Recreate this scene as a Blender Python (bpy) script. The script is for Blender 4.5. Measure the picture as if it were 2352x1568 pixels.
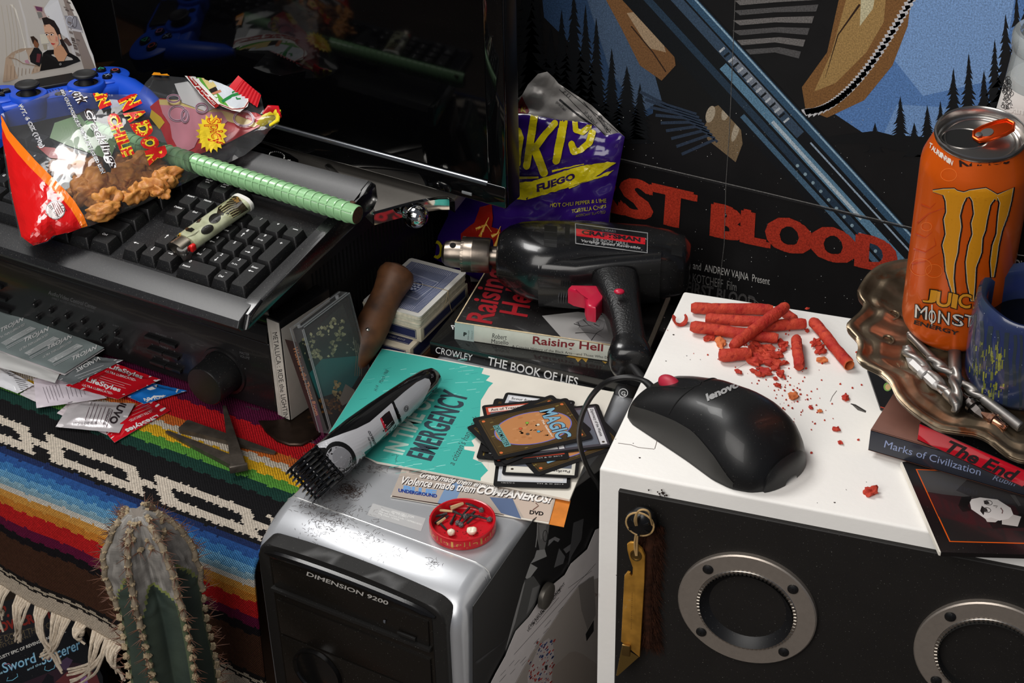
import bpy, bmesh, math, random
import numpy as np
from mathutils import Vector as V, Matrix, noise
from mathutils.bvhtree import BVHTree
from mathutils.geometry import tessellate_polygon
random.seed(7)
for o in list(bpy.data.objects): bpy.data.objects.remove(o)
SC = bpy.context.scene; COL = SC.collection
R_ = math.radians
# ---------------------------------------------------------------- camera (units below: mm, table cloth at z = 0)
FOC = 3800.0; CX, CY = 1176.0, 784.0; EYE = V((0, 0, 895))
def _axes():
    th, ro, ya = R_(33.5), R_(-1.3), R_(30)
    hf = V((-math.sin(ya), math.cos(ya), 0)); rt = V((math.cos(ya), math.sin(ya), 0)); z = V((0, 0, 1))
    fw = hf*math.cos(th) - z*math.sin(th); up = hf*math.sin(th) + z*math.cos(th)
    return fw, rt*math.cos(ro) + up*math.sin(ro), up*math.cos(ro) - rt*math.sin(ro)
FW, RT, UP = _axes()
cam = bpy.data.cameras.new('camera'); co = bpy.data.objects.new('camera', cam); COL.objects.link(co)
m = Matrix((RT, UP, -FW)).transposed().to_4x4(); m.translation = EYE*.001; co.matrix_world = m
cam.sensor_width = 36; cam.lens = FOC/2352*36; cam.clip_start = .05; cam.clip_end = 50
SC.camera = co
# ---------------------------------------------------------------- world, lamps, exposure
W = bpy.data.worlds.new('room'); SC.world = W; W.use_nodes = True
W.node_tree.nodes['Background'].inputs[0].default_value = (.75, .82, 1, 1)
W.node_tree.nodes['Background'].inputs[1].default_value = .10
def area(name, loc, target, size, power, col=(1, 1, 1), sy=None):
    l = bpy.data.lights.new(name, 'AREA'); l.energy = power; l.color = col
    l.shape = 'RECTANGLE' if sy else 'SQUARE'; l.size = size
    if sy: l.size_y = sy
    o = bpy.data.objects.new(name, l); COL.objects.link(o)
    o.location = V(loc)*.001
    o.rotation_euler = (V(target) - V(loc)).to_track_quat('-Z', 'Y').to_euler()
    return o
area('softbox', (-1350, 1000, 1600), (-640, 960, 0), .6, 19, (1, .985, .96))
area('fill_lamp', (-500, -700, 1500), (-500, 900, 0), 1.5, 34, (1, .965, .92))
vs = SC.view_settings; vs.view_transform = 'Standard'; vs.look = 'None'; vs.exposure = 0; vs.gamma = 1; vs.use_curve_mapping = False
# ---------------------------------------------------------------- photo-pixel rays
def ray(x, y): return FW + RT*((x - CX)/FOC) - UP*((y - CY)/FOC)
def at(x, y, z=None, Y=None, X=None):
    d = ray(x, y)
    t = (z - EYE.z)/d.z if z is not None else Y/d.y if Y is not None else X/d.x
    return EYE + d*t
def hitp(x, y, p0, n):
    d = ray(x, y); return EYE + d*((V(p0) - EYE).dot(n)/d.dot(n))
def zoom(x0, y0, s): return lambda x, y: (x0 + x/s, y0 + y/s)
# ---------------------------------------------------------------- materials
def lin(c):
    if isinstance(c, (int, float)): c = (c, c, c)
    return tuple((v/255/12.92 if v/255 <= .04045 else ((v/255 + .055)/1.055)**2.4) for v in c) + (1,)
MATS = {}
def mat(name, c=None, rough=.5, metal=0, var=0, vs=40, bump=0, bs=400, dust=0, ds=900, dc=(120, 118, 112), coat=0, trans=0, ior=1.45, alpha=1, spec=.5, var2=None, spot=None, aniso=0, sub=0, emit=0):
    if name in MATS: return MATS[name]
    M = bpy.data.materials.new(name); M.use_nodes = True; nt = M.node_tree; N = nt.nodes; L = nt.links
    b = N['Principled BSDF']; I = b.inputs
    tc = N.new('ShaderNodeTexCoord')
    if c is None:
        a = N.new('ShaderNodeAttribute'); a.attribute_name = 'Col'; cur = a.outputs['Color']
    else:
        r = N.new('ShaderNodeRGB'); r.outputs[0].default_value = lin(c); cur = r.outputs[0]
    def noi(sc, det=3, ro=.55):
        n = N.new('ShaderNodeTexNoise'); n.inputs['Scale'].default_value = sc; n.inputs['Detail'].default_value = det; n.inputs['Roughness'].default_value = ro
        L.new(tc.outputs['Object'], n.inputs['Vector']); return n.outputs['Fac']
    def ramp(src, a, bb):
        q = N.new('ShaderNodeMapRange'); q.inputs[1].default_value = a; q.inputs[2].default_value = bb; L.new(src, q.inputs[0]); return q.outputs[0]
    def mixc(f, ca, cb, mode='MIX'):
        q = N.new('ShaderNodeMix'); q.data_type = 'RGBA'; q.blend_type = mode
        if isinstance(f, float): q.inputs[0].default_value = f
        else: L.new(f, q.inputs[0])
        for s, v in ((6, ca), (7, cb)):
            if isinstance(v, tuple): q.inputs[s].default_value = v
            else: L.new(v, q.inputs[s])
        return q.outputs[2]
    if var:
        f = ramp(noi(vs), .3, .7)
        if var2: cur = mixc(f, cur, lin(var2))
        else:
            g = N.new('ShaderNodeMapRange'); g.inputs[3].default_value = 1 - var; g.inputs[4].default_value = 1 + var*.5; L.new(f, g.inputs[0])
            cc = N.new('ShaderNodeCombineColor')
            for k in range(3): L.new(g.outputs[0], cc.inputs[k])
            cur = mixc(1.0, cur, cc.outputs[0], 'MULTIPLY')
    if spot:   # (scale, lo, hi, colour)
        cur = mixc(ramp(noi(spot[0], 4, .6), spot[1], spot[2]), cur, lin(spot[3]))
    rsock = None
    if dust:
        f = ramp(noi(ds, 2, .7), .70 - dust*.12, .78 - dust*.08)
        g = N.new('ShaderNodeMath'); g.operation = 'MULTIPLY'; g.inputs[1].default_value = .85; L.new(f, g.inputs[0])
        cur = mixc(g.outputs[0], cur, lin(dc))
        q = N.new('ShaderNodeMapRange'); q.inputs[3].default_value = rough; q.inputs[4].default_value = .9; L.new(f, q.inputs[0]); L.new(q.outputs[0], I['Roughness'])
    else: I['Roughness'].default_value = rough
    L.new(cur, I['Base Color'])
    I['Metallic'].default_value = metal; I['IOR'].default_value = ior; I['Specular IOR Level'].default_value = spec
    I['Coat Weight'].default_value = coat; I['Coat Roughness'].default_value = .06
    I['Transmission Weight'].default_value = trans; I['Alpha'].default_value = alpha
    if sub: I['Subsurface Weight'].default_value = sub; I['Subsurface Radius'].default_value = (.004, .002, .001); I['Subsurface Scale'].default_value = 1
    if aniso: I['Anisotropic'].default_value = aniso
    if emit: L.new(cur, I['Emission Color']); I['Emission Strength'].default_value = emit
    if bump:
        q = N.new('ShaderNodeBump'); q.inputs['Strength'].default_value = 1; q.inputs['Distance'].default_value = bump*.001
        L.new(noi(bs, 3), q.inputs['Height']); L.new(q.outputs[0], I['Normal'])
    MATS[name] = M; return M
INK = mat('printed_ink', None, .55); GLOSS = mat('printed_gloss', None, .22, coat=.3); FAB = mat('paper_print', None, .75, bump=.05, bs=900)
# ---------------------------------------------------------------- objects
def tag(o, label=None, cat=None, group=None, kind=None):
    for k, v in (('label', label), ('category', cat), ('group', group), ('kind', kind)):
        if v: o[k] = v
    return o
class Thing:
    def __init__(s, name, label, cat, loc=(0, 0, 0), rz=0, group=None, M=None):
        s.M = M or (Matrix.Translation(V(loc)) @ Matrix.Rotation(R_(rz), 4, 'Z'))
        o = bpy.data.objects.new(name, None); COL.objects.link(o); o.empty_display_size = .01
        mm = s.M.copy(); mm.translation = mm.translation*.001; o.matrix_world = mm
        s.o = tag(o, label, cat, group); s.inv = s.M.inverted()
def frame(o, ax, az):
    """matrix with origin o, x along ax, z along az"""
    x = V(ax).normalized(); z = V(az); z = (z - x*z.dot(x)).normalized(); y = z.cross(x)
    m = Matrix((x, y, z)).transposed().to_4x4(); m.translation = V(o); return m
class B:
    def __init__(s): s.bm = bmesh.new(); s.cl = None
    def _fin(s, vs, M, col=None, mi=0):
        if M is not None: bmesh.ops.transform(s.bm, matrix=M, verts=vs)
        fs = {f for v in vs for f in v.link_faces}
        if col is not None:
            if s.cl is None: s.cl = s.bm.loops.layers.float_color.new('Col')
            c = lin(col)
            for f in fs:
                for l in f.loops: l[s.cl] = c
        if mi:
            for f in fs: f.material_index = mi
        return vs
    def raw(s, verts, faces, M=None, col=None, mi=0):
        vs = [s.bm.verts.new(v) for v in verts]
        for f in faces:
            try: s.bm.faces.new([vs[i] for i in f])
            except ValueError: pass
        return s._fin(vs, M, col, mi)
    def box(s, c, d, bev=0, seg=2, M=None, col=None, mi=0):
        x, y, z = c; a, b, e = d[0]/2, d[1]/2, d[2]/2
        vs = [s.bm.verts.new((x + i*a, y + j*b, z + k*e)) for i in (-1, 1) for j in (-1, 1) for k in (-1, 1)]
        fs = [s.bm.faces.new([vs[i] for i in f]) for f in ((0, 1, 3, 2), (4, 6, 7, 5), (0, 4, 5, 1), (2, 3, 7, 6), (0, 2, 6, 4), (1, 5, 7, 3))]
        if bev:
            es = list({e for f in fs for e in f.edges})
            r = bmesh.ops.bevel(s.bm, geom=es, offset=bev, segments=seg, profile=.5, affect='EDGES', clamp_overlap=True)
            vs = list({v for f in r['faces'] for v in f.verts} | {v for v in vs if v.is_valid})
        return s._fin(vs, M, col, mi)
    def prism(s, pts, z0, z1, M=None, bev=0, seg=2, col=None, mi=0, taper=1):
        n = len(pts); cx = sum(p[0] for p in pts)/n; cy = sum(p[1] for p in pts)/n
        lo = [s.bm.verts.new((p[0], p[1], z0)) for p in pts]
        hi = [s.bm.verts.new((cx + (p[0] - cx)*taper, cy + (p[1] - cy)*taper, z1)) for p in pts]
        s.bm.faces.new(lo[::-1]); t = s.bm.faces.new(hi)
        for i in range(n): s.bm.faces.new((lo[i], lo[(i + 1) % n], hi[(i + 1) % n], hi[i]))
        vs = lo + hi
        if bev:
            r = bmesh.ops.bevel(s.bm, geom=list(t.edges), offset=bev, segments=seg, profile=.5, affect='EDGES', clamp_overlap=True)
            vs = list({v for f in r['faces'] for v in f.verts} | {v for v in vs if v.is_valid})
        return s._fin(vs, M, col, mi)
    def lathe(s, prof, n=28, M=None, col=None, mi=0, a0=0, a1=2*math.pi):
        full = abs(a1 - a0 - 2*math.pi) < 1e-6; rings = []
        for r, z in prof:
            if abs(r) < 1e-6: rings.append([s.bm.verts.new((0, 0, z))])
            else: rings.append([s.bm.verts.new((r*math.cos(a0 + (a1 - a0)*i/(n if full else n - 1)), r*math.sin(a0 + (a1 - a0)*i/(n if full else n - 1)), z)) for i in range(n)])
        for a, b in zip(rings, rings[1:]):
            for i in range(n if full else n - 1):
                j = (i + 1) % n
                q = [a[0] if len(a) == 1 else a[i], a[0] if len(a) == 1 else a[j], b[0] if len(b) == 1 else b[j], b[0] if len(b) == 1 else b[i]]
                u = []
                for v in q:
                    if v not in u: u.append(v)
                if len(u) > 2: s.bm.faces.new(u)
        return s._fin([v for r in rings for v in r], M, col, mi)
    def loft(s, secs, cap=True, close=True, M=None, col=None, mi=0):
        rs = [[s.bm.verts.new(p) for p in q] for q in secs]; n = len(rs[0])
        for a, b in zip(rs, rs[1:]):
            for i in range(n if close else n - 1): s.bm.faces.new((a[i], a[(i + 1) % n], b[(i + 1) % n], b[i]))
        if cap and close: s.bm.faces.new(rs[0][::-1]); s.bm.faces.new(rs[-1])
        return s._fin([v for r in rs for v in r], M, col, mi)
    def tube(s, pts, r, n=8, M=None, cap=True, col=None, mi=0, sx=1, closed=False):
        pts = [V(p) for p in pts]; N = len(pts); secs = []; prev = None
        for i, p in enumerate(pts):
            t = (pts[(i + 1) % N] - pts[i - 1]) if closed else (pts[min(i + 1, N - 1)] - pts[max(i - 1, 0)]); t.normalize()
            if prev is None:
                a = V((0, 0, 1)) if abs(t.z) < .9 else V((1, 0, 0)); prev = t.cross(a).normalized()
            prev = (prev - t*prev.dot(t)).normalized(); b = t.cross(prev)
            rr = r[i] if isinstance(r, (list, tuple)) else r
            secs.append([p + prev*(rr*sx*math.cos(2*math.pi*k/n)) + b*(rr*math.sin(2*math.pi*k/n)) for k in range(n)])
        if closed: secs.append(secs[0])
        vs = s.loft(secs, cap=cap and not closed, M=M, col=col, mi=mi)
        if closed: bmesh.ops.remove_doubles(s.bm, verts=[v for v in vs if v.is_valid], dist=1e-5)
        return vs
    def ball(s, c, r, u=12, v=8, M=None, sc=(1, 1, 1), col=None, mi=0):
        T = Matrix.Translation(V(c)) @ Matrix.Diagonal(V((sc[0], sc[1], sc[2], 1)))
        if M is not None: T = M @ T
        q = bmesh.ops.create_uvsphere(s.bm, u_segments=u, v_segments=v, radius=r)['verts']
        return s._fin(q, T, col, mi)
    def grid(s, f, nu, nv, M=None, col=None, mi=0, cu=False):
        g = [[s.bm.verts.new(f(i/nu, j/nv)) for j in range(nv + 1)] for i in range(nu if cu else nu + 1)]
        for i in range(nu):
            for j in range(nv): s.bm.faces.new((g[i][j], g[(i + 1) % len(g)][j], g[(i + 1) % len(g)][j + 1], g[i][j + 1]))
        return s._fin([v for r in g for v in r], M, col, mi)
    def mesh(s, name, smooth=35, merge=False):
        if merge: bmesh.ops.remove_doubles(s.bm, verts=s.bm.verts, dist=1e-4)
        bmesh.ops.recalc_face_normals(s.bm, faces=s.bm.faces)
        me = bpy.data.meshes.new(name); s.bm.to_mesh(me); s.bm.free()
        if smooth is not None:
            me.shade_smooth()
            if smooth < 180: me.set_sharp_from_angle(angle=R_(smooth))
        return me
def link(name, me, m, parent=None, M=None, world=False):
    """link a mesh given in mm; parent is a Thing or an object made by link"""
    inv = Matrix.Identity(4); T = None
    if isinstance(parent, Thing):
        if world: inv = parent.inv
        po = parent.o
    elif parent is not None:
        po = parent
        if world: inv = parent['_inv_'] if False else PINV[parent.name]
    else:
        po = None
        if M is not None and world: inv = M.inverted()
    me.transform(Matrix.Scale(.001, 4) @ inv)
    for x in (m if isinstance(m, (list, tuple)) else [m]): me.materials.append(x)
    o = bpy.data.objects.new(name, me); COL.objects.link(o)
    if po is not None:
        o.parent = po
        PINV[o.name] = parent.inv if isinstance(parent, Thing) else PINV[parent.name]
    else:
        if M is not None:
            mm = M.copy(); mm.translation = mm.translation*.001; o.matrix_world = mm
        PINV[o.name] = (M or Matrix.Identity(4)).inverted()
    return o
PINV = {}
def part(name, b, m, parent, world=False, smooth=35, **k): return link(name, b.mesh(name, smooth, **k), m, parent, None, world)
def solo(name, b, m, label, cat, M=None, world=False, group=None, kind=None, smooth=35, **k):
    return tag(link(name, b.mesh(name, smooth, **k), m, None, M, world), label, cat, group, kind)
def struct(name, b, m, parent=None, smooth=35):
    o = link(name, b.mesh(name, smooth), m, parent)
    if parent is None: o['kind'] = 'structure'
    return o
def copy_of(src, loc, rz=None, label=None, M=None, sc=1):
    """copy of a top-level thing with its parts and their sub-parts"""
    so = src.o if isinstance(src, Thing) else src
    def rec(o, p):
        c = o.copy(); COL.objects.link(c)
        if p is not None: c.parent = p
        for ch in o.children: rec(ch, c)
        return c
    r = rec(so, None)
    T = M or (Matrix.Translation(V(loc)) @ Matrix.Rotation(R_(rz or 0), 4, 'Z'))
    mm = T.copy(); mm.translation = mm.translation*.001; r.matrix_world = mm @ Matrix.Scale(sc, 4)
    if label: r['label'] = label
    return r
# ---------------------------------------------------------------- flat print on a surface
_TC = {}
def glyphs(s, bold=0, shear=0, sp=1):
    k = (s, bold, shear, sp)
    if k in _TC: return _TC[k]
    cu = bpy.data.curves.new('t', 'FONT'); cu.body = s; cu.size = 1; cu.offset = bold; cu.shear = shear; cu.space_character = sp; cu.resolution_u = 3
    o = bpy.data.objects.new('t', cu); me = o.to_mesh()
    v = np.array([(q.co.x, q.co.y) for q in me.vertices]); f = [tuple(p.vertices) for p in me.polygons]
    o.to_mesh_clear(); bpy.data.objects.remove(o); bpy.data.curves.remove(cu)
    lo, hi = v.min(0), v.max(0)
    r = ((v - lo)/(hi - lo), f, (hi - lo)); _TC[k] = r; return r
class Ink:
    """coloured flat print; surf(x, y) gives (point, normal) on the printed surface"""
    def __init__(s, surf, K=None, lift=.05, step=.008): s.surf = surf; s.K = K or (lambda x, y: (x, y)); s.V = []; s.F = []; s.C = []; s.R = []; s.h = lift; s.st = step
    def _add(s, pts, faces, col, up=True):
        base = len(s.V); ok = []; lim = 0
        if getattr(s.surf, 'fine', 0): a0, a1 = s.K(0, 0), s.K(1, 0); lim = 9/max(1e-6, math.hypot(a1[0] - a0[0], a1[1] - a0[1]))
        for x, y in pts:
            h = s.surf(*s.K(x, y))
            if h is None: ok.append(False); s.V.append(V((0, 0, 0)))
            else: ok.append(True); s.V.append(V(h[0]) + V(h[1])*s.h)
        c = lin(col); f0 = len(s.F)
        for f in faces:
            if not lim and not all(ok[i] for i in f): continue
            if lim and (not all(ok[i] for i in f) or max(math.hypot(pts[f[i]][0] - pts[f[i - 1]][0], pts[f[i]][1] - pts[f[i - 1]][1]) for i in range(len(f))) > lim):
                st = [(tuple(pts[f[0]]), tuple(pts[f[i]]), tuple(pts[f[i + 1]]), 0) for i in range(1, len(f) - 1)]
                while st:
                    A, C_, D, dp = st.pop(); E_ = sorted(((math.hypot(p[0] - q[0], p[1] - q[1]), p, q, r_) for p, q, r_ in ((A, C_, D), (C_, D, A), (D, A, C_))), key=lambda e: -e[0])[0]
                    if E_[0] > lim and dp < 11:
                        m_ = ((E_[1][0] + E_[2][0])/2, (E_[1][1] + E_[2][1])/2); st += [(E_[1], m_, E_[3], dp + 1), (m_, E_[2], E_[3], dp + 1)]; continue
                    hs = [s.surf(*s.K(*p)) for p in (A, C_, D)]
                    if any(h is None for h in hs): continue
                    n0 = len(s.V); s.V += [V(h[0]) + V(h[1])*s.h for h in hs]; s.F.append([n0, n0 + 1, n0 + 2]); s.C.append(c)
            else: s.F.append([base + i for i in f]); s.C.append(c)
        s.R.append((f0, len(s.F)))
        if up: s.h += s.st
        return s
    def poly(s, pts, col, up=True):
        return s._add(pts, [tuple(t) for t in tessellate_polygon([[V((p[0], p[1], 0)) for p in pts]])], col, up)
    def rect(s, x0, y0, x1, y1, col, up=True): return s.poly([(x0, y0), (x1, y0), (x1, y1), (x0, y1)], col, up)
    def grid(s, c00, c10, c11, c01, col, nu=8, nv=8):
        p = []
        for j in range(nv + 1):
            for i in range(nu + 1):
                u, v = i/nu, j/nv
                p.append(tuple((c00[k]*(1 - u) + c10[k]*u)*(1 - v) + (c01[k]*(1 - u) + c11[k]*u)*v for k in (0, 1)))
        n = nu + 1
        return s._add(p, [(j*n + i, j*n + i + 1, j*n + n + i + 1, j*n + n + i) for j in range(nv) for i in range(nu)], col)
    def ell(s, x, y, rx, ry, col, n=20, rot=0, up=True):
        c, d = math.cos(rot), math.sin(rot); p = []
        for i in range(n):
            a = 2*math.pi*i/n; u, v = rx*math.cos(a), ry*math.sin(a); p.append((x + u*c - v*d, y + u*d + v*c))
        return s._add([(x, y)] + p, [(0, 1 + i, 1 + (i + 1) % n) for i in range(n)], col, up)
    def ring(s, x, y, rx, ry, w, col, n=24, rot=0, up=True):
        c, d = math.cos(rot), math.sin(rot); p = []
        for k in (1, 0):
            for i in range(n):
                a = 2*math.pi*i/n; u, v = (rx - w*k)*math.cos(a), (ry - w*k)*math.sin(a); p.append((x + u*c - v*d, y + u*d + v*c))
        return s._add(p, [(i, (i + 1) % n, n + (i + 1) % n, n + i) for i in range(n)], col, up)
    def line(s, pts, w, col, up=True, taper=False):
        L, Rr = [], []
        if getattr(s.surf, 'fine', 0) and not taper and w > 0: pts = [(lerp(a[0], c[0], k/6), lerp(a[1], c[1], k/6)) for a, c in zip(pts, pts[1:]) for k in range(6)] + [pts[-1]]
        N = len(pts)
        for i, (x, y) in enumerate(pts):
            a = pts[max(i - 1, 0)]; b = pts[min(i + 1, N - 1)]; dx, dy = b[0] - a[0], b[1] - a[1]; q = math.hypot(dx, dy) or 1
            ww = w*(1 - i/(N - 1)*.85) if taper else w
            L.append((x - dy/q*ww/2, y + dx/q*ww/2)); Rr.append((x + dy/q*ww/2, y - dx/q*ww/2))
        p = L + Rr
        return s._add(p, [(i, i + 1, N + i + 1, N + i) for i in range(N - 1)], col, up)
    def text(s, t, bl, br, tl, col, bold=0, shear=0, sp=1, up=True):
        v, f, _ = glyphs(t, bold, shear, sp)
        return s._add([(bl[0] + (br[0] - bl[0])*a + (tl[0] - bl[0])*b, bl[1] + (br[1] - bl[1])*a + (tl[1] - bl[1])*b) for a, b in v], f, col, up)
    def done(s, name, parent, m=None, world=True):
        # prints that lie far apart on the surface are objects of their own
        B_ = [(np.min(v, 0), np.max(v, 0)) if len(v) else None for v in [np.array([tuple(s.V[i]) for f in s.F[a:c] for i in f]) for a, c in s.R]]
        lab = list(range(len(B_))); ok = [i for i in lab if B_[i] is not None]
        def root(i):
            while lab[i] != i: i = lab[i]
            return i
        for x, i in enumerate(ok):
            for j in ok[:x]:
                if root(i) != root(j):
                    g = np.maximum(0, np.maximum(B_[i][0] - B_[j][1], B_[j][0] - B_[i][1])); z = max((B_[i][1] - B_[i][0]).max(), (B_[j][1] - B_[j][0]).max())
                    if math.sqrt((g*g).sum()) <= max(18, .45*z): lab[root(i)] = root(j)
        o = None
        for r in sorted({root(i) for i in ok}, key=lambda r: -sum(s.R[i][1] - s.R[i][0] for i in ok if root(i) == r)):
            F = [f for i in ok if root(i) == r for f in s.F[s.R[i][0]:s.R[i][1]]]; C = [c for i in ok if root(i) == r for c in s.C[s.R[i][0]:s.R[i][1]]]
            used = sorted({i for f in F for i in f}); ix = {v: k for k, v in enumerate(used)}
            q = s._emit(name, [s.V[i] for i in used], [[ix[i] for i in f] for f in F], C, parent, m, world); o = o or q
        return o
    def _emit(s, name, Vs, Fs, Cs, parent, m, world):
        me = bpy.data.meshes.new(name); me.from_pydata([tuple(v) for v in Vs], [], Fs)
        a = me.color_attributes.new('Col', 'FLOAT_COLOR', 'CORNER')
        cols = np.array([c for f, c in zip(Fs, Cs) for _ in f], dtype=np.float32).ravel()
        if len(cols): a.data.foreach_set('color', cols)
        # faces look along the surface normal
        return link(name, me, m or INK, parent, None, world)
def onplane(p0, n):
    n = V(n).normalized(); return lambda x, y: (hitp(x, y, p0, n), n)
def local(o, ax, ay):
    o, ax, ay = V(o), V(ax), V(ay); n = ax.cross(ay).normalized(); return lambda x, y: (o + ax*x + ay*y, n)
def onmesh(objs):
    """photo ray onto built meshes (world mm)"""
    vs, fs = [], []
    for o in objs:
        b = len(vs); T = Matrix.Scale(1000, 4) @ wm(o)
        vs += [T @ q.co for q in o.data.vertices]; fs += [[b + i for i in p.vertices] for p in o.data.polygons]
    t = BVHTree.FromPolygons(vs, fs)
    def f(x, y):
        d = ray(x, y).normalized(); h = t.ray_cast(EYE, d)
        if h[0] is None: return None
        n = h[1] if h[1].dot(d) < 0 else -h[1]
        return (h[0], n)
    f.fine = 1; return f
def wm(o):
    m = o.matrix_basis.copy()
    while o.parent: o = o.parent; m = o.matrix_basis @ m
    return m
def lerp(a, b, t): return a + (b - a)*t
def rnd(a, b): return random.uniform(a, b)
def rough_rect(w, d, r, n=4):
    """rounded rectangle outline centred on 0"""
    p = []
    for cx, cy, a in ((w/2 - r, d/2 - r, 0), (-w/2 + r, d/2 - r, 90), (-w/2 + r, -d/2 + r, 180), (w/2 - r, -d/2 + r, 270)):
        for i in range(n + 1): q = R_(a + 90*i/n); p.append((cx + r*math.cos(q), cy + r*math.sin(q)))
    return p
def crumb(b, c, r, seed, M=None, sc=(1, 1, 1), col=None, sub=2, amp=.35, fr=1.3):
    q = bmesh.ops.create_icosphere(b.bm, subdivisions=sub, radius=1)['verts']
    for v in q:
        n = v.co.normalized(); k = 1 + amp*noise.noise(n*fr + V((seed*3.1, seed*1.7, seed))) + amp*.5*noise.noise(n*fr*2.6 + V((seed, 9, seed*2)))
        v.co = V((n.x*k*r*sc[0], n.y*k*r*sc[1], n.z*k*r*sc[2]))
    T = Matrix.Translation(V(c)); b._fin(q, T if M is None else M @ T, col); return q
# ================================================================ setting
FLOOR = -428
b = B(); b.box((-500, 300, FLOOR - 10), (4200, 3600, 20)); struct('floor', b, mat('floor_boards', (70, 58, 48), .6, var=.3, vs=6, bump=.2, bs=60))
b = B(); b.box((-500, 1300, 400), (4200, 20, 1660)); struct('wall_back', b, mat('wall_paint', (58, 56, 54), .85, var=.1, vs=10, bump=.1, bs=200))
b = B(); b.box((-2300, 500, 400), (20, 1620, 1660)); struct('wall_left', b, mat('wall_paint'))
# ---------------------------------------------------------------- low table under the blanket
tb = Thing('low_table', 'low wooden table hidden under the striped woven blanket', 'table', (-1180, 1040, FLOOR))
wood = mat('table_wood', (86, 58, 36), .5, var=.35, vs=18)
b = B(); b.box((0, -2, 408), (930, 460, 30), 4); part('table_top', b, wood, tb)
for i in (-1, 1):
    for j in (-1, 1):
        b = B(); b.prism([(-22, -22), (22, -22), (22, 22), (-22, 22)], 0, 392.9, M=Matrix.Translation((i*430, j*195, 0)), bev=2); part('leg', b, wood, tb)
# ---------------------------------------------------------------- sarape
SX0, SX1, ST = -1300., -706., 2.0
def sar_pos(x, t):
    w = 4*math.sin(x*.021 + 1) + 2.5*math.sin(x*.05)
    if t < 138: return (x, 945 - t, 0 if t > -310 else 0)
    if t < 171:
        a = (t - 138)/33*math.pi/2; return (x, 807 - 21*math.sin(a), -21 + 21*math.cos(a))
    q = t - 171; k = min(1, q/50)
    return (x, 786 - k*(w*.9 + 2) - .03*q, -21 - q*(1 - .02*math.sin(x*.012)) + k*2.5*math.sin(x*.017 + 2))
SARC = [(3, (96, 22, 62)), (28, (212, 30, 38)), (39, (228, 118, 50)), (47, (226, 214, 196)), (59, (238, 184, 40)), (70, (92, 156, 62)), (83, (28, 62, 54)), (138, (24, 23, 25)),
        (144, (30, 44, 84)), (151, (40, 78, 138)), (158, (56, 112, 166)), (165, (98, 152, 190)), (172, (150, 188, 206)), (178, (232, 226, 214)), (186, (234, 168, 78)), (195, (222, 140, 52)),
        (212, (206, 34, 36)), (223, (104, 20, 60)), (233, (26, 22, 26)), (278, (74, 46, 32)), (283, (30, 26, 26)), (286, (196, 182, 160)), (289, (34, 30, 28)), (400, (205, 190, 170))]
def sar_col(x, t):
    j = .8*math.sin(x*.37) + 1.2*noise.noise(V((x*.05, t*.1, 0))); tt = t + j
    if 102 < t < 135:       # cream lozenge chain
        e = 1.5*noise.noise(V((x*.09, round(t/2)*.8, 4))) + .9*math.sin(x*.8); q = t + e*.8; u = (x - 1.15*(t - 104) + 980 + e*1.6 + 126*9) % 126
        if 103.6 < q < 133 and u < 107 and (u < 19 or u > 92 or q < 112.6 or q > 123.6): return (206, 194, 178)
        if u >= 106 and 114.5 < q < 121.5: return (206, 194, 178)
        return (24, 23, 25)
    for lim, c in SARC:
        if tt < lim: return c
    return (205, 190, 170)
ts = [-328., -250, -150, -60, -20] + [float(v) for v in np.arange(-10, 309, ST)]
xs = [float(v) for v in np.arange(SX0, -1040, 6)] + [float(v) for v in np.arange(-1040, SX1 + .1, ST)]
vv = [sar_pos(x, t) for t in ts for x in xs]; nx = len(xs); ff = []; cc = []
for j in range(len(ts) - 1):
    for i in range(nx - 1):
        ff.append((j*nx + i, (j + 1)*nx + i, (j + 1)*nx + i + 1, j*nx + i + 1)); cc.append(lin(sar_col((xs[i] + xs[i + 1])/2, (ts[j] + ts[j + 1])/2)))
me = bpy.data.meshes.new('blanket'); me.from_pydata(vv, [], ff); a = me.color_attributes.new('Col', 'FLOAT_COLOR', 'CORNER')
a.data.foreach_set('color', np.repeat(np.array(cc, dtype=np.float32), 4, axis=0).ravel()); me.shade_smooth()
# woven wool: weft rows along the stripes, broken by warp threads
wm_ = mat('woven_wool', None, .95, spec=.15, var=.25, vs=350); nt = wm_.node_tree; N = nt.nodes; L = nt.links
tc = N.new('ShaderNodeTexCoord'); mp = N.new('ShaderNodeMapping'); mp.inputs['Rotation'].default_value = (0, 0, 0); L.new(tc.outputs['Object'], mp.inputs[0])
w1 = N.new('ShaderNodeTexWave'); w1.bands_direction = 'X'; w1.inputs['Scale'].default_value = 230; w1.inputs['Distortion'].default_value = 1.5; w1.inputs['Detail'].default_value = 1; L.new(mp.outputs[0], w1.inputs[0])
w2 = N.new('ShaderNodeTexWave'); w2.bands_direction = 'DIAGONAL'; w2.inputs['Scale'].default_value = 210; w2.inputs['Distortion'].default_value = 2; L.new(mp.outputs[0], w2.inputs[0])
ad = N.new('ShaderNodeMath'); ad.operation = 'ADD'; L.new(w1.outputs['Fac'], ad.inputs[0]); L.new(w2.outputs['Fac'], ad.inputs[1])
bp = N.new('ShaderNodeBump'); bp.inputs['Distance'].default_value = .0006; bp.inputs['Strength'].default_value = 1; L.new(ad.outputs[0], bp.inputs['Height']); L.new(bp.outputs[0], N['Principled BSDF'].inputs['Normal'])
sar = tag(link('blanket', me, wm_), 'striped rainbow woven blanket with black band and cream lozenges draped over the table', 'blanket')
so = sar.modifiers.new('thick', 'SOLIDIFY'); so.thickness = .0028; so.offset = -1
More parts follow.
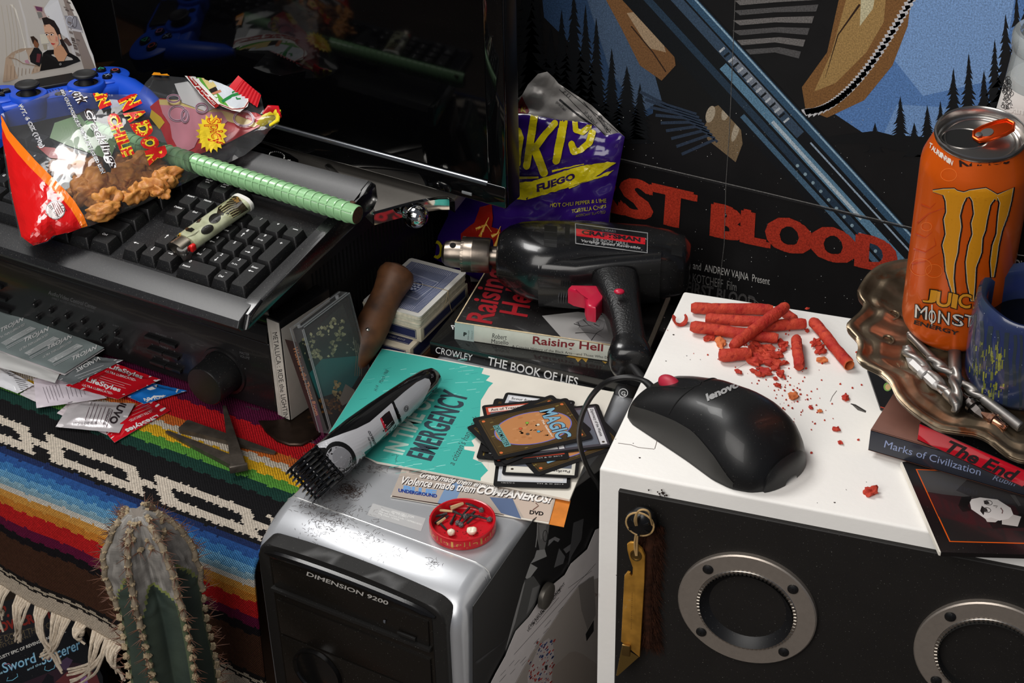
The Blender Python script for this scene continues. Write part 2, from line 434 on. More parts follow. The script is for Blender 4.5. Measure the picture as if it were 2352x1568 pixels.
# fringe: twisted cords along the hem
fr_m = mat('wool_cord', (205, 190, 170), .95, spec=.1, var=.25, vs=300, bump=.3, bs=900)
def cord(b, x0, dx, ln, r, seed, tie):
    p = V(sar_pos(x0, 307)); q = V(sar_pos(tie, 307)); pts = []
    for i in range(10):
        f = i/9; g = min(1, f*1.6); k = V((lerp(p.x, q.x, g*.8) + dx*f*f + 3*noise.noise(V((seed, f*2.2, 0))), q.y - 4 - 7*math.sin(min(1, f*1.3)*2.6) + 3*noise.noise(V((0, f*2, seed))), q.z - ln*f + 2*noise.noise(V((f*3, seed, 2)))))
        pts.append(k if f > .02 else p)
    b.tube(pts, [r*(1.15 - .4*k/9) for k in range(10)], 6)
for x, n_, ln, dx in ((-1052, 5, 44, 4), (-1036, 4, 52, 10), (-1014, 5, 36, -6), (-986, 6, 58, -14), (-962, 5, 66, 14), (-938, 7, 62, -30), (-914, 4, 14, 3), (-886, 8, 74, -46), (-868, 5, 34, 6), (-842, 5, 50, -10), (-815, 6, 46, 8), (-785, 5, 50, -8), (-750, 5, 46, 6)):
    b = B()
    for q in range(n_): cord(b, x + (q - n_/2)*3.4, dx + rnd(-5, 5), ln*rnd(.75, 1.1), 1.55, x + q*7, x)
    if ln < 20: crumb(b, V(sar_pos(x, 307)) + V((0, -5, -4)), 5, 3, sub=3)
    part('fringe_tassel', b, fr_m, sar, world=True)
# ---------------------------------------------------------------- poster on the wall
po = Thing('wall_poster', 'large folded dark film poster with red block title taped to the wall', 'poster', (-503, 1289, -40))
b = B(); b.box((0, -.5, 360), (640, 1, 720)); part('sheet', b, mat('poster_paper', (21, 20, 21), .38, var=.2, vs=30, bump=.05, bs=60), po)
ik = Ink(onplane((0, 1287.9, 0), (0, -1, 0)), lift=.1, step=.01)
def tree(x, y0, y1, w, seed, col=(15, 17, 20)):
    r = random.Random(seed); n = 22; Lp, Rp = [(x, y0)], [(x, y0)]
    for i in range(1, n):
        f = i/n; y = lerp(y0, y1, f); hw = w*f**.9/2
        Lp += [(x - hw*r.uniform(.7, 1.15), y + 4), (x - hw*r.uniform(.35, .6), y)]; Rp += [(x + hw*r.uniform(.7, 1.15), y + 4), (x + hw*r.uniform(.35, .6), y)]
    ik.poly(Lp + [(x - w/2, y1), (x + w/2, y1)] + Rp[:0:-1], col, up=False)
ik.poly([(1240, -60), (1500, -60), (1500, 260), (1420, 300), (1330, 120), (1250, 40)], (44, 66, 96))
ik.poly([(1330, -60), (1440, -60), (1520, 230), (1470, 260), (1400, 160)], (70, 88, 112))
ik.poly([(1960, -60), (2420, -60), (2420, 330), (2020, 330), (1900, 250), (2040, 120)], (92, 132, 190))
ik.poly([(2080, -60), (2340, -60), (2300, 180), (2120, 220), (2040, 120)], (128, 164, 214))
ik.poly([(2020, 330), (2300, 330), (2240, 250), (2060, 240)], (120, 156, 206))
for i, (x, y0, y1, w) in enumerate(((1265, 60, 300, 90), (1318, -20, 330, 110), (1370, 40, 300, 70), (1440, 150, 320, 90), (1210, -120, 320, 110), (2068, 220, 345, 60), (2130, 240, 360, 60), (2190, 155, 380, 90), (2260, 160, 380, 90), (2310, 30, 400, 120), (2360, -40, 420, 130), (2010, 280, 350, 50), (2100, 280, 360, 60), (2160, 230, 370, 60), (2225, 120, 380, 80), (2285, 90, 400, 90), (2335, -20, 420, 110), (1230, -60, 330, 120), (1290, 20, 330, 90), (1345, 10, 320, 80), (1405, 110, 320, 70), (1470, 190, 330, 70))): tree(x, y0, y1, w, i)
ik.h += .02
ik.poly([(1780, 330), (1990, 330), (2420, 420), (2420, 330), (2050, 310), (2010, 300)], (16, 17, 19))
# plain stand-in artwork: a broad ochre bend, grey folds and a slanted blue-grey bar
ik.poly([(1940, -60), (2100, -60), (2085, 60), (2050, 150), (1985, 230), (1900, 270), (1850, 250), (1842, 200), (1900, 120)], (132, 92, 52))
ik.poly([(1960, -60), (2040, -60), (2030, 50), (1990, 120), (1920, 190), (1870, 210), (1910, 120)], (168, 134, 82))
ik.poly([(1980, -60), (2020, -60), (2005, 20), (1975, 60)], (206, 196, 160)); ik.line([(1975, 10), (1925, 80), (1895, 180)], 5, (50, 30, 20), taper=True)
for i in range(46):         # pale ragged edge of the bend
    f = i/45; x = lerp(2102, 1850, f); y = -20 + 275*math.sin(f*math.pi/2)**1.0 if f < 1 else 255
    ik.poly([(x - 9, y - 4), (x + 10, y - 7), (x + 13, y + 3), (x - 4, y + 9 + 7*(i % 2))], (206, 204, 206), up=False)
ik.h += .02
ik.poly([(1360, -60), (1480, -60), (1540, 60), (1552, 150), (1520, 185), (1470, 150), (1430, 70)], (120, 84, 52)); ik.poly([(1440, 30), (1500, 20), (1530, 120), (1490, 110)], (164, 140, 112)); ik.line([(1450, 60), (1500, 120), (1530, 165)], 3, (52, 34, 24))
for i in range(7):
    y = -30 + i*23; ik.poly([(1690 - i*2, y + 8), (1790, y), (1900 - i*10, y - 14 + i*4), (1895 - i*10, y + 2 + i*4), (1780, y + 12), (1700, y + 19)], (112, 108, 106) if i % 2 else (84, 82, 82), up=False)
ik.h += .02
ik.poly([(1618, 290), (1640, 245), (1675, 232), (1698, 262), (1706, 330), (1690, 372), (1650, 340), (1625, 320)], (124, 104, 78))
for q in ((1632, 262, 10, 20), (1668, 255, 9, 22), (1690, 300, 7, 26)): ik.ell(*q, (178, 164, 142), rot=.3)
for i in range(9): ik.line([(1470 + i*12, 210 + i*18), (1530 + i*14, 240 + i*10), (1600 + i*6, 262 + i*8)], 7, (48, 60, 78), up=False)
ik.h += .02
def bar(o0, o1, col, a=0., c=1.):  # strip of the slanted bar, offsets across it
    p0, p1 = (1470, -60), (2110, 640); dx, dy = p1[0] - p0[0], p1[1] - p0[1]; q = math.hypot(dx, dy); nx_, ny_ = dy/q, -dx/q
    A = (p0[0] + dx*a, p0[1] + dy*a); C = (p0[0] + dx*c, p0[1] + dy*c)
    ik.poly([(A[0] + nx_*o0, A[1] + ny_*o0), (C[0] + nx_*o0, C[1] + ny_*o0), (C[0] + nx_*o1, C[1] + ny_*o1), (A[0] + nx_*o1, A[1] + ny_*o1)], col)
bar(-70, 62, (18, 20, 24)); bar(38, 58, (54, 84, 110)); bar(-12, 8, (96, 134, 160), .3); bar(12, 34, (58, 76, 96), 0, .55); bar(-8, 0, (182, 196, 206), .48, .8); bar(-52, -40, (74, 104, 128), .42); bar(-34, -18, (40, 58, 76)); bar(16, 34, (120, 128, 140), .3, .48); bar(52, 56, (150, 180, 200)); bar(26, 30, (150, 168, 186), .58)
for i in range(15):
    f = .27 + i*.0165; ik.line([(1470 + 640*f + 30*.74, -60 + 700*f - 30*.67), (1470 + 640*f + 10, -60 + 700*f - 10)], 5, (18, 22, 28) if i % 2 else (186, 192, 198), up=False)
for i in range(12):
    f = .6 + i*.028; ik.ell(1470 + 640*f - 22, -60 + 700*f + 20, 4, 4, (142, 166, 178), 10, up=False)
ik.h += .02
r = random.Random(3)
for i in range(260):
    x, y = r.uniform(1170, 2090), r.uniform(240, 700); s = r.choice((.5, .6, .8, 1.1)); ik.poly([(x - s, y), (x, y - s), (x + s, y), (x, y + s)], (200, 200, 198), up=False)
ik.h += .02
RED = (176, 52, 34)
def heavy(k, t, bl, br, tl, col, d, n=5, **kw):   # thick lettering: the word laid down n times, spread by d
    for i in range(n):
        f = (i/(n - 1) - .5)*2; o = (d[0]*f, d[1]*f); k.text(t, *[(p[0] + o[0], p[1] + o[1]) for p in (bl, br, tl)], col, .02, **kw)
heavy(ik, 'FIRST', (1222, 446), (1590, 531), (1228, 360), RED, (7, 1.6)); heavy(ik, 'BLOOD', (1638, 543), (2052, 630), (1642, 468), RED, (8, 1.8)); heavy(ik, 'FIRST', (1222, 444), (1590, 529), (1228, 358), RED, (2, 3), 2); heavy(ik, 'BLOOD', (1638, 541), (2052, 628), (1642, 466), RED, (2, 3), 2)
ik.text('and  ANDREW VAJNA  Present', (1592, 622), (1768, 659), (1593, 600), (196, 194, 190)); ik.text('TED KOTCHEFF  Film', (1560, 640), (1692, 668), (1561, 620), (120, 118, 116)); ik.text('FIRST BLOOD', (1575, 672), (1735, 708), (1578, 644), (74, 72, 72), .03)
cr = [(1200, 311), (1426, 364), (1760, 442), (2100, 523)]
ik.line(cr, 2.2, (120, 118, 116)); ik.line([(x, y + 4) for x, y in cr], 4, (36, 35, 36))
ik.line([(1690, -20), (1676, 300), (1668, 420), (1664, 560), (1652, 660)], 1.6, (92, 90, 88))
ik.done('poster_print', po, mat('poster_ink', None, .4, bump=.03, bs=80, var=.45, vs=750))
# ---------------------------------------------------------------- speaker
SA = R_(10.5); SPM = Matrix.Translation((-376.3, 759.5, FLOOR)) @ Matrix.Rotation(SA, 4, 'Z'); SPA = V((math.cos(SA), math.sin(SA), 0)); SPN = V((math.sin(SA), -math.cos(SA), 0)); SPO = V((-376.3, 759.5, 234))
sp = Thing('loudspeaker', 'white painted wooden loudspeaker with black front and two silver driver rings', 'speaker', M=SPM)
SH = 234 - FLOOR; SWd = 363
wp = mat('chipped_white_paint', (236, 233, 228), .45, var=.04, vs=14, bump=.12, bs=260, spot=(130, .74, .76, (58, 44, 36)))
b = B()
b.box((SWd/2, 116, SH/2), (SWd, 228, SH), 2.2, 3); part('cabinet', b, wp, sp)
b = B(); b.box((SWd/2 - .2, 1.2, SH/2 + .4), (SWd - 28.4, 5, SH - 27), .5, 1); part('baffle', b, mat('black_baffle', (22, 19, 17), .62, var=.2, vs=30, dust=.12), sp)
silver = mat('satin_silver', (176, 166, 156), .42, .75, var=.06, vs=300, bump=.02, bs=1500); blk = mat('black_plastic', (20, 20, 21), .35, dust=.15)
steel = mat('bright_steel', (190, 186, 180), .28, 1)
def driver(cx, cz, dome):
    T = Matrix.Translation((cx, -1.3, cz)) @ Matrix.Rotation(R_(90), 4, 'X')
    b = B(); b.lathe([(31, 0), (31, 3.2), (31.6, 3.8), (45.3, 3.8), (46.2, 3), (46.2, 0)], 64, T); r_ = part('driver_ring', b, silver, sp)
    b = B(); b.lathe([(31, 3.9), (31.4, 4.3), (33.2, 4.3), (33.5, 3.9)], 64, T)
    for i in range(72):
        a = 2*math.pi*i/72; b.box((0, 0, 0), (2.6, 1.5, .8), M=T @ Matrix.Rotation(a, 4, 'Z') @ Matrix.Translation((31.9, 0, 4.3)))
    link('toothed_rim', b.mesh('toothed_rim'), steel, r_, None)
    b = B()
    b.lathe([(31, 3.6), (29.5, 1.5), (27, -1.2), (22, -6), (14, -11), (6, -13.5), (0, -14)] if dome else [(31, 3.6), (30, -6), (27, -12), (0, -12.5)], 48, Matrix.Translation((0, -2.5, 0)) @ T); part('driver_cone', b, mat('cone_rubber', (22, 22, 24), .48, var=.2, vs=100, dust=.12) if dome else mat('cone_black', (7, 7, 7), .8), sp)
    for a in (52, 142, 232, 322):
        TT = T @ Matrix.Translation((39.5*math.cos(R_(a - 9)), 39.5*math.sin(R_(a - 9)), 3.7))
        b = B(); b.lathe([(3.7, 0), (3.5, 1), (2, 1.8), (0, 2)], 16, TT); b.box((0, 0, 1.75), (3.4, .7, .6), M=TT); b.box((0, 0, 1.75), (.7, 3.4, .6), M=TT)
        part('screw', b, blk, sp)
driver(103.5, 145 - FLOOR, True); driver(258, 147 - FLOOR, False)
# ---------------------------------------------------------------- computer tower
PCX0, PCX1, PCF = -700., -505., 785.; PCM = Matrix.Translation(((PCX0 + PCX1)/2, PCF, FLOOR)); PH = 40 - FLOOR; PW = PCX1 - PCX0
pc = Thing('computer_tower', 'silver desktop computer tower with rounded top and black front bays', 'computer', M=PCM)
silv = mat('silver_plastic', (186, 188, 192), .3, .5, var=.03, vs=60, bump=.012, bs=1800)
gray = mat('case_gray', (128, 126, 124), .42, .35)
def pc_prof(t):   # (y, z) going back to front over the top
    if t < .4: return (lerp(452, 46, t/.4), PH)
    a = (t - .4)/.6*R_(90); return (46 - 46*math.sin(a)**1.15, PH - 38 + 38*math.cos(a)**.75 if a < R_(89.9) else PH - 38)
def pc_sec(x):
    k = abs(x)/(PW/2); return -7*max(0, k - .86)/.14 if k > .86 else 0
b = B(); xs_ = [-PW/2, -PW/2 + 2, -PW/2 + 6, -PW/2 + 13, 0, PW/2 - 13, PW/2 - 6, PW/2 - 2, PW/2]
dz_ = [-12, -5.5, -1.8, 0, 0, 0, -1.8, -5.5, -12]
secs = []
NT = 30
for x, dz in zip(xs_, dz_):
    q = []
    for i in range(NT + 1):
        y, z = pc_prof(i/NT); q.append((x, y + (-dz*.55 if i > NT*.45 else 0), z + dz*(1 if i < NT*.75 else .75)))
    q.append((x, -dz*.5, 60)); q.append((x, 452, 60)); secs.append(q)
b.loft(secs, cap=True); shell = part('silver_shell', b, silv, pc, smooth=50)
b = B(); b.box((0, 240, 32), (PW - 8, 420, 58), 6); part('base', b, gray, pc)
b = B()
pts = [(x, 48.3, PH + dz*.92 + .35) for x, dz in zip(xs_, dz_)]
b.tube(pts, .5, 5); part('seam_line', b, mat('seam_light', (208, 208, 206), .3, .6), pc)
# side cover strip and panel
b = B(); b.box((PW/2 - 3.5, 240, PH/2 - 6), (12, 424, PH - 20), 4, 3); part('side_panel', b, gray, pc)
# black bezel, rounded at the top; its front is one plane
def arch(w, h, r, z0, sag):
    p = [(-w/2, z0), (w/2, z0)]
    for i in range(9): a = R_(90*i/8); p.append((w/2 - r + r*math.cos(a), h - r + r*math.sin(a) - sag))
    for i in range(1, 12): u = 1 - 2*i/12; p.append(((w/2 - r)*u, h - sag*u*u))
    for i in range(9): a = R_(90 + 90*i/8); p.append((-w/2 + r + r*math.cos(a), h - r + r*math.sin(a) - sag))
    return p
blkp = mat('bezel_black', (26, 25, 24), .5, dust=.16, bump=.03, bs=900); glb = mat('bay_black', (22, 19, 16), .32, dust=.05)
FR = Matrix.Rotation(R_(90), 4, 'X')
bz = arch(PW - 19, PH - 1, 15, 70, 4); b = B(); b.prism(bz, -10, 5.5, M=FR, bev=2.5, seg=3); part('bezel', b, blkp, pc, smooth=40)
b = B(); b.prism(arch(PW - 42, PH - 13, 5, 70, 1.5), 5.4, 6.2, M=FR, bev=.4, seg=1); part('bezel_inset', b, glb, pc)
b = B()
for i in range(25):
    pass
pts = [(x, -6.5, PH - 9.5 - 4*(x/85)**2 - 2*max(0, abs(x) - 66)/18) for x in np.linspace(-80, 80, 17)]
b.tube(pts, [1.2] + [3.6]*15 + [1.2], 8); part('brow', b, mat('gloss_black', (16, 15, 15), .18, coat=.3), pc)
def bay(z0, z1, name, y=-7.4):
    b = B(); b.box((0, y + 1.2, (z0 + z1)/2), (PW - 48, 2.4, z1 - z0), .6); return part(name, b, glb, pc)
ZT = PH - 16
bay(ZT - 31, ZT - 5, 'optical_drive', -7.6); bay(ZT - 82, ZT - 45, 'drive_door', -8); bay(ZT - 140, ZT - 84, 'lower_door', -8.2)
b = B(); b.prism([(0, 0), (4.5, -2), (4.5, -5), (0, -5)], -(PW - 44)/2, (PW - 44)/2, M=Matrix.Translation((0, -6.2, ZT - 36)) @ frame((0, 0, 0), (0, -1, 0), (1, 0, 0)).to_3x3().to_4x4(), bev=.3); part('ledge', b, blkp, pc)
b = B(); b.box((54, -9, ZT - 27), (17, 2.4, 3.2), .7); part('eject_button', b, blkp, pc)
b = B(); b.box((34, -8.9, ZT - 21), (1.8, 1.2, 2.6), .2); part('drive_light', b, mat('lamp_grey', (90, 92, 98), .3), pc)
b = B(); b.lathe([(0, 2.4), (19, 2.4), (21, 2), (22, 0)], 30, M=Matrix.Translation((-38, -8.9, ZT - 108)) @ Matrix.Rotation(R_(90), 4, 'X')); b.lathe([(20.5, 2), (21.5, 3.6), (23, 3.6), (23.6, 0)], 30, M=Matrix.Translation((-38, -8.9, ZT - 108)) @ Matrix.Rotation(R_(90), 4, 'X')); part('round_badge', b, mat('gloss_black'), pc)
K4 = zoom(560, 1200, 4.26)
ik = Ink(onplane((0, PCF - 10.4, 0), (0, -1, 0)), K4); ik.text('DIMENSION 9200', (612, 516), (1408, 808), (622, 478), (176, 172, 166), .02); ik.done('model_lettering', pc)
ik = Ink(onplane((0, 0, 40.1), (0, 0, 1)), zoom(560, 980, 2.667))
ik.poly([(790, 468), (1115, 560), (1085, 640), (755, 540)], (182, 182, 182))
for t, a, c, h in (('WWW.DELL.COM', (905, 524), (1040, 560), 12), ('Service Tag  7YC8BC1', (840, 512), (1000, 562), 12), ('Express Service Code / 16990653033', (830, 524), (1085, 606), 12), ('Mfg Date: 123006', (822, 537), (950, 578), 12)):
    ik.text(t, a, c, (a[0] + 4, a[1] - h), (232, 232, 230))
ik.done('service_sticker', pc, GLOSS)
# ================================================================ audio receiver
RX0, RX1, RF, RB = -1235., -805., 962., 1256.
rc = Thing('audio_receiver', 'black audio video receiver with big volume knob under the keyboard', 'receiver', ((RX0 + RX1)/2, RF, 0))
rb = mat('receiver_black', (25, 25, 26), .4, dust=.2, bump=.02, bs=1500); rg = mat('receiver_gloss', (27, 26, 27), .28, dust=.05, coat=.2); gold = mat('gold_pin', (226, 190, 120), .25, 1)
RW = RX1 - RX0
b = B(); b.box((0, (RB - RF)/2 + 4, 71), (RW, RB - RF - 8, 130), 2.5, 2); part('case', b, rb, rc)
b = B(); b.box((0, 3, 43), (RW, 10, 76), 2, 3); part('front_panel', b, rg, rc)
b = B(); b.prism([(-4, 82), (-6, 85), (-5, 91), (2, 97), (10, 97), (10, 81)], -RW/2, RW/2, M=frame((0, 0, 0), (0, 1, 0), (1, 0, 0))); part('front_ridge', b, rb, rc)
b = B(); b.box((0, 6, 114), (RW, 6, 36), 1, 2); part('display_window', b, mat('display_glass', (14, 10, 9), .12, coat=.5), rc)
for i in (-1, 1):
    for j in (30, 260):
        b = B(); b.lathe([(0, 0), (16, 0), (18, 2), (18, 6.5), (0, 6.5)], 24, Matrix.Translation((i*190, j, 0))); part('rubber_foot', b, blk, rc)
KA = zoom(0, 560, 5.2275); KB_ = zoom(0, 380, 2.53)
def rpt(K, x, y, Y=RF - 2): p = at(*K(x, y), Y=Y); return V((p.x - (RX0 + RX1)/2, Y - RF, p.z))
YM = Matrix.Rotation(R_(90), 4, 'X')
btn_m = mat('button_black', (24, 24, 25), .28, dust=.1)
for x, y in ((430, 715), (622, 783), (812, 850), (1008, 915), (1205, 982), (468, 868), (658, 935), (850, 998), (1044, 1065), (1240, 1132), (1405, 1050), (1440, 1200)):
    b = B(); b.lathe([(0, 5), (2.2, 5), (2.9, 4.3), (3.1, 0)], 18, Matrix.Translation(rpt(KA, x + 8, y + 4)) @ Matrix.Scale(.75, 4, (1, 0, 0)) @ YM); part('preset_button', b, btn_m, rc)
for x0, y0, x1, y1 in ((852, 982, 1035, 1046), (868, 1055, 1050, 1117), (882, 1127, 1065, 1193), (-150, 640, 25, 706), (-130, 712, 50, 780), (-110, 782, 68, 848)):
    p, q = rpt(KB_, x0, y0), rpt(KB_, x1, y1); h = abs(q.x - p.x)/2; z = (p.z + q.z)/2
    for s in (0, 1):
        b = B(); b.box((min(p.x, q.x) + h*(s + .5), -4, z), (h - .6, 5, 4), .8, 2); part('rocker_button', b, btn_m, rc)
for x, y in ((900, 773), (1008, 808), (1120, 843), (1228, 878), (1340, 913)):
    p = at(*KB_(x, y), Y=RF + 2.6); b = B(); b.lathe([(0, 1.6), (1.2, 1.5), (2, .8), (2.3, 0)], 16, Matrix.Translation((p.x - (RX0 + RX1)/2, 2.6, p.z)) @ YM); part('input_light', b, gold, rc)
kc = at(472, 886, Y=RF - 30); KC = V((kc.x - (RX0 + RX1)/2, 0, kc.z))
b = B(); b.lathe([(0, 30), (14, 30.3), (18.6, 30), (19.6, 28.6), (20.2, 6), (20.8, 3), (20.8, 0)], 56, Matrix.Translation(KC + V((0, -2, 0))) @ YM); kn = part('volume_knob', b, mat('knob_black', (23, 23, 24), .36, dust=.28), rc)
b = B(); b.lathe([(21.4, 0), (21.6, 2), (24.4, 2), (25, 0)], 48, Matrix.Translation(KC + V((0, -2, 0))) @ YM); part('knob_collar', b, rg, rc)
ik = Ink(lambda x, y: (at(x, y, Y=RF - 2), V((0, -1, 0))), KA); c = (92, 92, 94)
ik.text('Audio/Video Control Center', (578, 603), (1152, 790), (588, 556), c); ik.text('DIRECT ACCESS TUNING / PRESET TUNING', (622, 657), (1126, 824), (627, 635), (80, 80, 82))
for i, (x, y) in enumerate(((412, 658), (602, 722), (796, 785), (994, 850), (1188, 915), (452, 805), (642, 872), (836, 937), (1030, 1000), (1226, 1068))): ik.text('1234567890'[i], (x, y + 14), (x + 9, y + 17), (x + 2, y), c)
ik.text('SHIFT', (1352, 978), (1428, 1003), (1356, 962), c); ik.text('DIRECT', (1376, 1128), (1472, 1156), (1380, 1112), c)
ik.K = KB_
for t, x, y in (('BALANCE', 905, 978), ('TREBLE', 924, 1050), ('BASS', 948, 1128)): ik.text(t, (x, y), (x + len(t)*9, y + len(t)*3), (x + 2, y - 10), c)
ik.text('MASTER', (1392, 1092), (1448, 1106), (1394, 1078), c); ik.text('VOLUME', (1394, 1112), (1450, 1126), (1396, 1098), c); ik.text('STR-DE197', (1428, 1408), (1506, 1424), (1430, 1395), (60, 60, 60)); ik.text('L', (868, 966), (874, 968), (869, 957), c); ik.text('R', (995, 1004), (1003, 1007), (996, 994), c)
for x, y in ((1015, 1078), (1030, 1152), (1425, 1178)): ik.text('+', (x - 5, y + 4), (x + 5, y + 7), (x - 4, y - 6), c)
for x, y in ((885, 1035), (900, 1110), (1355, 1070)): ik.text('-', (x - 4, y), (x + 4, y + 3), (x - 4, y - 2), c)
ik.done('panel_lettering', rc)
b = B()
for row, (z0, z1) in enumerate(((84, 116), (38, 70))):
    for i in range(34): b.box((RW/2 + .1, 70 + i*6.2, (z0 + z1)/2), (.5, 2.1, z1 - z0))
part('vent_slots', b, mat('slot_dark', (3, 3, 3), .9), rc)['kind'] = 'stuff'
# ================================================================ keyboard
p0 = V((-817.6, 946.4, 172)); t7 = R_(7)
KBM = Matrix.Translation(p0) @ Matrix.Rotation(t7, 4, 'X'); kb = Thing('keyboard', 'dusty black computer keyboard lying on the receiver', 'keyboard', M=KBM)
kbm = mat('keyboard_case', (27, 27, 29), .36, dust=.5, ds=1400, dc=(130, 128, 124), bump=.02, bs=1500); keym = mat('key_black', (24, 24, 25), .38, dust=.42, ds=1300, bump=.03, bs=1800)
XL = -455.
b = B(); b.prism([(-48, -27), (-58, -22), (-61, -16.5), (-57, -11.5), (-45, -8.3), (-33.5, -7.6), (-33, -9.6), (99, -9.6), (99.5, -6), (126, -3.5), (132, -.5), (146, 1), (151, -4), (151, -12), (140, -27)], XL, 42, M=frame((0, 0, 0), (0, 1, 0), (1, 0, 0)), bev=4, seg=4); part('case', b, kbm, kb)
b = B(); b.prism([(-56, -21), (-48, -10.2), (-30, -6), (126, -4), (134, -1), (146, .6), (150, -4), (150, -20), (140, -26)], 33.5, 47, M=frame((0, 0, 0), (0, 1, 0), (1, 0, 0)), bev=3, seg=3); part('end_cap', b, mat('cap_gloss', (16, 16, 18), .2, dust=.25, coat=.3), kb)
for i in (-1, 1):
    b = B(); b.box((-206 + i*195, 128, -34), (22, 9, 24), 1.5, M=None); part('tilt_foot', b, kbm, kb)
KEYMESH = {}
def keymesh(w, h):
    k = (round(w, 1), round(h, 1))
    if k not in KEYMESH:
        q = B(); secs = []
        for f, z in ((0, -9.5), (.12, -7.5), (.8, -1.3), (1, 0)):
            ww, hh, oy = w - 1 - 5.2*f, h - 1 - 4.6*f, 1.4*f
            o = rough_rect(ww, hh, 1.6 if f else .8, 3)
            secs.append([(x, y + oy - (0.9*f*(1 - (2*x/ww)**2) if y < 0 else 0), z - .7*f*(1 - (2*x/ww)**2)) for x, y in o])
        q.loft(secs)
        me = q.mesh('key', 40); KEYMESH[k] = me; me.transform(Matrix.Scale(.001, 4)); me.materials.append(keym)
    return KEYMESH[k]
U = 19.05
def key(cx, cy, w=1, h=1, leg=()):
    o = bpy.data.objects.new('key', keymesh(w*U, h*U)); COL.objects.link(o); o.parent = kb.o; o.location = (cx*.001, cy*.001, 0); PINV[o.name] = kb.inv
    if leg:
        ik = Ink(lambda x, y: (KBM @ V((cx + x, cy + 1.4 + y, -.25)), KBM.to_3x3() @ V((0, 0, 1))), lift=.25)
        for t, x, y, hgt in leg:
            if t in ARW:
                a = R_(ARW[t]); c, s = math.cos(a), math.sin(a); f = lambda u, v: (x + u*c - v*s, y + u*s + v*c)
                ik.poly([f(3.2, 0), f(1, 1.3), f(1, .35), f(-2.4, .35), f(-2.4, -.35), f(1, -.35), f(1, -1.3)], (226, 226, 226))
            else:
                _, _, sz = glyphs(t); ww = hgt*sz[0]/sz[1] if sz[1] > .3 else hgt*2.2
                hh = hgt if sz[1] > .3 else hgt*.35; ik.text(t, (x - ww/2, y), (x + ww/2, y), (x - ww/2, y + hh), (226, 226, 226), .02)
        PINV[o.name] = kb.inv; q = ik.done('legend', kb); q.parent = o; q.matrix_basis = Matrix.Translation((-cx*.001, -cy*.001, 0))
ARW = {'<': 180, '>': 0, '^': 90, 'v': -90}
ry = [-23., -4, 15.05, 34.1, 53.1, 82.]
nx_ = [-36., -17, 2.05]
NP = [[('7', 'Home'), ('8', '^'), ('9', 'Pg Up')], [('4', '<'), ('5', None), ('6', '>')], [('1', 'End'), ('2', 'v'), ('3', 'Pg Dn')]]
for r in range(3):
    for c in range(3):
        n_, s_ = NP[2 - r][c] if False else NP[r][c]
        L_ = [(n_, -.8, 2.6, 3.3)] + ([(s_, -1, -3.8, 2.2)] if s_ and s_ not in ARW else [(s_, -1.2, -2.6, 1)] if s_ else [])
        key(nx_[c], ry[3 - r], leg=L_)
key(-26.5, ry[0], 2, 1, [('0', -11, 2.8, 3.3), ('Insert', -10, -3.6, 2.4)]); key(nx_[2], ry[0], leg=[('.', -.5, 3.4, 1.2), ('Del', -1.5, -3.4, 2.4)])
key(21.1, -13.5, 1, 2, [('Enter', -.5, 9, 2.2), ('<', -.6, 4.5, 1)]); key(21.1, 24.5, 1, 2, [('+', 0, 9, 2.6)])
for c, t in ((0, ''), (1, '/'), (2, '*'), (3, '-')): key(-36 + 19.05*c, ry[4], leg=[(t, 0, 3, 3.2 if t == '/' else 2.4)] if t else [('Num', -1, 3, 2), ('Lock', -1, -.5, 2)])
ax_ = [-98., -79, -60]
key(ax_[0], -20, leg=[('<', -1.5, 4, 1)]); key(ax_[1], -20, leg=[('v', -1.5, 3.5, 1)]); key(ax_[2], -20, leg=[('>', -1, 3.5, 1)]); key(ax_[1], -1, leg=[('^', -1.5, 3.5, 1)])
for c, (t, u) in enumerate((('Delete', 'Insert'), ('End', 'Home'), ('Page', 'Page'))):
    key(ax_[c], 38, leg=[(t, -.6, 3.8, 2.3)]); key(ax_[c], 57, leg=[(u, -.6, 3.8, 2.3)])
for c, t in enumerate(((('Prt Scr', -.5, 4.6, 1.9), ('SysRq', -.5, 1.4, 1.9)), (('Scroll', -.5, 4.6, 2), ('Lock', -1, 1.2, 2)), (('Pause', -.5, 4.4, 2),))): key(ax_[c], 84, leg=t)
def row(y, ws, x=-419., legs={}):
    for i, w in enumerate(ws):
        key(x + w*U/2, y, w, 1, legs.get(i, ())); x += w*U
XM = -120 - 15*U
row(-21, [1.25, 1.25, 1.25, 6.25, 1.25, 1.25, 1.25, 1.25], XM, {7: [('Ctrl', -3, 3, 2.4)]})
def lt(s, o): return {i + o: [(c, -2.5, 1.5, 3)] for i, c in enumerate(s)}
row(-2, [2.25] + [1]*10 + [2.75], XM, lt('ZXCVBNM', 1)); row(17, [1.75] + [1]*11 + [2.25], XM, lt('ASDFGHJKL', 1)); row(36, [1.5] + [1]*12 + [1.5], XM, lt('QWERTYUIOP', 1)); row(55, [1]*13 + [2], XM, lt('1234567890', 1))
x = XM
for g in (1, 4, 4, 4): row(84, [1]*g, x); x += g*U + (U if g == 1 else U*.5)
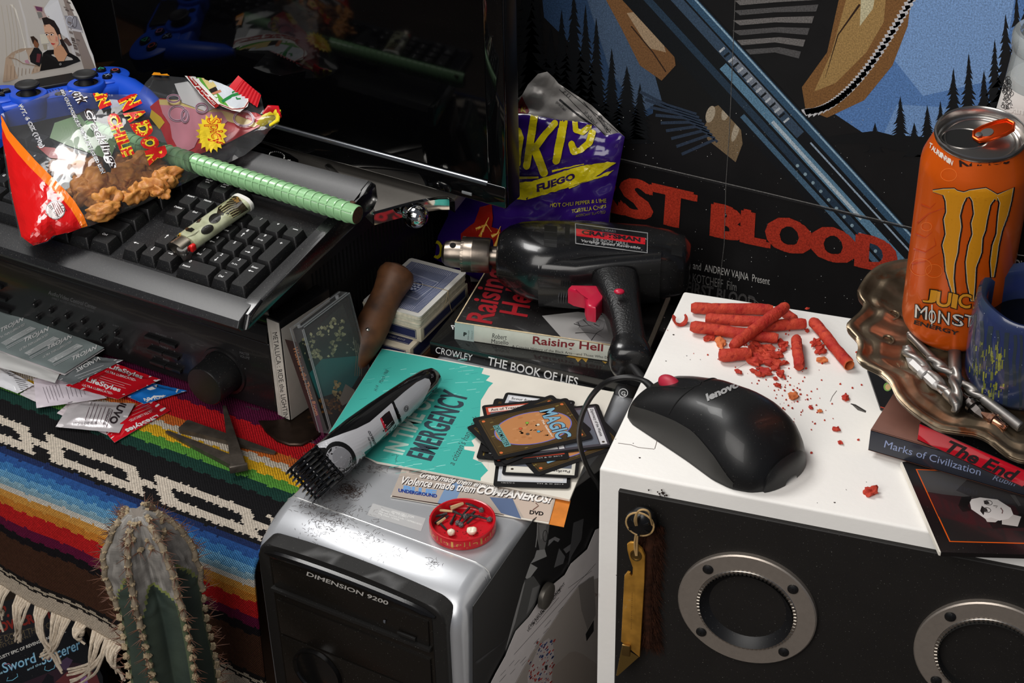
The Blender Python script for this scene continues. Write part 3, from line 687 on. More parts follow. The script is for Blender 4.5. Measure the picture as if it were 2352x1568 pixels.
# ---------------------------------------------------------------- monitor
MY = R_(-1.75); MM = Matrix.Translation((-667, 1152, 136)) @ Matrix.Rotation(MY, 4, 'Z')
mo = Thing('monitor', 'glossy black computer monitor with silver stand behind the keyboard', 'monitor', M=MM)
mg = mat('monitor_gloss', (7, 7, 8), .05, coat=.2, dust=.06, ds=1200, dc=(60, 60, 60)); mblack = mat('monitor_black', (12, 12, 13), .3, dust=.1)
MW = 640
b = B(); b.box((-MW/2, 13, 24 + 195), (MW, 23, 390), 2.5, 3); part('housing', b, mblack, mo)
b = B(); b.box((-MW/2 - 2, 36, 24 + 120), (MW - 170, 26, 225), 8, 3); part('back_shell', b, mblack, mo)
b = B(); b.box((-MW/2, .9, 46 + 184), (MW - 40, 1.2, 366), .2); part('screen', b, mat('screen_glass', (4, 4, 5), .06, spec=.4, dust=.02, ds=1500, dc=(50, 50, 50)), mo)
b = B()
b.box((-MW/2, 1, 35), (MW, 6, 22), 1.5, 3); part('bottom_bezel', b, mg, mo)
b = B(); b.box((-9.5, .6, 226), (19.5, 3.2, 372), 1, 2); part('side_bezel', b, mg, mo)
b = B(); b.prism([(-3, 43.6), (-2.7, 45), (-1.7, 46.3), (0, 47.2), (1, 47.4), (1, 43.6)], -MW + 20, -20, M=frame((0, 0, 0), (0, 1, 0), (1, 0, 0))); part('bright_chamfer', b, mat('chamfer', (120, 122, 126), .16, .9), mo)
b = B(); b.box((-42, -2.4, 30), (11, 1.4, 3), .6, 2); part('power_button', b, mat('clear_grey', (120, 122, 124), .15, coat=.5), mo)
# stand: silver winged foot with polished rim and ball
IZ = 13.
def fpt(x, y): p = MM.inverted() @ at(x, y, z=136 + IZ); return (p.x, p.y)
K5 = zoom(640, 380, 5.345)
rim = [fpt(*K5(x, y)) for x, y in ((1155, 575), (1320, 530), (1500, 480), (1650, 440), (1800, 412), (1950, 390), (2080, 388), (2150, 425))]
left = [fpt(*K5(x, y)) for x, y in ((600, 0), (830, 250), (1040, 470))]
b = B(); out = rim + [(rim[-1][0] - 12, rim[-1][1] + 60), (-150, 110), (-330, 110), (-340, 20)] + left; b.prism(out[::-1], 0, IZ, bev=1.2); part('stand_foot', b, mat('brushed_steel', (186, 180, 172), .42, .85, var=.05, vs=120, aniso=.5), mo)
b = B(); q = left + [rim[0]]
b.tube([(x, y, IZ) for x, y in q], [2, 3, 3.4, 2], 8, sx=1.6); part('foot_ridge', b, mat('bright_steel'), mo)
b = B(); secs = []
for x, y in rim: secs.append([(x - .5, y - .3, 1), (x + 1.8, y - 1.2, .5), (x + 2.2, y - 1.4, IZ - 1), (x, y, IZ + .4)])
b.loft(secs); part('polished_rim', b, mat('chrome', (214, 212, 208), .06, 1), mo)
b = B(); kp = at(*K5(1690, 622), z=136 + 7); kl = MM.inverted() @ kp
b.ball(kl, 11.3, 28, 18); b.lathe([(11.5, -2), (11.9, -1.6), (11.9, 1.6), (11.5, 2)], 60, Matrix.Translation(kl + V((-.8, .7, 0))) @ Matrix.Rotation(R_(90), 4, 'Y') @ Matrix.Rotation(R_(35), 4, 'X')); b.tube([kl, kl + V((-12, 6, 0))], 7, 20); part('chrome_ball', b, mat('chrome'), mo)
b = B(); b.box((-300, 70, 6), (420, 120, 11), 4); b.box((-320, 48, 60), (90, 26, 100), 6); part('stand_base', b, mg, mo)
# ---------------------------------------------------------------- painted rebar
r0, r1 = at(822, 494, z=192), at(440, 372, z=196)
ax = (r0 - r1).normalized(); L_ = (r0 - r1).length + 130
RM = frame(r0 - ax*L_, ax, (0, 0, 1)); RM = RM @ Matrix.Rotation(R_(90), 4, 'Y')   # local z along rod
rod = Thing('painted_rebar', 'pale green painted ribbed steel bar lying across the keyboard', 'bar', M=RM)
paint = mat('green_paint', (150, 198, 146), .22, coat=.4, var=.08, vs=60, bump=.06, bs=260)
b = B(); b.lathe([(0, 0), (8.2, 0), (8.6, .5)] + [(8.6, L_ - 1.2), (7.9, L_ - .2)], 32); part('bar_core', b, paint, rod)
b = B(); n_ = int(L_/8.2)
for i in range(n_):
    z = 5 + i*8.2; pts = []
    for k in range(25):
        a = 2*math.pi*k/24; pts.append((8.7*math.cos(a), 8.7*math.sin(a), z + 2.6*math.sin(a + .9)))
    b.tube(pts[:-1], 1.0, 5, closed=True)
part('rib', b, paint, rod)['kind'] = 'stuff'
b = B()
for s in (0.9, 0.9 + math.pi): b.tube([(8.7*math.cos(s), 8.7*math.sin(s), 2), (8.7*math.cos(s), 8.7*math.sin(s), L_ - 2)], .9, 6)
part('seam_ridge', b, paint, rod)
rust = mat('rusty_steel', (92, 54, 34), .75, .3, var=1, vs=260, var2=(40, 30, 26), bump=.25, bs=500)
b = B(); b.lathe([(0, L_ + .1), (5, L_ - .05), (7.9, L_ - .25), (8.2, L_ - 1)], 24); b.ball((0, 0, 0), 2.6, 12, 8, M=Matrix.Translation((-7.6, 5.2, L_ - 9)), sc=(.5, .8, 1.2)); part('rusty_end', b, rust, rod)
# ---------------------------------------------------------------- lighter
la, lb = at(562, 462, z=187), at(402, 574, z=177)
ax = (la - lb).normalized(); LL = (la - lb).length; LM = frame(lb, ax, (0.05, -.1, 1)) @ Matrix.Rotation(R_(90), 4, 'Y') @ Matrix.Rotation(R_(90), 4, 'Z')
lg = Thing('pocket_lighter', 'skull printed disposable lighter with white base lying on the number keys', 'lighter', M=LM)
def sup(a_, b_, n, e=2.6):
    o = []
    for i in range(n):
        t = 2*math.pi*i/n; c, s = math.cos(t), math.sin(t); o.append((a_*math.copysign(abs(c)**(2/e), c), b_*math.copysign(abs(s)**(2/e), s)))
    return o
def capz(z0, z1, a_, b_, m_, nm, n=32):
    b = B(); b.prism(sup(a_, b_, n), z0, z1, bev=.8, seg=2); return part(nm, b, m_, lg)
skin = mat('lighter_print', (150, 152, 122), .25, coat=.4, var=1, vs=70, var2=(196, 200, 170))
body = capz(14, LL - 4, 11.8, 6.2, skin, 'lighter_body'); capz(LL - 4.2, LL, 12.2, 6.6, mat('white_plastic', (222, 220, 214), .35), 'base_cap')
capz(1.5, 14, 9.5, 5.4, mat('metal_hood', (186, 176, 160), .25, 1), 'metal_hood')
b = B(); b.lathe([(0, -3.2), (4.6, -3.2), (5, -2.4), (5, 2.4), (4.6, 3.2), (0, 3.2)], 28, Matrix.Translation((-6.5, 0, 3)) @ Matrix.Rotation(R_(90), 4, 'X')); b.lathe([(5.2, -1), (5.4, 0), (5.2, 1)], 28, Matrix.Translation((-6.5, 0, 3)) @ Matrix.Rotation(R_(90), 4, 'X')); part('spark_wheel', b, mat('bright_steel'), lg)
b = B(); b.box((-10.5, 0, 11), (4.5, 7, 6), 1.6, 3); part('red_button', b, mat('red_plastic', (208, 30, 28), .3), lg)
sf = onmesh([body]); ik = Ink(sf, zoom(380, 360, 4.9), lift=.35); dk = (26, 24, 20)
ik.poly([(640, 470), (770, 400), (930, 590), (760, 690), (700, 610), (560, 700), (600, 560)], (44, 36, 24)); ik.poly([(700, 440), (770, 400), (860, 500), (800, 520)], (128, 96, 48))
for i in range(9): ik.line([(560 + i*22, 560 + i*16), (650 + i*20, 490 + i*20), (760 + i*10, 470 + i*20)], 9, (170, 168, 122), taper=True)
ik.ell(555, 695, 72, 52, dk, rot=-.5); ik.ell(470, 820, 76, 46, dk, rot=-.5); ik.poly([(270, 720), (400, 610), (440, 650), (380, 740), (300, 750)], (40, 34, 28)); ik.poly([(215, 790), (265, 780), (330, 820), (290, 850), (230, 835)], dk); ik.ell(500, 590, 30, 18, dk, rot=-.3); ik.ell(610, 600, 20, 10, dk, rot=.7); ik.ell(700, 640, 18, 10, dk); ik.ell(640, 650, 16, 8, dk)
for i in range(6): ik.line([(250 + i*14, 905 - i*4), (310 + i*14, 880 - i*10)], 4, (120, 122, 96))
ik.poly([(90, 850), (180, 868), (172, 915), (85, 890)], (226, 176, 50)); ik.text('BIC', (170, 862), (95, 856), (165, 904), (30, 24, 20), .04)
ik.done('skull_print', lg, mat('lighter_ink', None, .22, coat=.4))
# ---------------------------------------------------------------- key with bead chain
kp = at(647, 384, z=150); kf = Thing('key_fob', 'dark octagonal key head with bead chain beside the monitor foot', 'key', (kp.x, kp.y, 147.2), -35)
oc = [(13.5*math.cos(R_(22.5 + 45*i)), 12*math.sin(R_(22.5 + 45*i))) for i in range(8)]
km = mat('dark_pewter', (62, 62, 62), .4, .7, bump=.1, bs=300)
b = B(); b.prism(oc, 0, 3, bev=.8); part('key_head', b, km, kf)
b = B(); b.tube([(11*math.cos(R_(22.5 + 45*i)), 9.8*math.sin(R_(22.5 + 45*i)), 3) for i in range(8)], .8, 6, closed=True)
b.tube([(4.5, 3.6, 3.2), (2, 5, 3.2), (-2, 5, 3.2), (-4.2, 3.2, 3.2), (-2.5, 1, 3.2), (2, -.6, 3.2), (4.2, -3, 3.2), (1.5, -5, 3.2), (-2.5, -4.8, 3.2), (-4.6, -3.4, 3.2)], [.8, 1.2, 1.2, 1.3, 1.3, 1.3, 1.3, 1.2, 1.1, .7], 6); part('raised_letter', b, km, kf)
b = B(); b.box((18, -3, 1.6), (14, 8, 1.6), .4); b.box((27, -3.6, 1.6), (12, 5, 1.4), .4); part('key_blade', b, mat('brass_grey', (150, 132, 110), .35, 1), kf)
b = B()
for i in range(22):
    f = i/21; a = R_(-20 + 330*f); b.ball((-26 + 11*math.cos(a), 4 + 7*math.sin(a), 2), 1.15, 8, 6)
for i in range(5): b.ball((-15 + i*1.5, 7 + i*1.2, 2 + i*.3), 1.15, 8, 6)
part('bead_chain', b, mat('chrome'), kf)['kind'] = 'stuff'
# ================================================================ soft things shaped as pillows
from mathutils.geometry import delaunay_2d_cdt
def pillow(outl, step, front, back, wr=0, seed=0, edge=1.0):
    """closed film bag; outl = photo points with heights (x, y, z); front/back = bulge in mm given (distance to rim in px, x, y)"""
    P2 = [V((p[0], p[1])) for p in outl]; dense = []; zs = []
    for i, p in enumerate(outl):
        q = outl[(i + 1) % len(outl)]; n = max(1, int(math.hypot(q[0] - p[0], q[1] - p[1])/step))
        for k in range(n): f = k/n; dense.append(V((lerp(p[0], q[0], f), lerp(p[1], q[1], f)))); zs.append(lerp(p[2], q[2], f))
    nb = len(dense)
    def inside(x, y):
        c = False; j = nb - 1
        for i in range(nb):
            a, b_ = dense[i], dense[j]
            if (a.y > y) != (b_.y > y) and x < (b_.x - a.x)*(y - a.y)/(b_.y - a.y) + a.x: c = not c
            j = i
        return c
    x0, x1 = min(p.x for p in dense), max(p.x for p in dense); y0, y1 = min(p.y for p in dense), max(p.y for p in dense)
    D = np.array([(p.x, p.y) for p in dense]); Z = np.array(zs); pts = list(dense); dist = [0.]*nb; zz = list(zs)
    y = y0 + step*.5; r = 0
    while y < y1:
        x = x0 + (step*.5 if r % 2 else 0)
        while x < x1:
            if inside(x, y):
                d = np.hypot(D[:, 0] - x, D[:, 1] - y); dm = d.min()
                if dm > step*.45:
                    w = 1/(d**2.2 + 1); pts.append(V((x, y))); dist.append(dm); zz.append(float((w*Z).sum()/w.sum()))
            x += step
        y += step*.87; r += 1
    res = delaunay_2d_cdt(pts, [(i, (i + 1) % nb) for i in range(nb)], [], 1, 1e-4)
    V2, F = res[0], res[2]; orig = [o[0] if o else 0 for o in res[3]]
    out = []
    for sgn in (1, -1):
        vs = []
        for i, p in enumerate(V2):
            o = orig[i]; d = dist[o]; P_ = at(p.x, p.y, z=zz[o]); dr = (P_ - EYE).normalized()
            if d > 0:
                h = front(d, p.x, p.y) if sgn > 0 else back(d, p.x, p.y)
                if wr and sgn > 0: h += wr*(noise.noise(V((p.x*.018 + seed, p.y*.03, seed)))*1.2 + abs(noise.noise(V((p.x*.05, p.y*.02 + seed, 3))))*1.1)*min(1, d/12)
                P_ = P_ - dr*h*sgn
            vs.append(P_)
        out.append((vs, F))
    return out
def film(name, col, tr, rough=.08, ior=1.45, glossy=1.0, bump=0, bs=60):
    """thin clear plastic: mostly see-through with a sharp sheen"""
    if name in MATS: return MATS[name]
    M = bpy.data.materials.new(name); M.use_nodes = True; nt = M.node_tree; N = nt.nodes; L = nt.links
    for n in list(N):
        if n.type != 'OUTPUT_MATERIAL': N.remove(n)
    out = [n for n in N][0]
    t = N.new('ShaderNodeBsdfTransparent'); t.inputs[0].default_value = lin(col)
    g = N.new('ShaderNodeBsdfGlossy'); g.inputs['Roughness'].default_value = rough; g.inputs['Color'].default_value = (glossy, glossy, glossy, 1)
    d = N.new('ShaderNodeBsdfDiffuse'); d.inputs[0].default_value = (.75, .76, .78, 1)
    fr = N.new('ShaderNodeFresnel'); fr.inputs['IOR'].default_value = ior
    m1 = N.new('ShaderNodeMixShader'); m1.inputs[0].default_value = tr; L.new(t.outputs[0], m1.inputs[1]); L.new(d.outputs[0], m1.inputs[2])
    m2 = N.new('ShaderNodeMixShader'); L.new(fr.outputs[0], m2.inputs[0]); L.new(m1.outputs[0], m2.inputs[1]); L.new(g.outputs[0], m2.inputs[2]); L.new(m2.outputs[0], out.inputs[0])
    if bump:
        tc = N.new('ShaderNodeTexCoord'); n = N.new('ShaderNodeTexNoise'); n.inputs['Scale'].default_value = bs; n.inputs['Detail'].default_value = 2; L.new(tc.outputs['Object'], n.inputs[0])
        q = N.new('ShaderNodeBump'); q.inputs['Distance'].default_value = bump*.001; L.new(n.outputs['Fac'], q.inputs['Height'])
        L.new(q.outputs[0], g.inputs['Normal']); L.new(q.outputs[0], fr.inputs['Normal'])
    MATS[name] = M; return M
# ---------------------------------------------------------------- game controller
AX = RT*.877 + UP*.242 + FW*.412; BY = RT*-.478 + UP*.417 + FW*.772
cm = at(129, 184, z=221); CM = frame(cm, AX, AX.cross(BY)); ct = Thing('game_controller', 'blue game controller with two black thumbsticks behind the snack bag', 'controller', M=CM)
blue = mat('controller_blue', (24, 74, 190), .38, var=.05, vs=40, bump=.02, bs=1600); rub = mat('thumb_rubber', (28, 28, 29), .6, bump=.05, bs=900)
b = B()
def cz(x, y): return -14 + 3*math.exp(-((abs(x) - 52)/26)**2) - .05*max(0, abs(y - 12) - 20)
o = [(-66, 34), (-48, 42), (-20, 43), (20, 43), (48, 42), (66, 34), (73, 20), (72, 4), (62, -14), (38, -16), (18, -13), (-18, -13), (-38, -16), (-62, -14), (-72, 4), (-73, 20)]
b.prism(o, -33, -12.5, bev=6, seg=4)
for s in (-1, 1):
    b.lathe([(0, -10.2), (23.5, -10.2), (25, -11.5), (25.2, -16), (24, -28)], 40, Matrix.Translation((s*53, 21, 0)))
    b.tube([(s*44, 16, -21), (s*60, 12, -21), (s*68, -8, -22), (s*74, -34, -24), (s*77, -56, -26), (s*77, -68, -27)], [10, 13.5, 14, 13, 11, 5], 20)
    b.lathe([(12, -7.8), (17.4, -7.8), (18.6, -9), (19, -16), (17, -30)], 40, Matrix.Translation((s*28.5, 0, 0)))
body = part('controller_shell', b, blue, ct, smooth=45)
for s in (-1, 1):
    T = Matrix.Translation((s*28.5, 0, 0))
    b = B(); b.lathe([(0, -9), (8, -9), (6.6, -4.5), (6.2, -2.2), (10.6, -1.6), (12, 0), (11.8, 1.6), (10.2, 2.7), (8.4, 2.6), (7.4, 1.9), (0, 1.6)], 40, T); b.lathe([(13, -8.6), (0, -8.8)], 24, T); part('thumbstick', b, rub, ct)
SYM = ((0, 11.5, 'tri', (60, 190, 150)), (11.5, 0, 'o', (226, 90, 90)), (0, -11.5, 'x', (170, 190, 230)), (-11.5, 0, 'sq', (220, 140, 200)))
for x, y, s, c in SYM:
    T = Matrix.Translation((53 + x, 21 + y, -10.2)); b = B(); b.lathe([(5.4, 0), (5.2, 2.2), (4.6, 2.9), (0, 3)], 24, T); q = part('face_button', b, mat('button_gloss', (18, 18, 19), .25), ct)
    ik = Ink(lambda u, v, x=x, y=y: (CM @ V((53 + x + u, 21 + y + v, -7.15)), CM.to_3x3() @ V((0, 0, 1))))
    if s == 'o': ik.ring(0, 0, 3.3, 3.3, .6, c)
    elif s == 'x': ik.line([(-2.7, -2.7), (2.7, 2.7)], .6, c); ik.line([(-2.7, 2.7), (2.7, -2.7)], .6, c)
    else:
        pp = [(-3, -2), (3, -2), (0, 3.2)] if s == 'tri' else [(-2.6, -2.6), (2.6, -2.6), (2.6, 2.6), (-2.6, 2.6)]
        for a, e in zip(pp, pp[1:] + pp[:1]): ik.line([a, e], .6, c)
    k = ik.done('button_symbol', ct); k.parent = q
for x, y, w_, h_ in ((0, 7, 8, 8), (0, -8, 8, 8), (7.5, -.5, 8, 8), (-7.5, -.5, 8, 8)):
    b = B(); b.box((-53 + x, 21 + y, -9), (w_, h_, 3.6), 1.4, 3); part('direction_button', b, mat('button_gloss'), ct)
b = B(); b.box((0, 27, -11.2), (52, 25, 4), 1.5, 3)
for i in range(24): b.box((0, 16 + i*.98, -9.1), (50, .42, .35))
part('touchpad', b, mat('touch_black', (24, 24, 25), .45), ct)
for s in (-1, 1):
    b = B(); b.box((s*32, 31, -11.2), (4.4, 7.5, 3), 1.8, 3); part('side_button', b, mat('button_gloss'), ct)
b = B(); b.lathe([(5, 0), (4.6, 1), (0, 1.2)], 20, Matrix.Translation((0, -6, -12.6))); part('centre_button', b, mat('button_gloss'), ct)
b = B()
for i in range(5):
    for j in range(3): b.lathe([(.75, 0), (0, .01)], 8, Matrix.Translation((-6 + i*3, 4 + j*2.4 + (i % 2)*1.2, -12.42)))
part('speaker_holes', b, mat('slot_dark'), ct)['kind'] = 'stuff'
# ---------------------------------------------------------------- photo print leaning on the screen
K6 = zoom(0, 0, 8.7125)
def phs(x, y):
    p = at(x, y, Y=1142); s = (x - 60)/150; return (at(x, y, Y=1142 + 10*s*s), V((-.1, -1, .15)).normalized())
ph = Thing('photo_print', 'curled colour photograph of a woman in black standing against the monitor', 'photograph', tuple(at(90, 190, Y=1142)))
edge = [(-80, -60), (130, -60), (152, -8), (163, 4), (180, 38), (195, 80), (205, 110), (213, 128), (224, 175), (120, 215), (-80, 245)]
ik = Ink(phs, lift=0); ik.grid((-80, -60), (128, -60), (226, 175), (-80, 245), (196, 190, 182), 14, 10)
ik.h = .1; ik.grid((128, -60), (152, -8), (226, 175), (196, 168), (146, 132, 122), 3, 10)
ik.K = K6; ik.st = .015
q = lambda p, c: ik.poly(p, c)
q([(-300, 60), (250, 90), (330, 200), (520, 940), (520, 1010), (-300, 1400)], (232, 226, 214)); 
for x in (20, 130, 200, 270): ik.line([(x, 100), (x + 90, 700), (x + 120, 1300)], 10, (196, 186, 170))
q([(370, 0), (1170, 0), (1290, 330), (1530, 1130), (900, 1100), (560, 950), (480, 400)], (206, 202, 198)); q([(860, 200), (1000, 0), (1170, 0), (1400, 800), (1250, 700), (1000, 420)], (224, 224, 224))
q([(670, 110), (870, 140), (900, 260), (1000, 340), (800, 390)], (186, 160, 152)); q([(700, 120), (850, 150), (850, 230), (740, 210)], (112, 62, 92)); q([(740, 240), (830, 240), (860, 340), (780, 370)], (130, 128, 122))
q([(800, 690), (930, 680), (990, 860), (830, 880)], (214, 208, 190)); q([(860, 890), (940, 885), (950, 990), (890, 1000)], (170, 160, 140))
for i in range(26):
    r = random.Random(i); x = lerp(1190, 1560, r.random()); y = r.uniform(10, 1120); x = max(x, 1200 + y*.3); x = min(x, 1330 + y*.42); ik.poly([(x, y), (x + 70, y + 25), (x + 75, y + 55), (x + 5, y + 30)], r.choice(((110, 98, 92), (128, 116, 108), (92, 80, 74))), up=False)
ik.h += .02
q([(1290, 310), (1540, 320), (1650, 600), (1380, 570)], (150, 148, 152)); ik.ring(1400, 420, 80, 110, 18, (196, 196, 202)); ik.ring(1500, 440, 50, 120, 14, (96, 92, 96)); q([(1370, 555), (1640, 605), (1660, 650), (1380, 600)], (206, 202, 200))
q([(1260, 800), (1340, 750), (1450, 900), (1380, 920)], (96, 74, 66))
q([(120, 1160), (240, 1050), (420, 970), (700, 950), (740, 1200), (830, 1290), (800, 1430), (200, 1620), (60, 1640)], (186, 162, 140)); ik.line([(180, 1150), (330, 1180), (470, 1270), (800, 1330)], 16, (150, 126, 106))
for i in range(9): ik.line([(150 + i*75, 1290 + (i*18 if i < 5 else 80)), (140 + i*75, 1600 - i*22)], 8, (162, 138, 118))
q([(500, 1210), (560, 1190), (600, 1270), (520, 1260)], (190, 140, 160))
q([(690, 950), (780, 960), (850, 1050), (850, 1210), (800, 1330), (620, 1240), (600, 1120)], (22, 22, 26)); q([(750, 1070), (830, 1080), (800, 1250), (730, 1240)], (108, 44, 52)); q([(660, 810), (740, 770), (785, 890), (760, 960), (700, 940)], (132, 84, 56)); q([(615, 730), (680, 720), (760, 800), (770, 860), (700, 790), (670, 880)], (52, 36, 28))
q([(870, 1060), (960, 1000), (1090, 990), (1330, 1010), (1560, 1140), (1620, 1220), (1300, 1340), (810, 1420)], (16, 15, 17))
q([(1085, 960), (1240, 880), (1300, 980), (1360, 1080), (1290, 1220), (1180, 1225), (1090, 1090)], (204, 152, 116))
q([(845, 360), (940, 340), (1090, 410), (1190, 570), (1245, 760), (1330, 900), (1400, 1060), (1370, 1080), (1240, 900), (1180, 720), (900, 520)], (34, 24, 22))
q([(880, 500), (1000, 480), (1090, 560), (1170, 720), (1190, 870), (1120, 970), (1070, 930), (1020, 850), (960, 760), (900, 620)], (222, 172, 140)); q([(1170, 690), (1210, 680), (1240, 780), (1205, 790)], (214, 160, 128)); q([(1120, 720), (1160, 740), (1165, 830), (1120, 820)], (212, 140, 118))
for x, y in ((950, 690), (1045, 690)): ik.ell(x, y, 36, 18, (232, 220, 212), 14); ik.ell(x - 4, y, 17, 17, (46, 34, 30), 12); ik.line([(x - 45, y - 26), (x, y - 44), (x + 45, y - 22)], 9, (60, 42, 36))
ik.line([(990, 700), (1015, 790), (1050, 800)], 7, (186, 130, 102)); q([(1028, 855), (1075, 862), (1125, 870), (1080, 895), (1045, 885)], (190, 54, 54)); ik.ring(1220, 1280, 20, 22, 7, (206, 204, 200))
ik.done('picture', ph, mat('photo_gloss', None, .6)); b = B()
b.loft([[(phs(x, y)[0] + V((0, .5, 0))) for x, y in edge], [(phs(x, y)[0] + V((0, .9, 0))) for x, y in edge]]); part('paper_sheet', b, mat('photo_paper', (226, 222, 214), .5), ph, world=True)
# ---------------------------------------------------------------- snack bag
bag = [(2, 262, 228), (60, 236, 234), (130, 206, 240), (230, 216, 246), (318, 218, 244), (334, 190, 244), (352, 171, 240), (400, 176, 234), (450, 180, 226), (520, 196, 230), (548, 182, 228), (572, 196, 225), (598, 214, 222), (602, 232, 220), (606, 250, 218),
       (628, 246, 217), (644, 262, 216), (640, 284, 212), (618, 300, 205), (600, 326, 200), (562, 356, 195), (520, 376, 189), (470, 398, 188), (410, 428, 185), (330, 468, 182), (260, 498, 181), (206, 520, 180), (186, 524, 180), (158, 534, 179), (130, 540, 178), (108, 556, 176), (66, 567, 174), (46, 552, 176), (40, 520, 180), (22, 440, 196), (8, 350, 214)]
BT = at(300, 380, z=186); sb = Thing('snack_bag', 'open clear bag of pork cracklings with red bottom lying on the keyboard', 'bag', (BT.x, BT.y, 176))
fb = lambda d, x, y: 26*(1 - math.exp(-d/38))*(1 if x < 430 else max(.45, 1 - (x - 430)/220))
bb = lambda d, x, y: 3*(1 - math.exp(-d/20))
(fv, ff_), (bv, bf_) = pillow(bag, 8, fb, bb, 2.0, 4.2)
clear = film('clear_film', (246, 246, 246), .03, .05, 1.42, 1.0, .08, 30)
b = B(); b.raw(fv, ff_); fr_o = part('front_film', b, clear, sb, world=True, smooth=75)
b = B(); b.raw(bv, bf_); part('back_film', b, clear, sb, world=True, smooth=75)
sf = onmesh([fr_o]); redg = mat('red_film', None, .2, coat=.5, bump=.25, bs=40); KB1 = zoom(0, 0, 2.613)
ik = Ink(sf, KB1, lift=.35, step=.02)
L1 = [(8, 690), (60, 790), (130, 870), (210, 960), (300, 1050), (390, 1140), (450, 1210), (500, 1290), (525, 1355)]
L0 = [(5, 745), (40, 830), (105, 920), (180, 1005), (270, 1095), (365, 1185), (425, 1255), (465, 1320), (490, 1365)]
Lb = [(14, 830), (40, 960), (58, 1080), (75, 1180), (100, 1290), (130, 1420), (200, 1472), (300, 1440), (440, 1385)]
def band(A, C, col, n=5):
    for (a, c), (a2, c2) in zip(zip(A, C), zip(A[1:], C[1:])): ik.grid(a, a2, c2, c, col, 4, n); ik.h -= ik.st
    ik.h += ik.st
band(L0, Lb, (206, 20, 22), 12); band(L1, L0, (238, 118, 24), 3)
ik.done('red_base_print', sb, redg)
ik = Ink(sf, KB1, lift=.9, step=.03)
ik.ell(333, 1262, 58, 56, (226, 218, 216), 28); ik.ring(333, 1262, 57, 55, 3, (60, 50, 60), 28)
def tx(t, bl, br, up, col, bold=0, oc=None, ow=.06, shear=0):
    """text along bl-br, up vector; oc = outline colour behind"""
    tl = (bl[0] + up[0], bl[1] + up[1])
    if oc: ik.text(t, bl, br, tl, oc, bold + ow, shear)
    ik.text(t, bl, br, tl, col, bold, shear)
tx('US', (358, 1238), (378, 1274), (24, -6), (40, 34, 40)); tx('EST. 17642', (288, 1240), (352, 1316), (14, -8), (40, 34, 40))
for i in range(4): ik.line([(312 + i*11, 1220 - i*3), (346 + i*11, 1296 - i*6)], 4, (130, 40, 44))
tx('NET WT. 6 OZ (170g)', (60, 560), (242, 900), (34, -14), (62, 60, 66), .0, (232, 232, 236), .05)
tx('FRIED OUT PORK FAT WITH ATTACHED SKIN', (345, 520), (610, 1050), (24, -10), (30, 28, 30), .02, (232, 232, 236), .07)
tx('Pork', (408, 548), (478, 640), (66, -28), (40, 28, 28), .03, (236, 234, 236), .07, .2); tx('Cracklings', (488, 672), (655, 1025), (62, -24), (40, 28, 28), .02, (236, 234, 236), .06, .2)
tx('EN', (548, 545), (600, 665), (72, -28), (202, 36, 32), .05, (236, 210, 50), .06); tx('CHILE', (634, 700), (736, 950), (72, -24), (202, 36, 32), .04, (236, 210, 50), .05)
for t, p0_, p1_, u in (('N', (706, 612), (742, 680), (112, -52)), ('A', (738, 688), (776, 745), (112, -40)), ('D', (776, 752), (822, 838), (112, -30)), ('O', (826, 836), (862, 908), (104, -26)), ('R', (862, 908), (894, 1000), (124, -36))):
    ik.text(t, p0_, p1_, (p0_[0] + u[0], p0_[1] + u[1]), (30, 26, 10), .12); ik.text(t, p0_, p1_, (p0_[0] + u[0], p0_[1] + u[1]), (236, 210, 50), .10); tx(t, p0_, p1_, u, (204, 34, 32), .04)
ik.K = KC = zoom(320, 150, 5.808)
def star(x, y, r0_, r1_, n, col, ay=1): ik.poly([(x + (r1_ if i % 2 else r0_)*math.cos(math.pi*i/n), y + ay*(r1_ if i % 2 else r0_)*math.sin(math.pi*i/n)) for i in range(2*n)], col)
star(955, 920, 165, 215, 18, (238, 206, 50), 1.2)
ik.text('Spicy', (830, 730), (930, 1090), (1070, 700), (190, 50, 26), .04, .1); ik.text('Spicy', (842, 736), (938, 1082), (1056, 706), (240, 178, 40), -.005, .1)
q = lambda p, c: ik.poly(p, c)
q([(600, 165), (860, 188), (1220, 320), (1380, 390), (1465, 470), (1440, 570), (1330, 640), (1230, 620), (1100, 570), (960, 490), (820, 420)], (232, 230, 226)); q([(630, 168), (690, 172), (760, 250), (1060, 560), (1010, 592), (850, 440), (720, 300)], (150, 30, 28)); q([(770, 185), (900, 205), (1200, 580), (1080, 530), (820, 250)], (96, 160, 62)); q([(880, 195), (1100, 270), (1350, 380), (1440, 470), (1400, 560), (1300, 600), (1200, 560), (1030, 380)], (206, 212, 218))
q([(830, 195), (960, 215), (1040, 310), (930, 350)], (216, 196, 130)); q([(930, 350), (1020, 310), (1060, 370), (960, 400)], (46, 40, 38)); q([(960, 400), (1080, 350), (1100, 380), (990, 420)], (196, 130, 100)); ik.line([(1100, 510), (1230, 430), (1370, 390)], 40, (40, 130, 66)); ik.line([(1240, 400), (1240, 380), (1290, 366)], 18, (40, 130, 66)); ik.line([(1290, 450), (1300, 475), (1350, 470)], 18, (40, 130, 66)); ik.text('carne de puerco!!!!', (655, 196), (985, 560), (682, 170), (236, 226, 220), .02)
ik.line([(620, 172), (800, 400), (1000, 590)], 7, (232, 228, 224)); ik.line([(1060, 545), (1240, 610), (1400, 590), (1460, 490)], 10, (150, 40, 30))
q([(190, 125), (400, 140), (400, 170), (170, 160)], (236, 150, 30))
ik.done('front_print', sb, mat('film_print', None, .3, coat=.2))
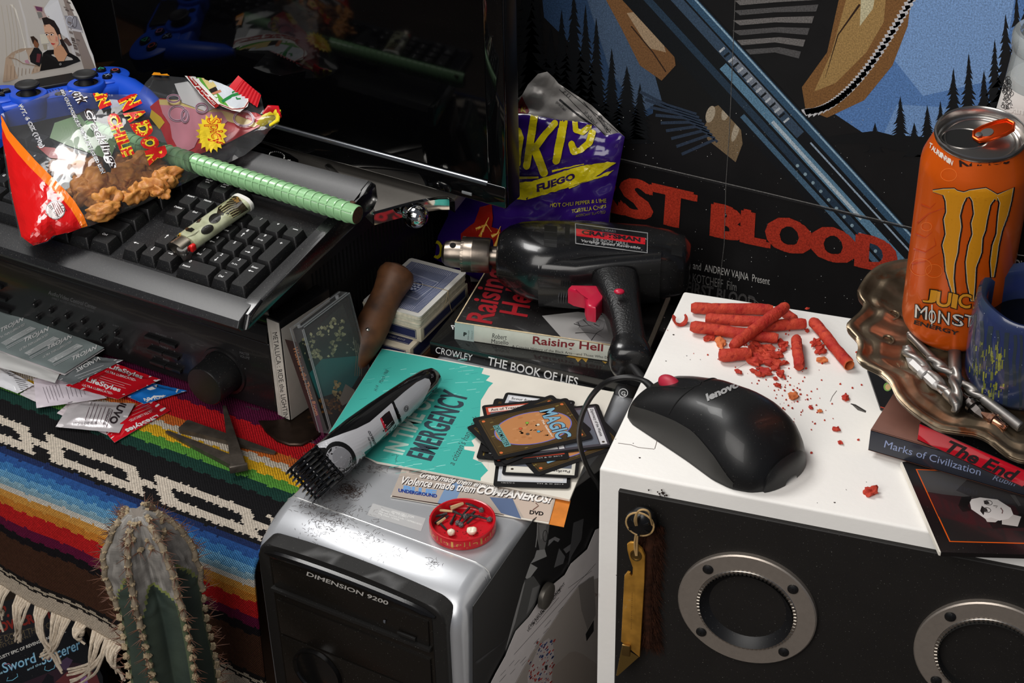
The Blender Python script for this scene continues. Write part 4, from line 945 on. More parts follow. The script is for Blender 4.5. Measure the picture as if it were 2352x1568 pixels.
# back wall print seen through the film
sfb = onmesh([o for o in sb.o.children if o.name.startswith('back_film')])
ik = Ink(sfb, KC, lift=1.2, step=.25); q = lambda p, c: ik.poly(p, c)
q([(130, 560), (270, 450), (520, 480), (700, 560), (1100, 600), (1560, 640), (1680, 690), (1600, 830), (1250, 1010), (1000, 1130), (640, 1250), (520, 1210), (380, 1080), (300, 900)], (196, 36, 44)); q([(150, 600), (280, 700), (330, 770), (260, 860), (130, 700)], (226, 190, 40)); q([(250, 470), (540, 480), (1200, 640), (1600, 790), (1540, 840), (1250, 780), (720, 620), (260, 540)], (226, 206, 130))
q([(262, 545), (560, 560), (900, 640), (1100, 640), (1180, 760), (1000, 900), (780, 1000), (730, 1110), (640, 1160), (520, 1140), (430, 980), (400, 800), (300, 660)], (216, 142, 158)); q([(460, 270), (640, 240), (900, 430), (1000, 590), (900, 640), (560, 520)], (214, 214, 214))
for x, y, a_, b_ in ((500, 660, 130, 110), (600, 700, 60, 90), (830, 600, 90, 70), (1400, 740, 150, 110), (440, 490, 100, 60)): ik.ring(x, y, a_, b_, 26, (206, 190, 206)); ik.ring(x, y, a_ - 8, b_ - 8, 9, (150, 70, 100))
ik.done('back_print', sb, mat('film_print'))
ik = Ink(sfb, KB1, lift=.8, step=.05); ik.poly([(330, 740), (480, 690), (560, 800), (700, 860), (660, 960), (420, 880), (300, 830)], (104, 132, 96)); ik.poly([(220, 880), (330, 890), (400, 960), (300, 950)], (150, 40, 40)); ik.done('green_back_print', sb, mat('film_print'))
# heat-sealed neck: ribbed red strip and yellow-red folded lip
nk = [at(*KC(x, y), z=z) for x, y, z in ((1180, 300, 231), (1320, 135, 240), (1625, 395, 229), (1575, 560, 220))]
b = B()
def nf(u, v): p = nk[0].lerp(nk[3], u).lerp(nk[1].lerp(nk[2], u), v); return p + V((-.15, -.5, .8))*(.9*math.sin(u*2*math.pi*9) if u > .2 else 0)
b.grid(nf, 90, 4); part('ribbed_seal', b, mat('seal_red', (196, 22, 34), .2, coat=.5), sb, world=True)
b = B(); lp = [at(*KC(x, y), z=z) for x, y, z in ((1570, 830, 205), (1680, 720, 213), (1800, 640, 217), (1860, 660, 218), (1840, 740, 215), (1740, 800, 211))]
b.tube(lp, [3, 5, 6, 6, 5, 3], 10, sx=.4); part('yellow_lip', b, mat('lip_yellow', (226, 206, 40), .25, coat=.4), sb, world=True)
b = B(); lp = [at(*KC(x, y), z=z) for x, y, z in ((1660, 660, 217), (1740, 590, 221), (1850, 600, 221), (1880, 680, 219))]; b.tube(lp, [2.5, 5, 5, 2.5], 10, sx=.5); part('red_lip', b, mat('seal_red'), sb, world=True)
# cracklings lying in the bag
CKL = ['crackling behind the white glare left in the bag', 'crackling at the upper middle of the bag behind the white glare', 'wide crackling beside the orange stripe in the middle of the heap', 'largest crackling at the bottom of the bag next to the orange stripe', 'crackling just right of the orange stripe under the glare', 'narrow upright crackling standing in the middle of the heap', 'crackling in the middle of the bag right of the glare', 'topmost crackling right under the red bag lettering', 'crackling low on the right half of the bag', 'rightmost crackling near the end of the red lettering', 'flat crackling lying under the narrow upright one', 'crackling at the top of the heap left of the red lettering', 'crackling in the middle left of the narrow upright one', 'lowest crackling right at the bag corner by the orange stripe', 'leftmost crackling high beside the orange stripe', 'small crackling low at the right end of the heap']
ckm = mat('fried_crackling', (214, 150, 76), .5, var=1, vs=90, var2=(164, 96, 42), bump=.7, bs=160, spot=(45, .62, .7, (222, 170, 96)))
for i, (x, y, r_, s) in enumerate(((430, 975, 15, (1.3, .9, .8)), (520, 1010, 15, (1.1, 1, .8)), (560, 1130, 18, (1.5, 1.1, .9)), (620, 1210, 16, (1.3, 1, .9)), (500, 1150, 13, (1, 1, 1)), (745, 1130, 9, (.7, 1.5, .8)), (790, 1060, 16, (1.2, 1.1, .8)), (860, 990, 16, (1.1, 1.2, .8)), (900, 1100, 15, (1.4, 1, .8)), (990, 1060, 13, (1.2, 1, .8)), (820, 1150, 14, (1.4, .8, .8)), (740, 970, 12, (1, 1, .8)), (660, 1110, 12, (1, 1.2, .8)), (610, 1270, 12, (1.5, .8, .7)), (350, 1000, 11, (1.4, .8, .8)), (960, 1140, 11, (1.3, .8, .7)))):
    px_, py_ = x/2.613, y/2.613; zc = 181 + max(0, (470 - py_ - (px_ - 200)*.05))*.10 + 4; p = at(px_, py_, z=zc + 3)
    b = B(); M = Matrix.Translation(p) @ Matrix.Rotation(i*.8, 4, 'Z'); crumb(b, (0, 0, 0), r_*.86, i + 2, sc=s, sub=4, amp=.55, fr=1.5)
    solo('crackling', b, ckm, CKL[i], 'snack', M=M, group='cracklings in the bag', smooth=180)
# ---------------------------------------------------------------- foil packets on the blanket
def packet(name, corners, z, col, label, m=None, th=3.0, serr=True, prints=None, bow=0):
    """sealed foil square: corners = photo points (clockwise), z = height or four heights"""
    zs = z if isinstance(z, (list, tuple)) else [z]*4
    C = [at(x, y, z=h) for (x, y), h in zip(corners, zs)]; nrm = (C[1] - C[0]).cross(C[3] - C[0]).normalized()
    if nrm.z < 0: nrm = -nrm
    cen = (C[0] + C[1] + C[2] + C[3])/4
    t = Thing(name, label, 'packet', tuple(V((cen.x, cen.y, min(zs)))), group='foil packets on the blanket')
    n = 28
    def bl(u, v): return C[0].lerp(C[1], u).lerp(C[3].lerp(C[2], u), v)
    def fn(s):
        def f(u, v):
            e = min(u, 1 - u, v, 1 - v); k = max(0, min(1, (e - .09)/.22)); k = k*k*(3 - 2*k)
            h = th*k*s*(1 + .18*noise.noise(V((u*4, v*4, cen.x*.1)))) + .35*noise.noise(V((u*5, v*5, cen.y*.1))) + (.16*math.sin((u if min(v, 1 - v) < min(u, 1 - u) else v)*150) if e < .09 and serr else 0) + bow*4*u*(1 - u)
            if s < 0: h = max(h, -.12) - .12 + (bow*0)
            return bl(u, v) + nrm*h
        return f
    b = B(); b.grid(fn(1), n, n); top = part('foil_top', b, m or mat('foil_' + '_'.join(map(str, col)), col, .3, coat=.35, bump=.12, bs=130), t, world=True, smooth=180)
    b = B(); b.grid(fn(-1), 6, 6); part('foil_back', b, mat('foil_white', (222, 216, 218), .5), t, world=True)
    if prints:
        ik = Ink(onmesh([top]), zoom(0, 700, 4.752), lift=.45, step=.012); prints(ik); ik.done('packet_print', t, GLOSS)
    return t
KD = zoom(0, 700, 4.752)
def kd(*p): return [KD(*q) for q in p]
Wc = (232, 232, 232)
def rows(ik, a, d, c_, n, w, col=Wc, ln=1.0):   # n small print lines from a, along d, stepping by c_
    for i in range(n): f = 1 - .25*((i*37) % 10)/10; ik.line([(a[0] + c_[0]*i, a[1] + c_[1]*i), (a[0] + c_[0]*i + d[0]*f*ln, a[1] + c_[1]*i + d[1]*f*ln)], w, col, up=False)
    ik.h += .01
def p_backs(ik): rows(ik, (60, 720), (110, -20), (12, 18), 4, 4, (60, 60, 64)); rows(ik, (150, 800), (140, 30), (14, 24), 6, 4, (60, 60, 64))
packet('foil_packet', kd((-60, 630), (375, 870), (190, 965), (-80, 860)), (6, 4, 3, 5), (216, 216, 220), 'white printed packet back at the left edge under the grey strip', prints=p_backs, th=2)
packet('foil_packet', kd((370, 870), (700, 1010), (480, 1100), (215, 975)), 1.6, (206, 198, 202), 'grey white packet back half under the white torn wrapper', th=1)
packet('foil_packet', kd((780, 1040), (1100, 1180), (1170, 1420), (620, 1180)), 1.2, (208, 196, 200), 'pale packet back lying below the silver packet', th=.8)
def p_red2(ik):
    ik.text('LifeStyles', (1700, 1185), (1345, 1350), (1755, 1240), Wc, .03); ik.text('-ULTRA LUBRICATED-', (1650, 1150), (1400, 1260), (1668, 1172), Wc); rows(ik, (1650, 1120), (-210, 90), (-30, -26), 4, 5, (226, 150, 150))
packet('foil_packet', kd((1600, 1000), (1858, 1150), (1250, 1502), (1160, 1400)), 2.2, (196, 16, 32), 'red packet with white lettering lowest on the stripes', prints=p_red2)
def p_nuvo(ik):
    ik.text('NUVO', (1330, 1010), (1180, 1280), (1410, 1040), (44, 36, 40), .03); ik.text('CONDOMS', (1195, 1130), (1130, 1300), (1218, 1138), (70, 60, 64)); rows(ik, (1000, 1060), (-70, 200), (38, 14), 7, 5, (96, 76, 84)); ik.text('1032731 EXP 05 05', (800, 1310), (1060, 1300), (804, 1280), (90, 84, 88))
packet('foil_packet', kd((605, 1330), (790, 1040), (1475, 1075), (1300, 1395)), (3, 3.2, 5, 5), (200, 194, 196), 'crinkled silver foil packet with black lettering', m=mat('silver_foil', (224, 218, 220), .3, .45, bump=.5, bs=110), prints=p_nuvo, th=4)
def p_blue(ik):
    ik.text('TROJAN', (1830, 965), (1560, 1010), (1850, 1010), Wc, .03); ik.poly([(1600, 920), (1720, 870), (1700, 920), (1640, 935)], Wc); ik.line([(1600, 1060), (1680, 1000), (1840, 1000)], 18, Wc); ik.line([(1920, 970), (1950, 900), (2020, 905)], 16, Wc)
packet('foil_packet', kd((1660, 850), (2040, 938), (1570, 1080), (1390, 1000)), 3.5, (26, 112, 196), 'bright blue packet with white lettering below the volume knob', prints=p_blue)
def p_white(ik): rows(ik, (470, 900), (60, 170), (34, -6), 6, 4, (110, 100, 110)); rows(ik, (720, 900), (40, 130), (44, -6), 5, 4, (110, 100, 110)); rows(ik, (640, 1100), (150, -40), (6, 18), 2, 5, (100, 90, 96))
packet('foil_packet', kd((365, 800), (800, 830), (1170, 1015), (398, 1125)), 6, (216, 206, 214), 'white torn wrapper turned face down beside the red packet', prints=p_white, th=1.5)
def p_red(ik):
    ik.text('LifeStyles', (930, 850), (1300, 968), (960, 790), Wc, .03); ik.text('-ULTRA LUBRICATED-', (890, 885), (1230, 985), (898, 860), Wc, .01); ik.text('LifeStyles', (1180, 705), (1540, 825), (1210, 650), Wc, .03); ik.text('-ULTRA LUBRICATED-', (1140, 735), (1480, 838), (1150, 712), Wc, .01); rows(ik, (1100, 780), (330, 100), (-12, 22), 3, 5, (230, 170, 170)); rows(ik, (820, 908), (360, 96), (10, 14), 2, 4, (230, 170, 170))
packet('foil_packet', kd((1260, 640), (1758, 812), (1285, 1030), (715, 880)), (9, 7, 7, 9), (196, 16, 32), 'red packet with white lettering next to the grey strip', prints=p_red)
def p_dk(ik): ik.text('TROJAN', (800, 700), (1060, 560), (840, 740), Wc, .02); rows(ik, (820, 780), (310, -120), (30, 24), 4, 6, (190, 194, 196))
packet('foil_packet', kd((1010, 560), (1345, 600), (790, 872), (590, 800)), (13, 11, 10, 11), (112, 118, 120), 'dark grey packet poking out under the grey strip', prints=p_dk)
packet('foil_packet', kd((-260, 420), (720, 620), (600, 850), (-260, 610)), (14, 13, 12, 14), (222, 222, 220), 'long white packet margin right below the grey strip', th=1)
st_ = Thing('packet_strip', 'grey strip of joined packets with white print on top of the pile', 'packet', tuple(at(80, 800, z=15)), group='foil packets on the blanket')
gm = mat('foil_grey', (138, 150, 150), .36, coat=.3, bump=.15, bs=120)
def sp_(u, v):   # along the strip, across
    a = V(KD(150 - 400, 98 - 190)).lerp(V(KD(1138, 465)), u); c = V(KD(-150 - 400, 440 - 140)).lerp(V(KD(700, 748)), u); p = c.lerp(a, v)
    k = abs(math.sin(u*3*math.pi + .35)); return at(p.x, p.y, z=16.5 + 2.6*k*math.sin(v*math.pi)**.5 + 1.2*noise.noise(V((u*6, v*3, 1))))
b = B(); b.grid(sp_, 60, 20); tp = part('foil_top', b, gm, st_, world=True, smooth=180)
b = B(); b.grid(lambda u, v: sp_(u, v) - V((0, 0, 2.2)), 20, 4); part('foil_back', b, mat('foil_white'), st_, world=True)
ik = Ink(onmesh([tp]), KD, lift=.5, step=.012)
for (x, y, u) in ((0, 320, .8), (255, 430, 1), (510, 510, 1), (780, 632, 1)):
    L_ = 270 if u == 1 else 250
    ik.text('TROJAN', (x, y), (x + L_, y - 130), (x + 8, y - 62), Wc, .025)
    if x < 700:
        ik.text('ULTRA THIN LUBRICATED', (x - 40, y + 78), (x + 270, y - 92), (x - 38, y + 52), Wc)
        ik.poly([(x + 10, y + 100), (x + 330, y - 80), (x + 400, y - 58), (x + 70, y + 128)], (206, 210, 210)); rows(ik, (x + 18, y + 106), (320, -176), (13, 5), 5, 4, (134, 144, 146)); rows(ik, (x + 70, y + 150), (330, -176), (10, 10), 2, 7, (196, 202, 204))
ik.done('packet_print', st_, GLOSS)
# ================================================================ cassettes
def boxpart(nm, M, c, d, m, par, bev=.4): b = B(); b.box(c, d, bev, M=M); return part(nm, b, m, par, world=True)
card = mat('old_label', (206, 200, 190), .75, var=.12, vs=120, spot=(90, .68, .74, (150, 130, 100))); dkp = mat('case_dark', (18, 18, 19), .45, dust=.12, bump=.05, bs=900)
TM = Matrix.Translation((-792.5, 992, 3.4)) @ Matrix.Rotation(R_(-7), 4, 'Z'); ta = Thing('cassette_tape', 'cassette in case with white handwritten spine standing against the receiver', 'cassette', M=TM)
b = B(); b.box((0, 0, 54), (15.5, 66, 107), .8); part('case', b, dkp, ta)
b = B(); b.box((0, -33.3, 53.5), (14.6, .8, 105), .2); part('spine_label', b, card, ta); b = B(); b.box((7.8, 0, 50), (.7, 64, 99), .2); part('side_label', b, mat('grey_label', (168, 162, 154), .7, var=.08, vs=60), ta)
b = B()
for i in range(12): b.box((-7 + i*1.2, 0, 107.7), (.5, 60, .5))
part('ribbed_top', b, dkp, ta)
pl = lambda M, p, n: onplane(M @ V(p), M.to_3x3() @ V(n))
ik = Ink(pl(TM, (0, -33.8, 0), (0, -1, 0)), zoom(400, 560, 2.8))
ik.text('METALLICA : RIDE the LIGHTING', (632, 572), (708, 1150), (662, 566), (34, 32, 34), -.004); ik.line([(620, 560), (697, 1120)], 1.2, (150, 140, 130)); ik.done('handwriting', ta)
CM2 = Matrix.Translation((-754, 957, 3.6)) @ Matrix.Rotation(R_(-3), 4, 'Z') @ Matrix.Rotation(R_(-11.5), 4, 'Y')
tb2 = Thing('cassette_tape', 'clear cased cassette with teal and gold cover leaning in front', 'cassette', M=CM2)
shell = mat('clear_case', (235, 238, 240), .06, trans=.0, alpha=.07, coat=.15, spec=.6)
b = B(); b.box((6.2, 33, 54), (11.6, 66, 104), .4); part('paper_inlay', b, mat('inlay_dark', (30, 28, 26), .5), tb2)
b = B(); b.box((6.2, 33.5, 54.5), (14.6, 70, 109), 1, 2); part('clear_shell', b, shell, tb2)
b = B()
for y0_ in (3, 58): b.lathe([(1.8, 0), (1.8, 3), (0, 3.2)], 14, Matrix.Translation((6, y0_, 107)))
b.box((3, 33, 109.4), (1.2, 66, .9), .2); b.box((11, 33, 109.4), (1.2, 66, .9), .2); b.box((13.7, 34, 109), (.8, 66, .8), .2); b.box((13.7, 0, 54), (.8, .8, 108), .2); b.box((-1, -1.4, 54), (.8, .8, 108), .2); b.box((13.4, -1.4, 54), (.8, .8, 108), .2)
part('shell_rim', b, mat('clear_edge', (170, 174, 176), .1, alpha=.55, coat=.4), tb2)
KC2 = zoom(400, 560, 2.8)
ik = Ink(pl(CM2, (12.1, 0, 0), (1, 0, 0)), KC2, lift=.1); r = random.Random(11); q = lambda p, c, up=True: ik.poly(p, c, up)
q([(800, 640), (1085, 385), (1240, 830), (1100, 960), (985, 1200)], (34, 34, 32)); q([(870, 830), (950, 740), (1180, 720), (1200, 830), (1140, 930), (1030, 960), (930, 990)], (30, 96, 96))
def blot(n, x0, y0, x1, y1, cols, s0, s1):
    for i in range(n):
        x, y = r.uniform(x0, x1), r.uniform(y0, y1); s = r.uniform(s0, s1); m_ = r.randint(5, 8); a0 = r.random()*6
        ik.poly([(x + s*r.uniform(.5, 1.2)*math.cos(a0 + 2*math.pi*k/m_), y + s*r.uniform(.5, 1.2)*math.sin(a0 + 2*math.pi*k/m_)) for k in range(m_)], r.choice(cols), up=False)
    ik.h += .02
for (x, y) in ((860, 640), (900, 600), (960, 560), (1010, 510), (1060, 520), (1070, 580), (1040, 640), (980, 650), (1000, 700), (900, 690), (930, 720), (870, 720)): blot(9, x - 34, y - 28, x + 34, y + 28, ((150, 146, 108), (186, 180, 138), (118, 116, 84)), 5, 15)
q([(905, 620), (985, 600), (990, 660), (930, 680)], (28, 26, 24)); blot(50, 940, 1000, 1080, 1090, ((122, 84, 40), (150, 108, 56), (84, 56, 28)), 6, 16); blot(14, 1020, 880, 1070, 990, ((176, 160, 110), (146, 130, 86)), 8, 18); q([(1060, 1000), (1100, 900), (1160, 940), (1150, 1000), (1080, 1040)], (128, 122, 112)); blot(10, 1110, 620, 1170, 700, ((120, 118, 100),), 4, 9)
for i in range(4): ik.line([(1150 + i*14, 600 + i*20), (1170 + i*12, 720), (1160 + i*14, 850)], 4, (116, 110, 90))
ik.done('cover_picture', tb2, mat('cover_print', None, .4))
ik = Ink(pl(CM2, (0, -.1, 0), (0, -1, 0)), KC2, lift=.1); ik.poly([(712, 612), (792, 632), (968, 1235), (930, 1238)], (58, 40, 40)); ik.poly([(880, 1000), (912, 1020), (968, 1235), (930, 1238)], (88, 40, 62)); ik.text('Wolves in the Throne Room', (762, 668), (905, 1105), (792, 660), (176, 120, 84), .03, .15); ik.done('spine_lettering', tb2, mat('cover_print'))
# ================================================================ curved knife
kn = Thing('curved_knife', 'broad hooked blade knife with worn wooden handle behind the cassettes', 'knife', (-775, 1020, 0))
ha, hb = at(914, 624, z=98), at(826, 812, z=48); ax = (hb - ha); HL = ax.length + 14; ax.normalize()
HM = frame(ha, ax, (0, 0, 1)) @ Matrix.Rotation(R_(90), 4, 'Y')
wood2 = mat('worn_wood', (104, 66, 38), .55, var=1, vs=45, var2=(58, 36, 22), bump=.12, bs=90)
b = B(); b.lathe([(0, -6), (9, -5), (15, -2), (17.4, 3), (17.6, 8), (16, 13), (14.4, 24), (14.8, 40), (15.8, 56), (15.4, 72), (13, 86), (10, HL - 4), (8, HL), (0, HL)], 40, HM); part('handle', b, wood2, kn, world=True)
rv = at(845, 756, z=78); b = B(); b.ball(rv, 2.2, 14, 8, sc=(1, 1, .6)); part('rivet', b, steel, kn, world=True)
KN = zoom(400, 560, 2.8); bl_ = [at(*KN(x, y), z=2.6) for x, y in ((540, 1132), (640, 1142), (730, 1128), (800, 1086), (860, 1030), (920, 930), (1000, 880), (1100, 860), (1180, 840), (1220, 900), (1100, 1000), (1010, 1120), (960, 1200), (900, 1250), (820, 1290), (740, 1290), (660, 1262), (590, 1205))]
pts = [(p.x, p.y) for p in bl_]; b = B(); b.prism(pts, .6, 3.2, bev=1.1, seg=1)
b.tube([V((-756, 1034, 4)), V((-760, 1042, 22)), hb + ax*2], [4, 5, 6], 12); part('blade', b, mat('dark_blade', (66, 52, 44), .38, .8, var=.5, vs=50, spot=(70, .6, .68, (96, 66, 46)), bump=.06, bs=200), kn, world=True)
# ================================================================ cut nails on the blanket
nm_ = mat('old_iron', (92, 84, 76), .42, .5, var=.4, vs=90, bump=.18, bs=220)
KS = zoom(0, 860, 2.2147)
def nail(a, c, w, za, zc, label):
    A, C = at(*KS(*a), z=za), at(*KS(*c), z=zc); d = (C - A); L_ = d.length; M = frame(A, d, (0, 0, 1)); t = Thing('cut_nail', label, 'nail', M=M, group='old cut nails on the blanket')
    b = B(); secs = []
    for f, ww, hh in ((0, w*.9, 4.6), (.02, w, 5.2), (.16, w*.86, 5), (.5, w*.62, 4.4), (.97, w*.26, 2.2), (1, w*.16, 1.6)): secs.append([(f*L_, s*ww/2, t_*hh/2) for s, t_ in ((-1, -1), (1, -1), (1, 1), (-1, 1))])
    b.loft(secs); part('shank', b, nm_, t, smooth=20); return t
n1 = nail((930, 262), (1402, 400), 15, 3.2, 2.6, 'dark iron cut nail pointing right across the yellow stripe'); nail((1225, 465), (845, 290), 12.5, 2.8, 2.4, 'dark iron cut nail pointing left on the green stripe')
b = B(); b.box((1.5, 0, 0), (4, 16, 7), .8); t = nail((1215, 480), (1140, 160), 13, 9.6, 6.4, 'upright looking iron nail laid on top crossing the other two'); part('nail_head', b, nm_, t)
# ================================================================ playing cards in a stack
DF, DR = at(964.5, 728, z=75), at(1070.7, 626, z=75); dx = (DR - DF).normalized()
def stackM(z, off=(0, 0), rot=0): o = V((DF.x, DF.y, z)); return frame(o, dx, (0, 0, 1)) @ Matrix.Translation((off[0], off[1], 0)) @ Matrix.Rotation(R_(rot), 4, 'Z')
boxw = mat('card_box_white', (186, 176, 156), .6, var=.12, vs=60); navy = (28, 34, 72)
def cardbox(label, z0, z1, off, rot, mm_=None):
    M = stackM(z0, off, rot); t = Thing('card_box', label, 'box', M=M, group='boxes under the playing cards'); b = B(); b.box((45, 32, (z1 - z0)/2), (90, 64, z1 - z0), .7); part('carton', b, mm_ or boxw, t)
    h = z1 - z0
    for s, w_ in (((lambda x, y: (M @ V((x, -.05, y)), M.to_3x3() @ V((0, -1, 0)))), 90), ((lambda x, y: (M @ V((-.05, 64 - x, y)), M.to_3x3() @ V((-1, 0, 0)))), 64)):
        ik = Ink(s); ik.rect(5, 2.4, w_ - 5, h - 2.4, navy); 
        for a, c in (((5.8, 3.2), (w_ - 5.8, 3.2)), ((5.8, h - 3.2), (w_ - 5.8, h - 3.2)), ((5.8, 3.2), (5.8, h - 3.2)), ((w_ - 5.8, 3.2), (w_ - 5.8, h - 3.2))): ik.line([a, c], .4, (180, 176, 160))
        ik.done('side_print', t)
    return t, M
b = B(); b.box((45, 32, 13.5), (92, 66, 27), 1); tag(link('wooden_block', b.mesh('wooden_block'), wood, None, stackM(.2, (-18, 2), 2)), 'dark wooden block under the stack of card boxes', 'block')
tbx, M_ = cardbox('lower card box with navy label reading house of cards', 27.4, 46.5, (-14, 4), 1)
ik = Ink(local(M_ @ V((0, 0, 19.15)), M_.to_3x3() @ V((0, -1, 0)), M_.to_3x3() @ V((1, 0, 0)))); ik.rect(-59, 6, -5, 30, navy); ik.text('HAINES', (-42, 22), (-20, 22), (-42, 25.4), (180, 178, 170)); ik.text('HOUSE OF CARDS', (-54, 16), (-9, 16), (-54, 20), (180, 178, 170)); ik.text('NORWOOD, OHIO 45212', (-50, 10), (-12, 10), (-50, 12.6), (170, 168, 160)); ik.rect(-58, 7, -6, 7.4, (170, 168, 160)); ik.done('top_print', tbx)
cardbox('upper cream card box right below the loose blue deck', 46.8, 62, (0, 0), 0)
dk_ = Thing('card_deck', 'loose deck of blue backed playing cards on top of card boxes', 'cards', M=stackM(62.3))
dw = mat('card_edges', (196, 190, 172), .6, var=.2, vs=200); r = random.Random(5)
for i in range(12):
    b = B(); b.prism([(x + 45, y + 32) for x, y in rough_rect(88.5, 63, 3)], i*1.02, i*1.02 + .98, M=Matrix.Translation((r.uniform(-.5, .5) - (11 - i)*.12, r.uniform(-.5, .5), 0))); part('card_packet', b, dw if i < 11 else mat('card_face', (198, 196, 190), .5), dk_)
DKM = stackM(62.3); ik = Ink(lambda x, y: (DKM @ V((45 + x, 32 + y, 12.25)), V((0, 0, 1)))); blu = (66, 74, 104)
ik.rect(-39, -26.5, 39, 26.5, blu)
for i in range(34):
    for s in (-1, 1): ik.line([(-38 + i*2.3, s*19.5), (-37.4 + i*2.3, s*26)], .9, (158, 162, 178), up=False)
for i in range(22):
    for s in (-1, 1): ik.line([(s*31.5, -19 + i*1.8), (s*38.4, -18.6 + i*1.8)], .9, (158, 162, 178), up=False)
ik.h += .01; ik.rect(-31, -19, 31, 19, (158, 162, 178)); ik.rect(-30.4, -18.4, 30.4, 18.4, blu)
for i in range(30): ik.line([(-29 + i*2, -17.6), (-29 + i*2, 17.6)], .7, (140, 146, 160), up=False)
ik.h += .01; P4 = [(-20, -14), (16, -17), (20, 14), (-16, 17)]; ik.poly(P4, (158, 162, 178)); ik.poly([(x*.95, y*.95) for x, y in P4], (74, 82, 112))
for i in range(15): f = -.9 + i*.128; ik.line([(f*18 - 2, -14.6), (f*18 + 2, 14.6)], .7, (146, 150, 168), up=False)
ik.h += .01; ik.ell(0, 0, 10.5, 7, (50, 58, 90), 24); ik.ring(0, 0, 10.2, 6.8, .6, (170, 174, 188), 24)
for i in range(8): ik.ell(5.2*math.cos(i*.785), 3.6*math.sin(i*.785), 1.7, 1.3, (160, 164, 180), 10, i*.785, up=False)
ik.h += .01; ik.ell(0, 0, 1.6, 1.4, (170, 174, 188), 10); ik.done('back_pattern', dk_, mat('card_print', None, .35))
b = B(); b.tube([(52, -.4, 12.6), (51, -.9, 8), (54, -1, -8), (57, -.8, -14)], .28, 5); b.tube([(52, -.4, 12.6), (46, -1, 4), (40, -.8, -2)], .28, 5); b.tube([(52, -.4, 12.6), (50, 30, 13), (49, 63, 12.8)], .25, 5); part('string', b, mat('thin_string', (150, 134, 104), .8), dk_)
# ================================================================ books behind
KR = zoom(960, 480, 3.266)
def book(name, label, FL, ang, w, d, th, z0, cover, pages, spine_col=None):
    M = Matrix.Translation((FL.x, FL.y, z0)) @ Matrix.Rotation(R_(ang), 4, 'Z'); t = Thing(name, label, 'book', M=M)
    b = B(); b.box((w/2, d/2, th - .5), (w, d, 1), .2); b.box((w/2, d/2, .5), (w, d, 1), .2); part('cover', b, cover, t)
    b = B(); b.box((w/2, .55, th/2), (w, 1.1, th), .35); part('spine', b, spine_col or cover, t)
    b = B(); b.box((w/2, d/2 + .2, th/2), (w - 1.6, d - 2, th - 2)); part('page_block', b, pages, t); return t, M
pages = mat('paper_pages', (206, 196, 170), .8, var=.25, vs=500)
bkc = mat('book_black', (15, 15, 16), .22, coat=.5, dust=.1, ds=700)
cl, CLM = book('paperback_book', 'black glossy paperback with white spine title lowest of the two', at(*KR(88, 993), z=54), 6.6, 203, 140, 13.6, 40.4, bkc, pages)
ik = Ink(pl(CLM, (0, 0, 0), (0, -1, 0)), KR); ik.text('CROWLEY', (130, 1078), (405, 1138), (136, 1032), (226, 226, 226)); ik.text('THE BOOK OF LIES', (520, 1168), (1195, 1328), (530, 1104), (226, 226, 226), .01); ik.ring(1540, 1378, 36, 34, 6, (220, 220, 220)); ik.text('G', (1524, 1395), (1556, 1402), (1526, 1362), (220, 220, 220), .03); ik.done('spine_lettering', cl)
ik = Ink(pl(CLM, (0, 0, 13.65), (0, 0, 1)), KR); ik.text('ALEISTER', (262, 905), (520, 720), (228, 886), (206, 206, 206)); ik.poly([(1110, 1108), (1180, 1085), (1290, 1100), (1260, 1150), (1230, 1120), (1200, 1148), (1180, 1120)], (150, 116, 40)); ik.poly([(1380, 1140), (1420, 1148), (1405, 1160)], (150, 116, 40)); ik.done('cover_lettering', cl)
ra, RAM = book('paperback_book', 'worn black paperback with cream spine and red title under the drill', at(*KR(275, 845), z=73), 12.7, 178, 118, 18.4, 54.2, mat('cover_black', (20, 18, 18), .35, coat=.3, dust=.12, ds=700), pages, mat('cream_spine', (206, 208, 196), .5, var=.1, vs=70))
b = B(); b.box((.6, 59, 18.3), (1.2, 117, .9), .3); b.box((89, .4, 18.4), (177, 1.4, .8), .3); part('worn_edge', b, mat('worn_paper', (206, 186, 150), .8, var=.3, vs=200), ra)
ik = Ink(pl(RAM, (0, -.02, 0), (0, -1, 0)), KR); ik.poly([(276, 850), (420, 872), (420, 1000), (274, 980)], (168, 186, 182)); ik.text('PERIGEE', (382, 980), (386, 910), (372, 980), (60, 70, 70)); ik.text('OCCULT', (410, 978), (414, 912), (398, 978), (60, 70, 70)); ik.text('P', (340, 952), (365, 956), (342, 922), (30, 36, 36), .06)
ik.text('Robert', (556, 968), (664, 980), (560, 932), (50, 50, 50)); ik.text('Masello', (550, 1006), (678, 1018), (552, 974), (50, 50, 50)); ik.text('Raising Hell', (858, 1030), (1385, 1086), (864, 952), (126, 38, 44), .02); ik.text('A Concise History of the Black Arts—and Those Who Dared', (704, 1042), (1475, 1134), (706, 1018), (44, 42, 42)); ik.done('spine_lettering', ra)
ik = Ink(pl(RAM, (0, 0, 18.6), (0, 0, 1)), KR); ik.poly([(930, 800), (1080, 968), (1470, 1022), (1500, 980), (1420, 800), (1200, 770)], (150, 148, 146)); ik.poly([(1180, 850), (1300, 800), (1500, 880), (1470, 1000), (1300, 985)], (110, 108, 108))
for p in ([(1170, 860), (1230, 880), (1300, 870), (1380, 920)], [(1180, 930), (1260, 925), (1340, 935), (1400, 970)], [(1240, 830), (1280, 870), (1330, 900)], [(1300, 985), (1340, 930), (1390, 900), (1400, 860)], [(1200, 850), (1215, 880), (1200, 900)], [(1320, 860), (1360, 880), (1370, 850)]): ik.line(p, 6, (30, 28, 28), taper=True)
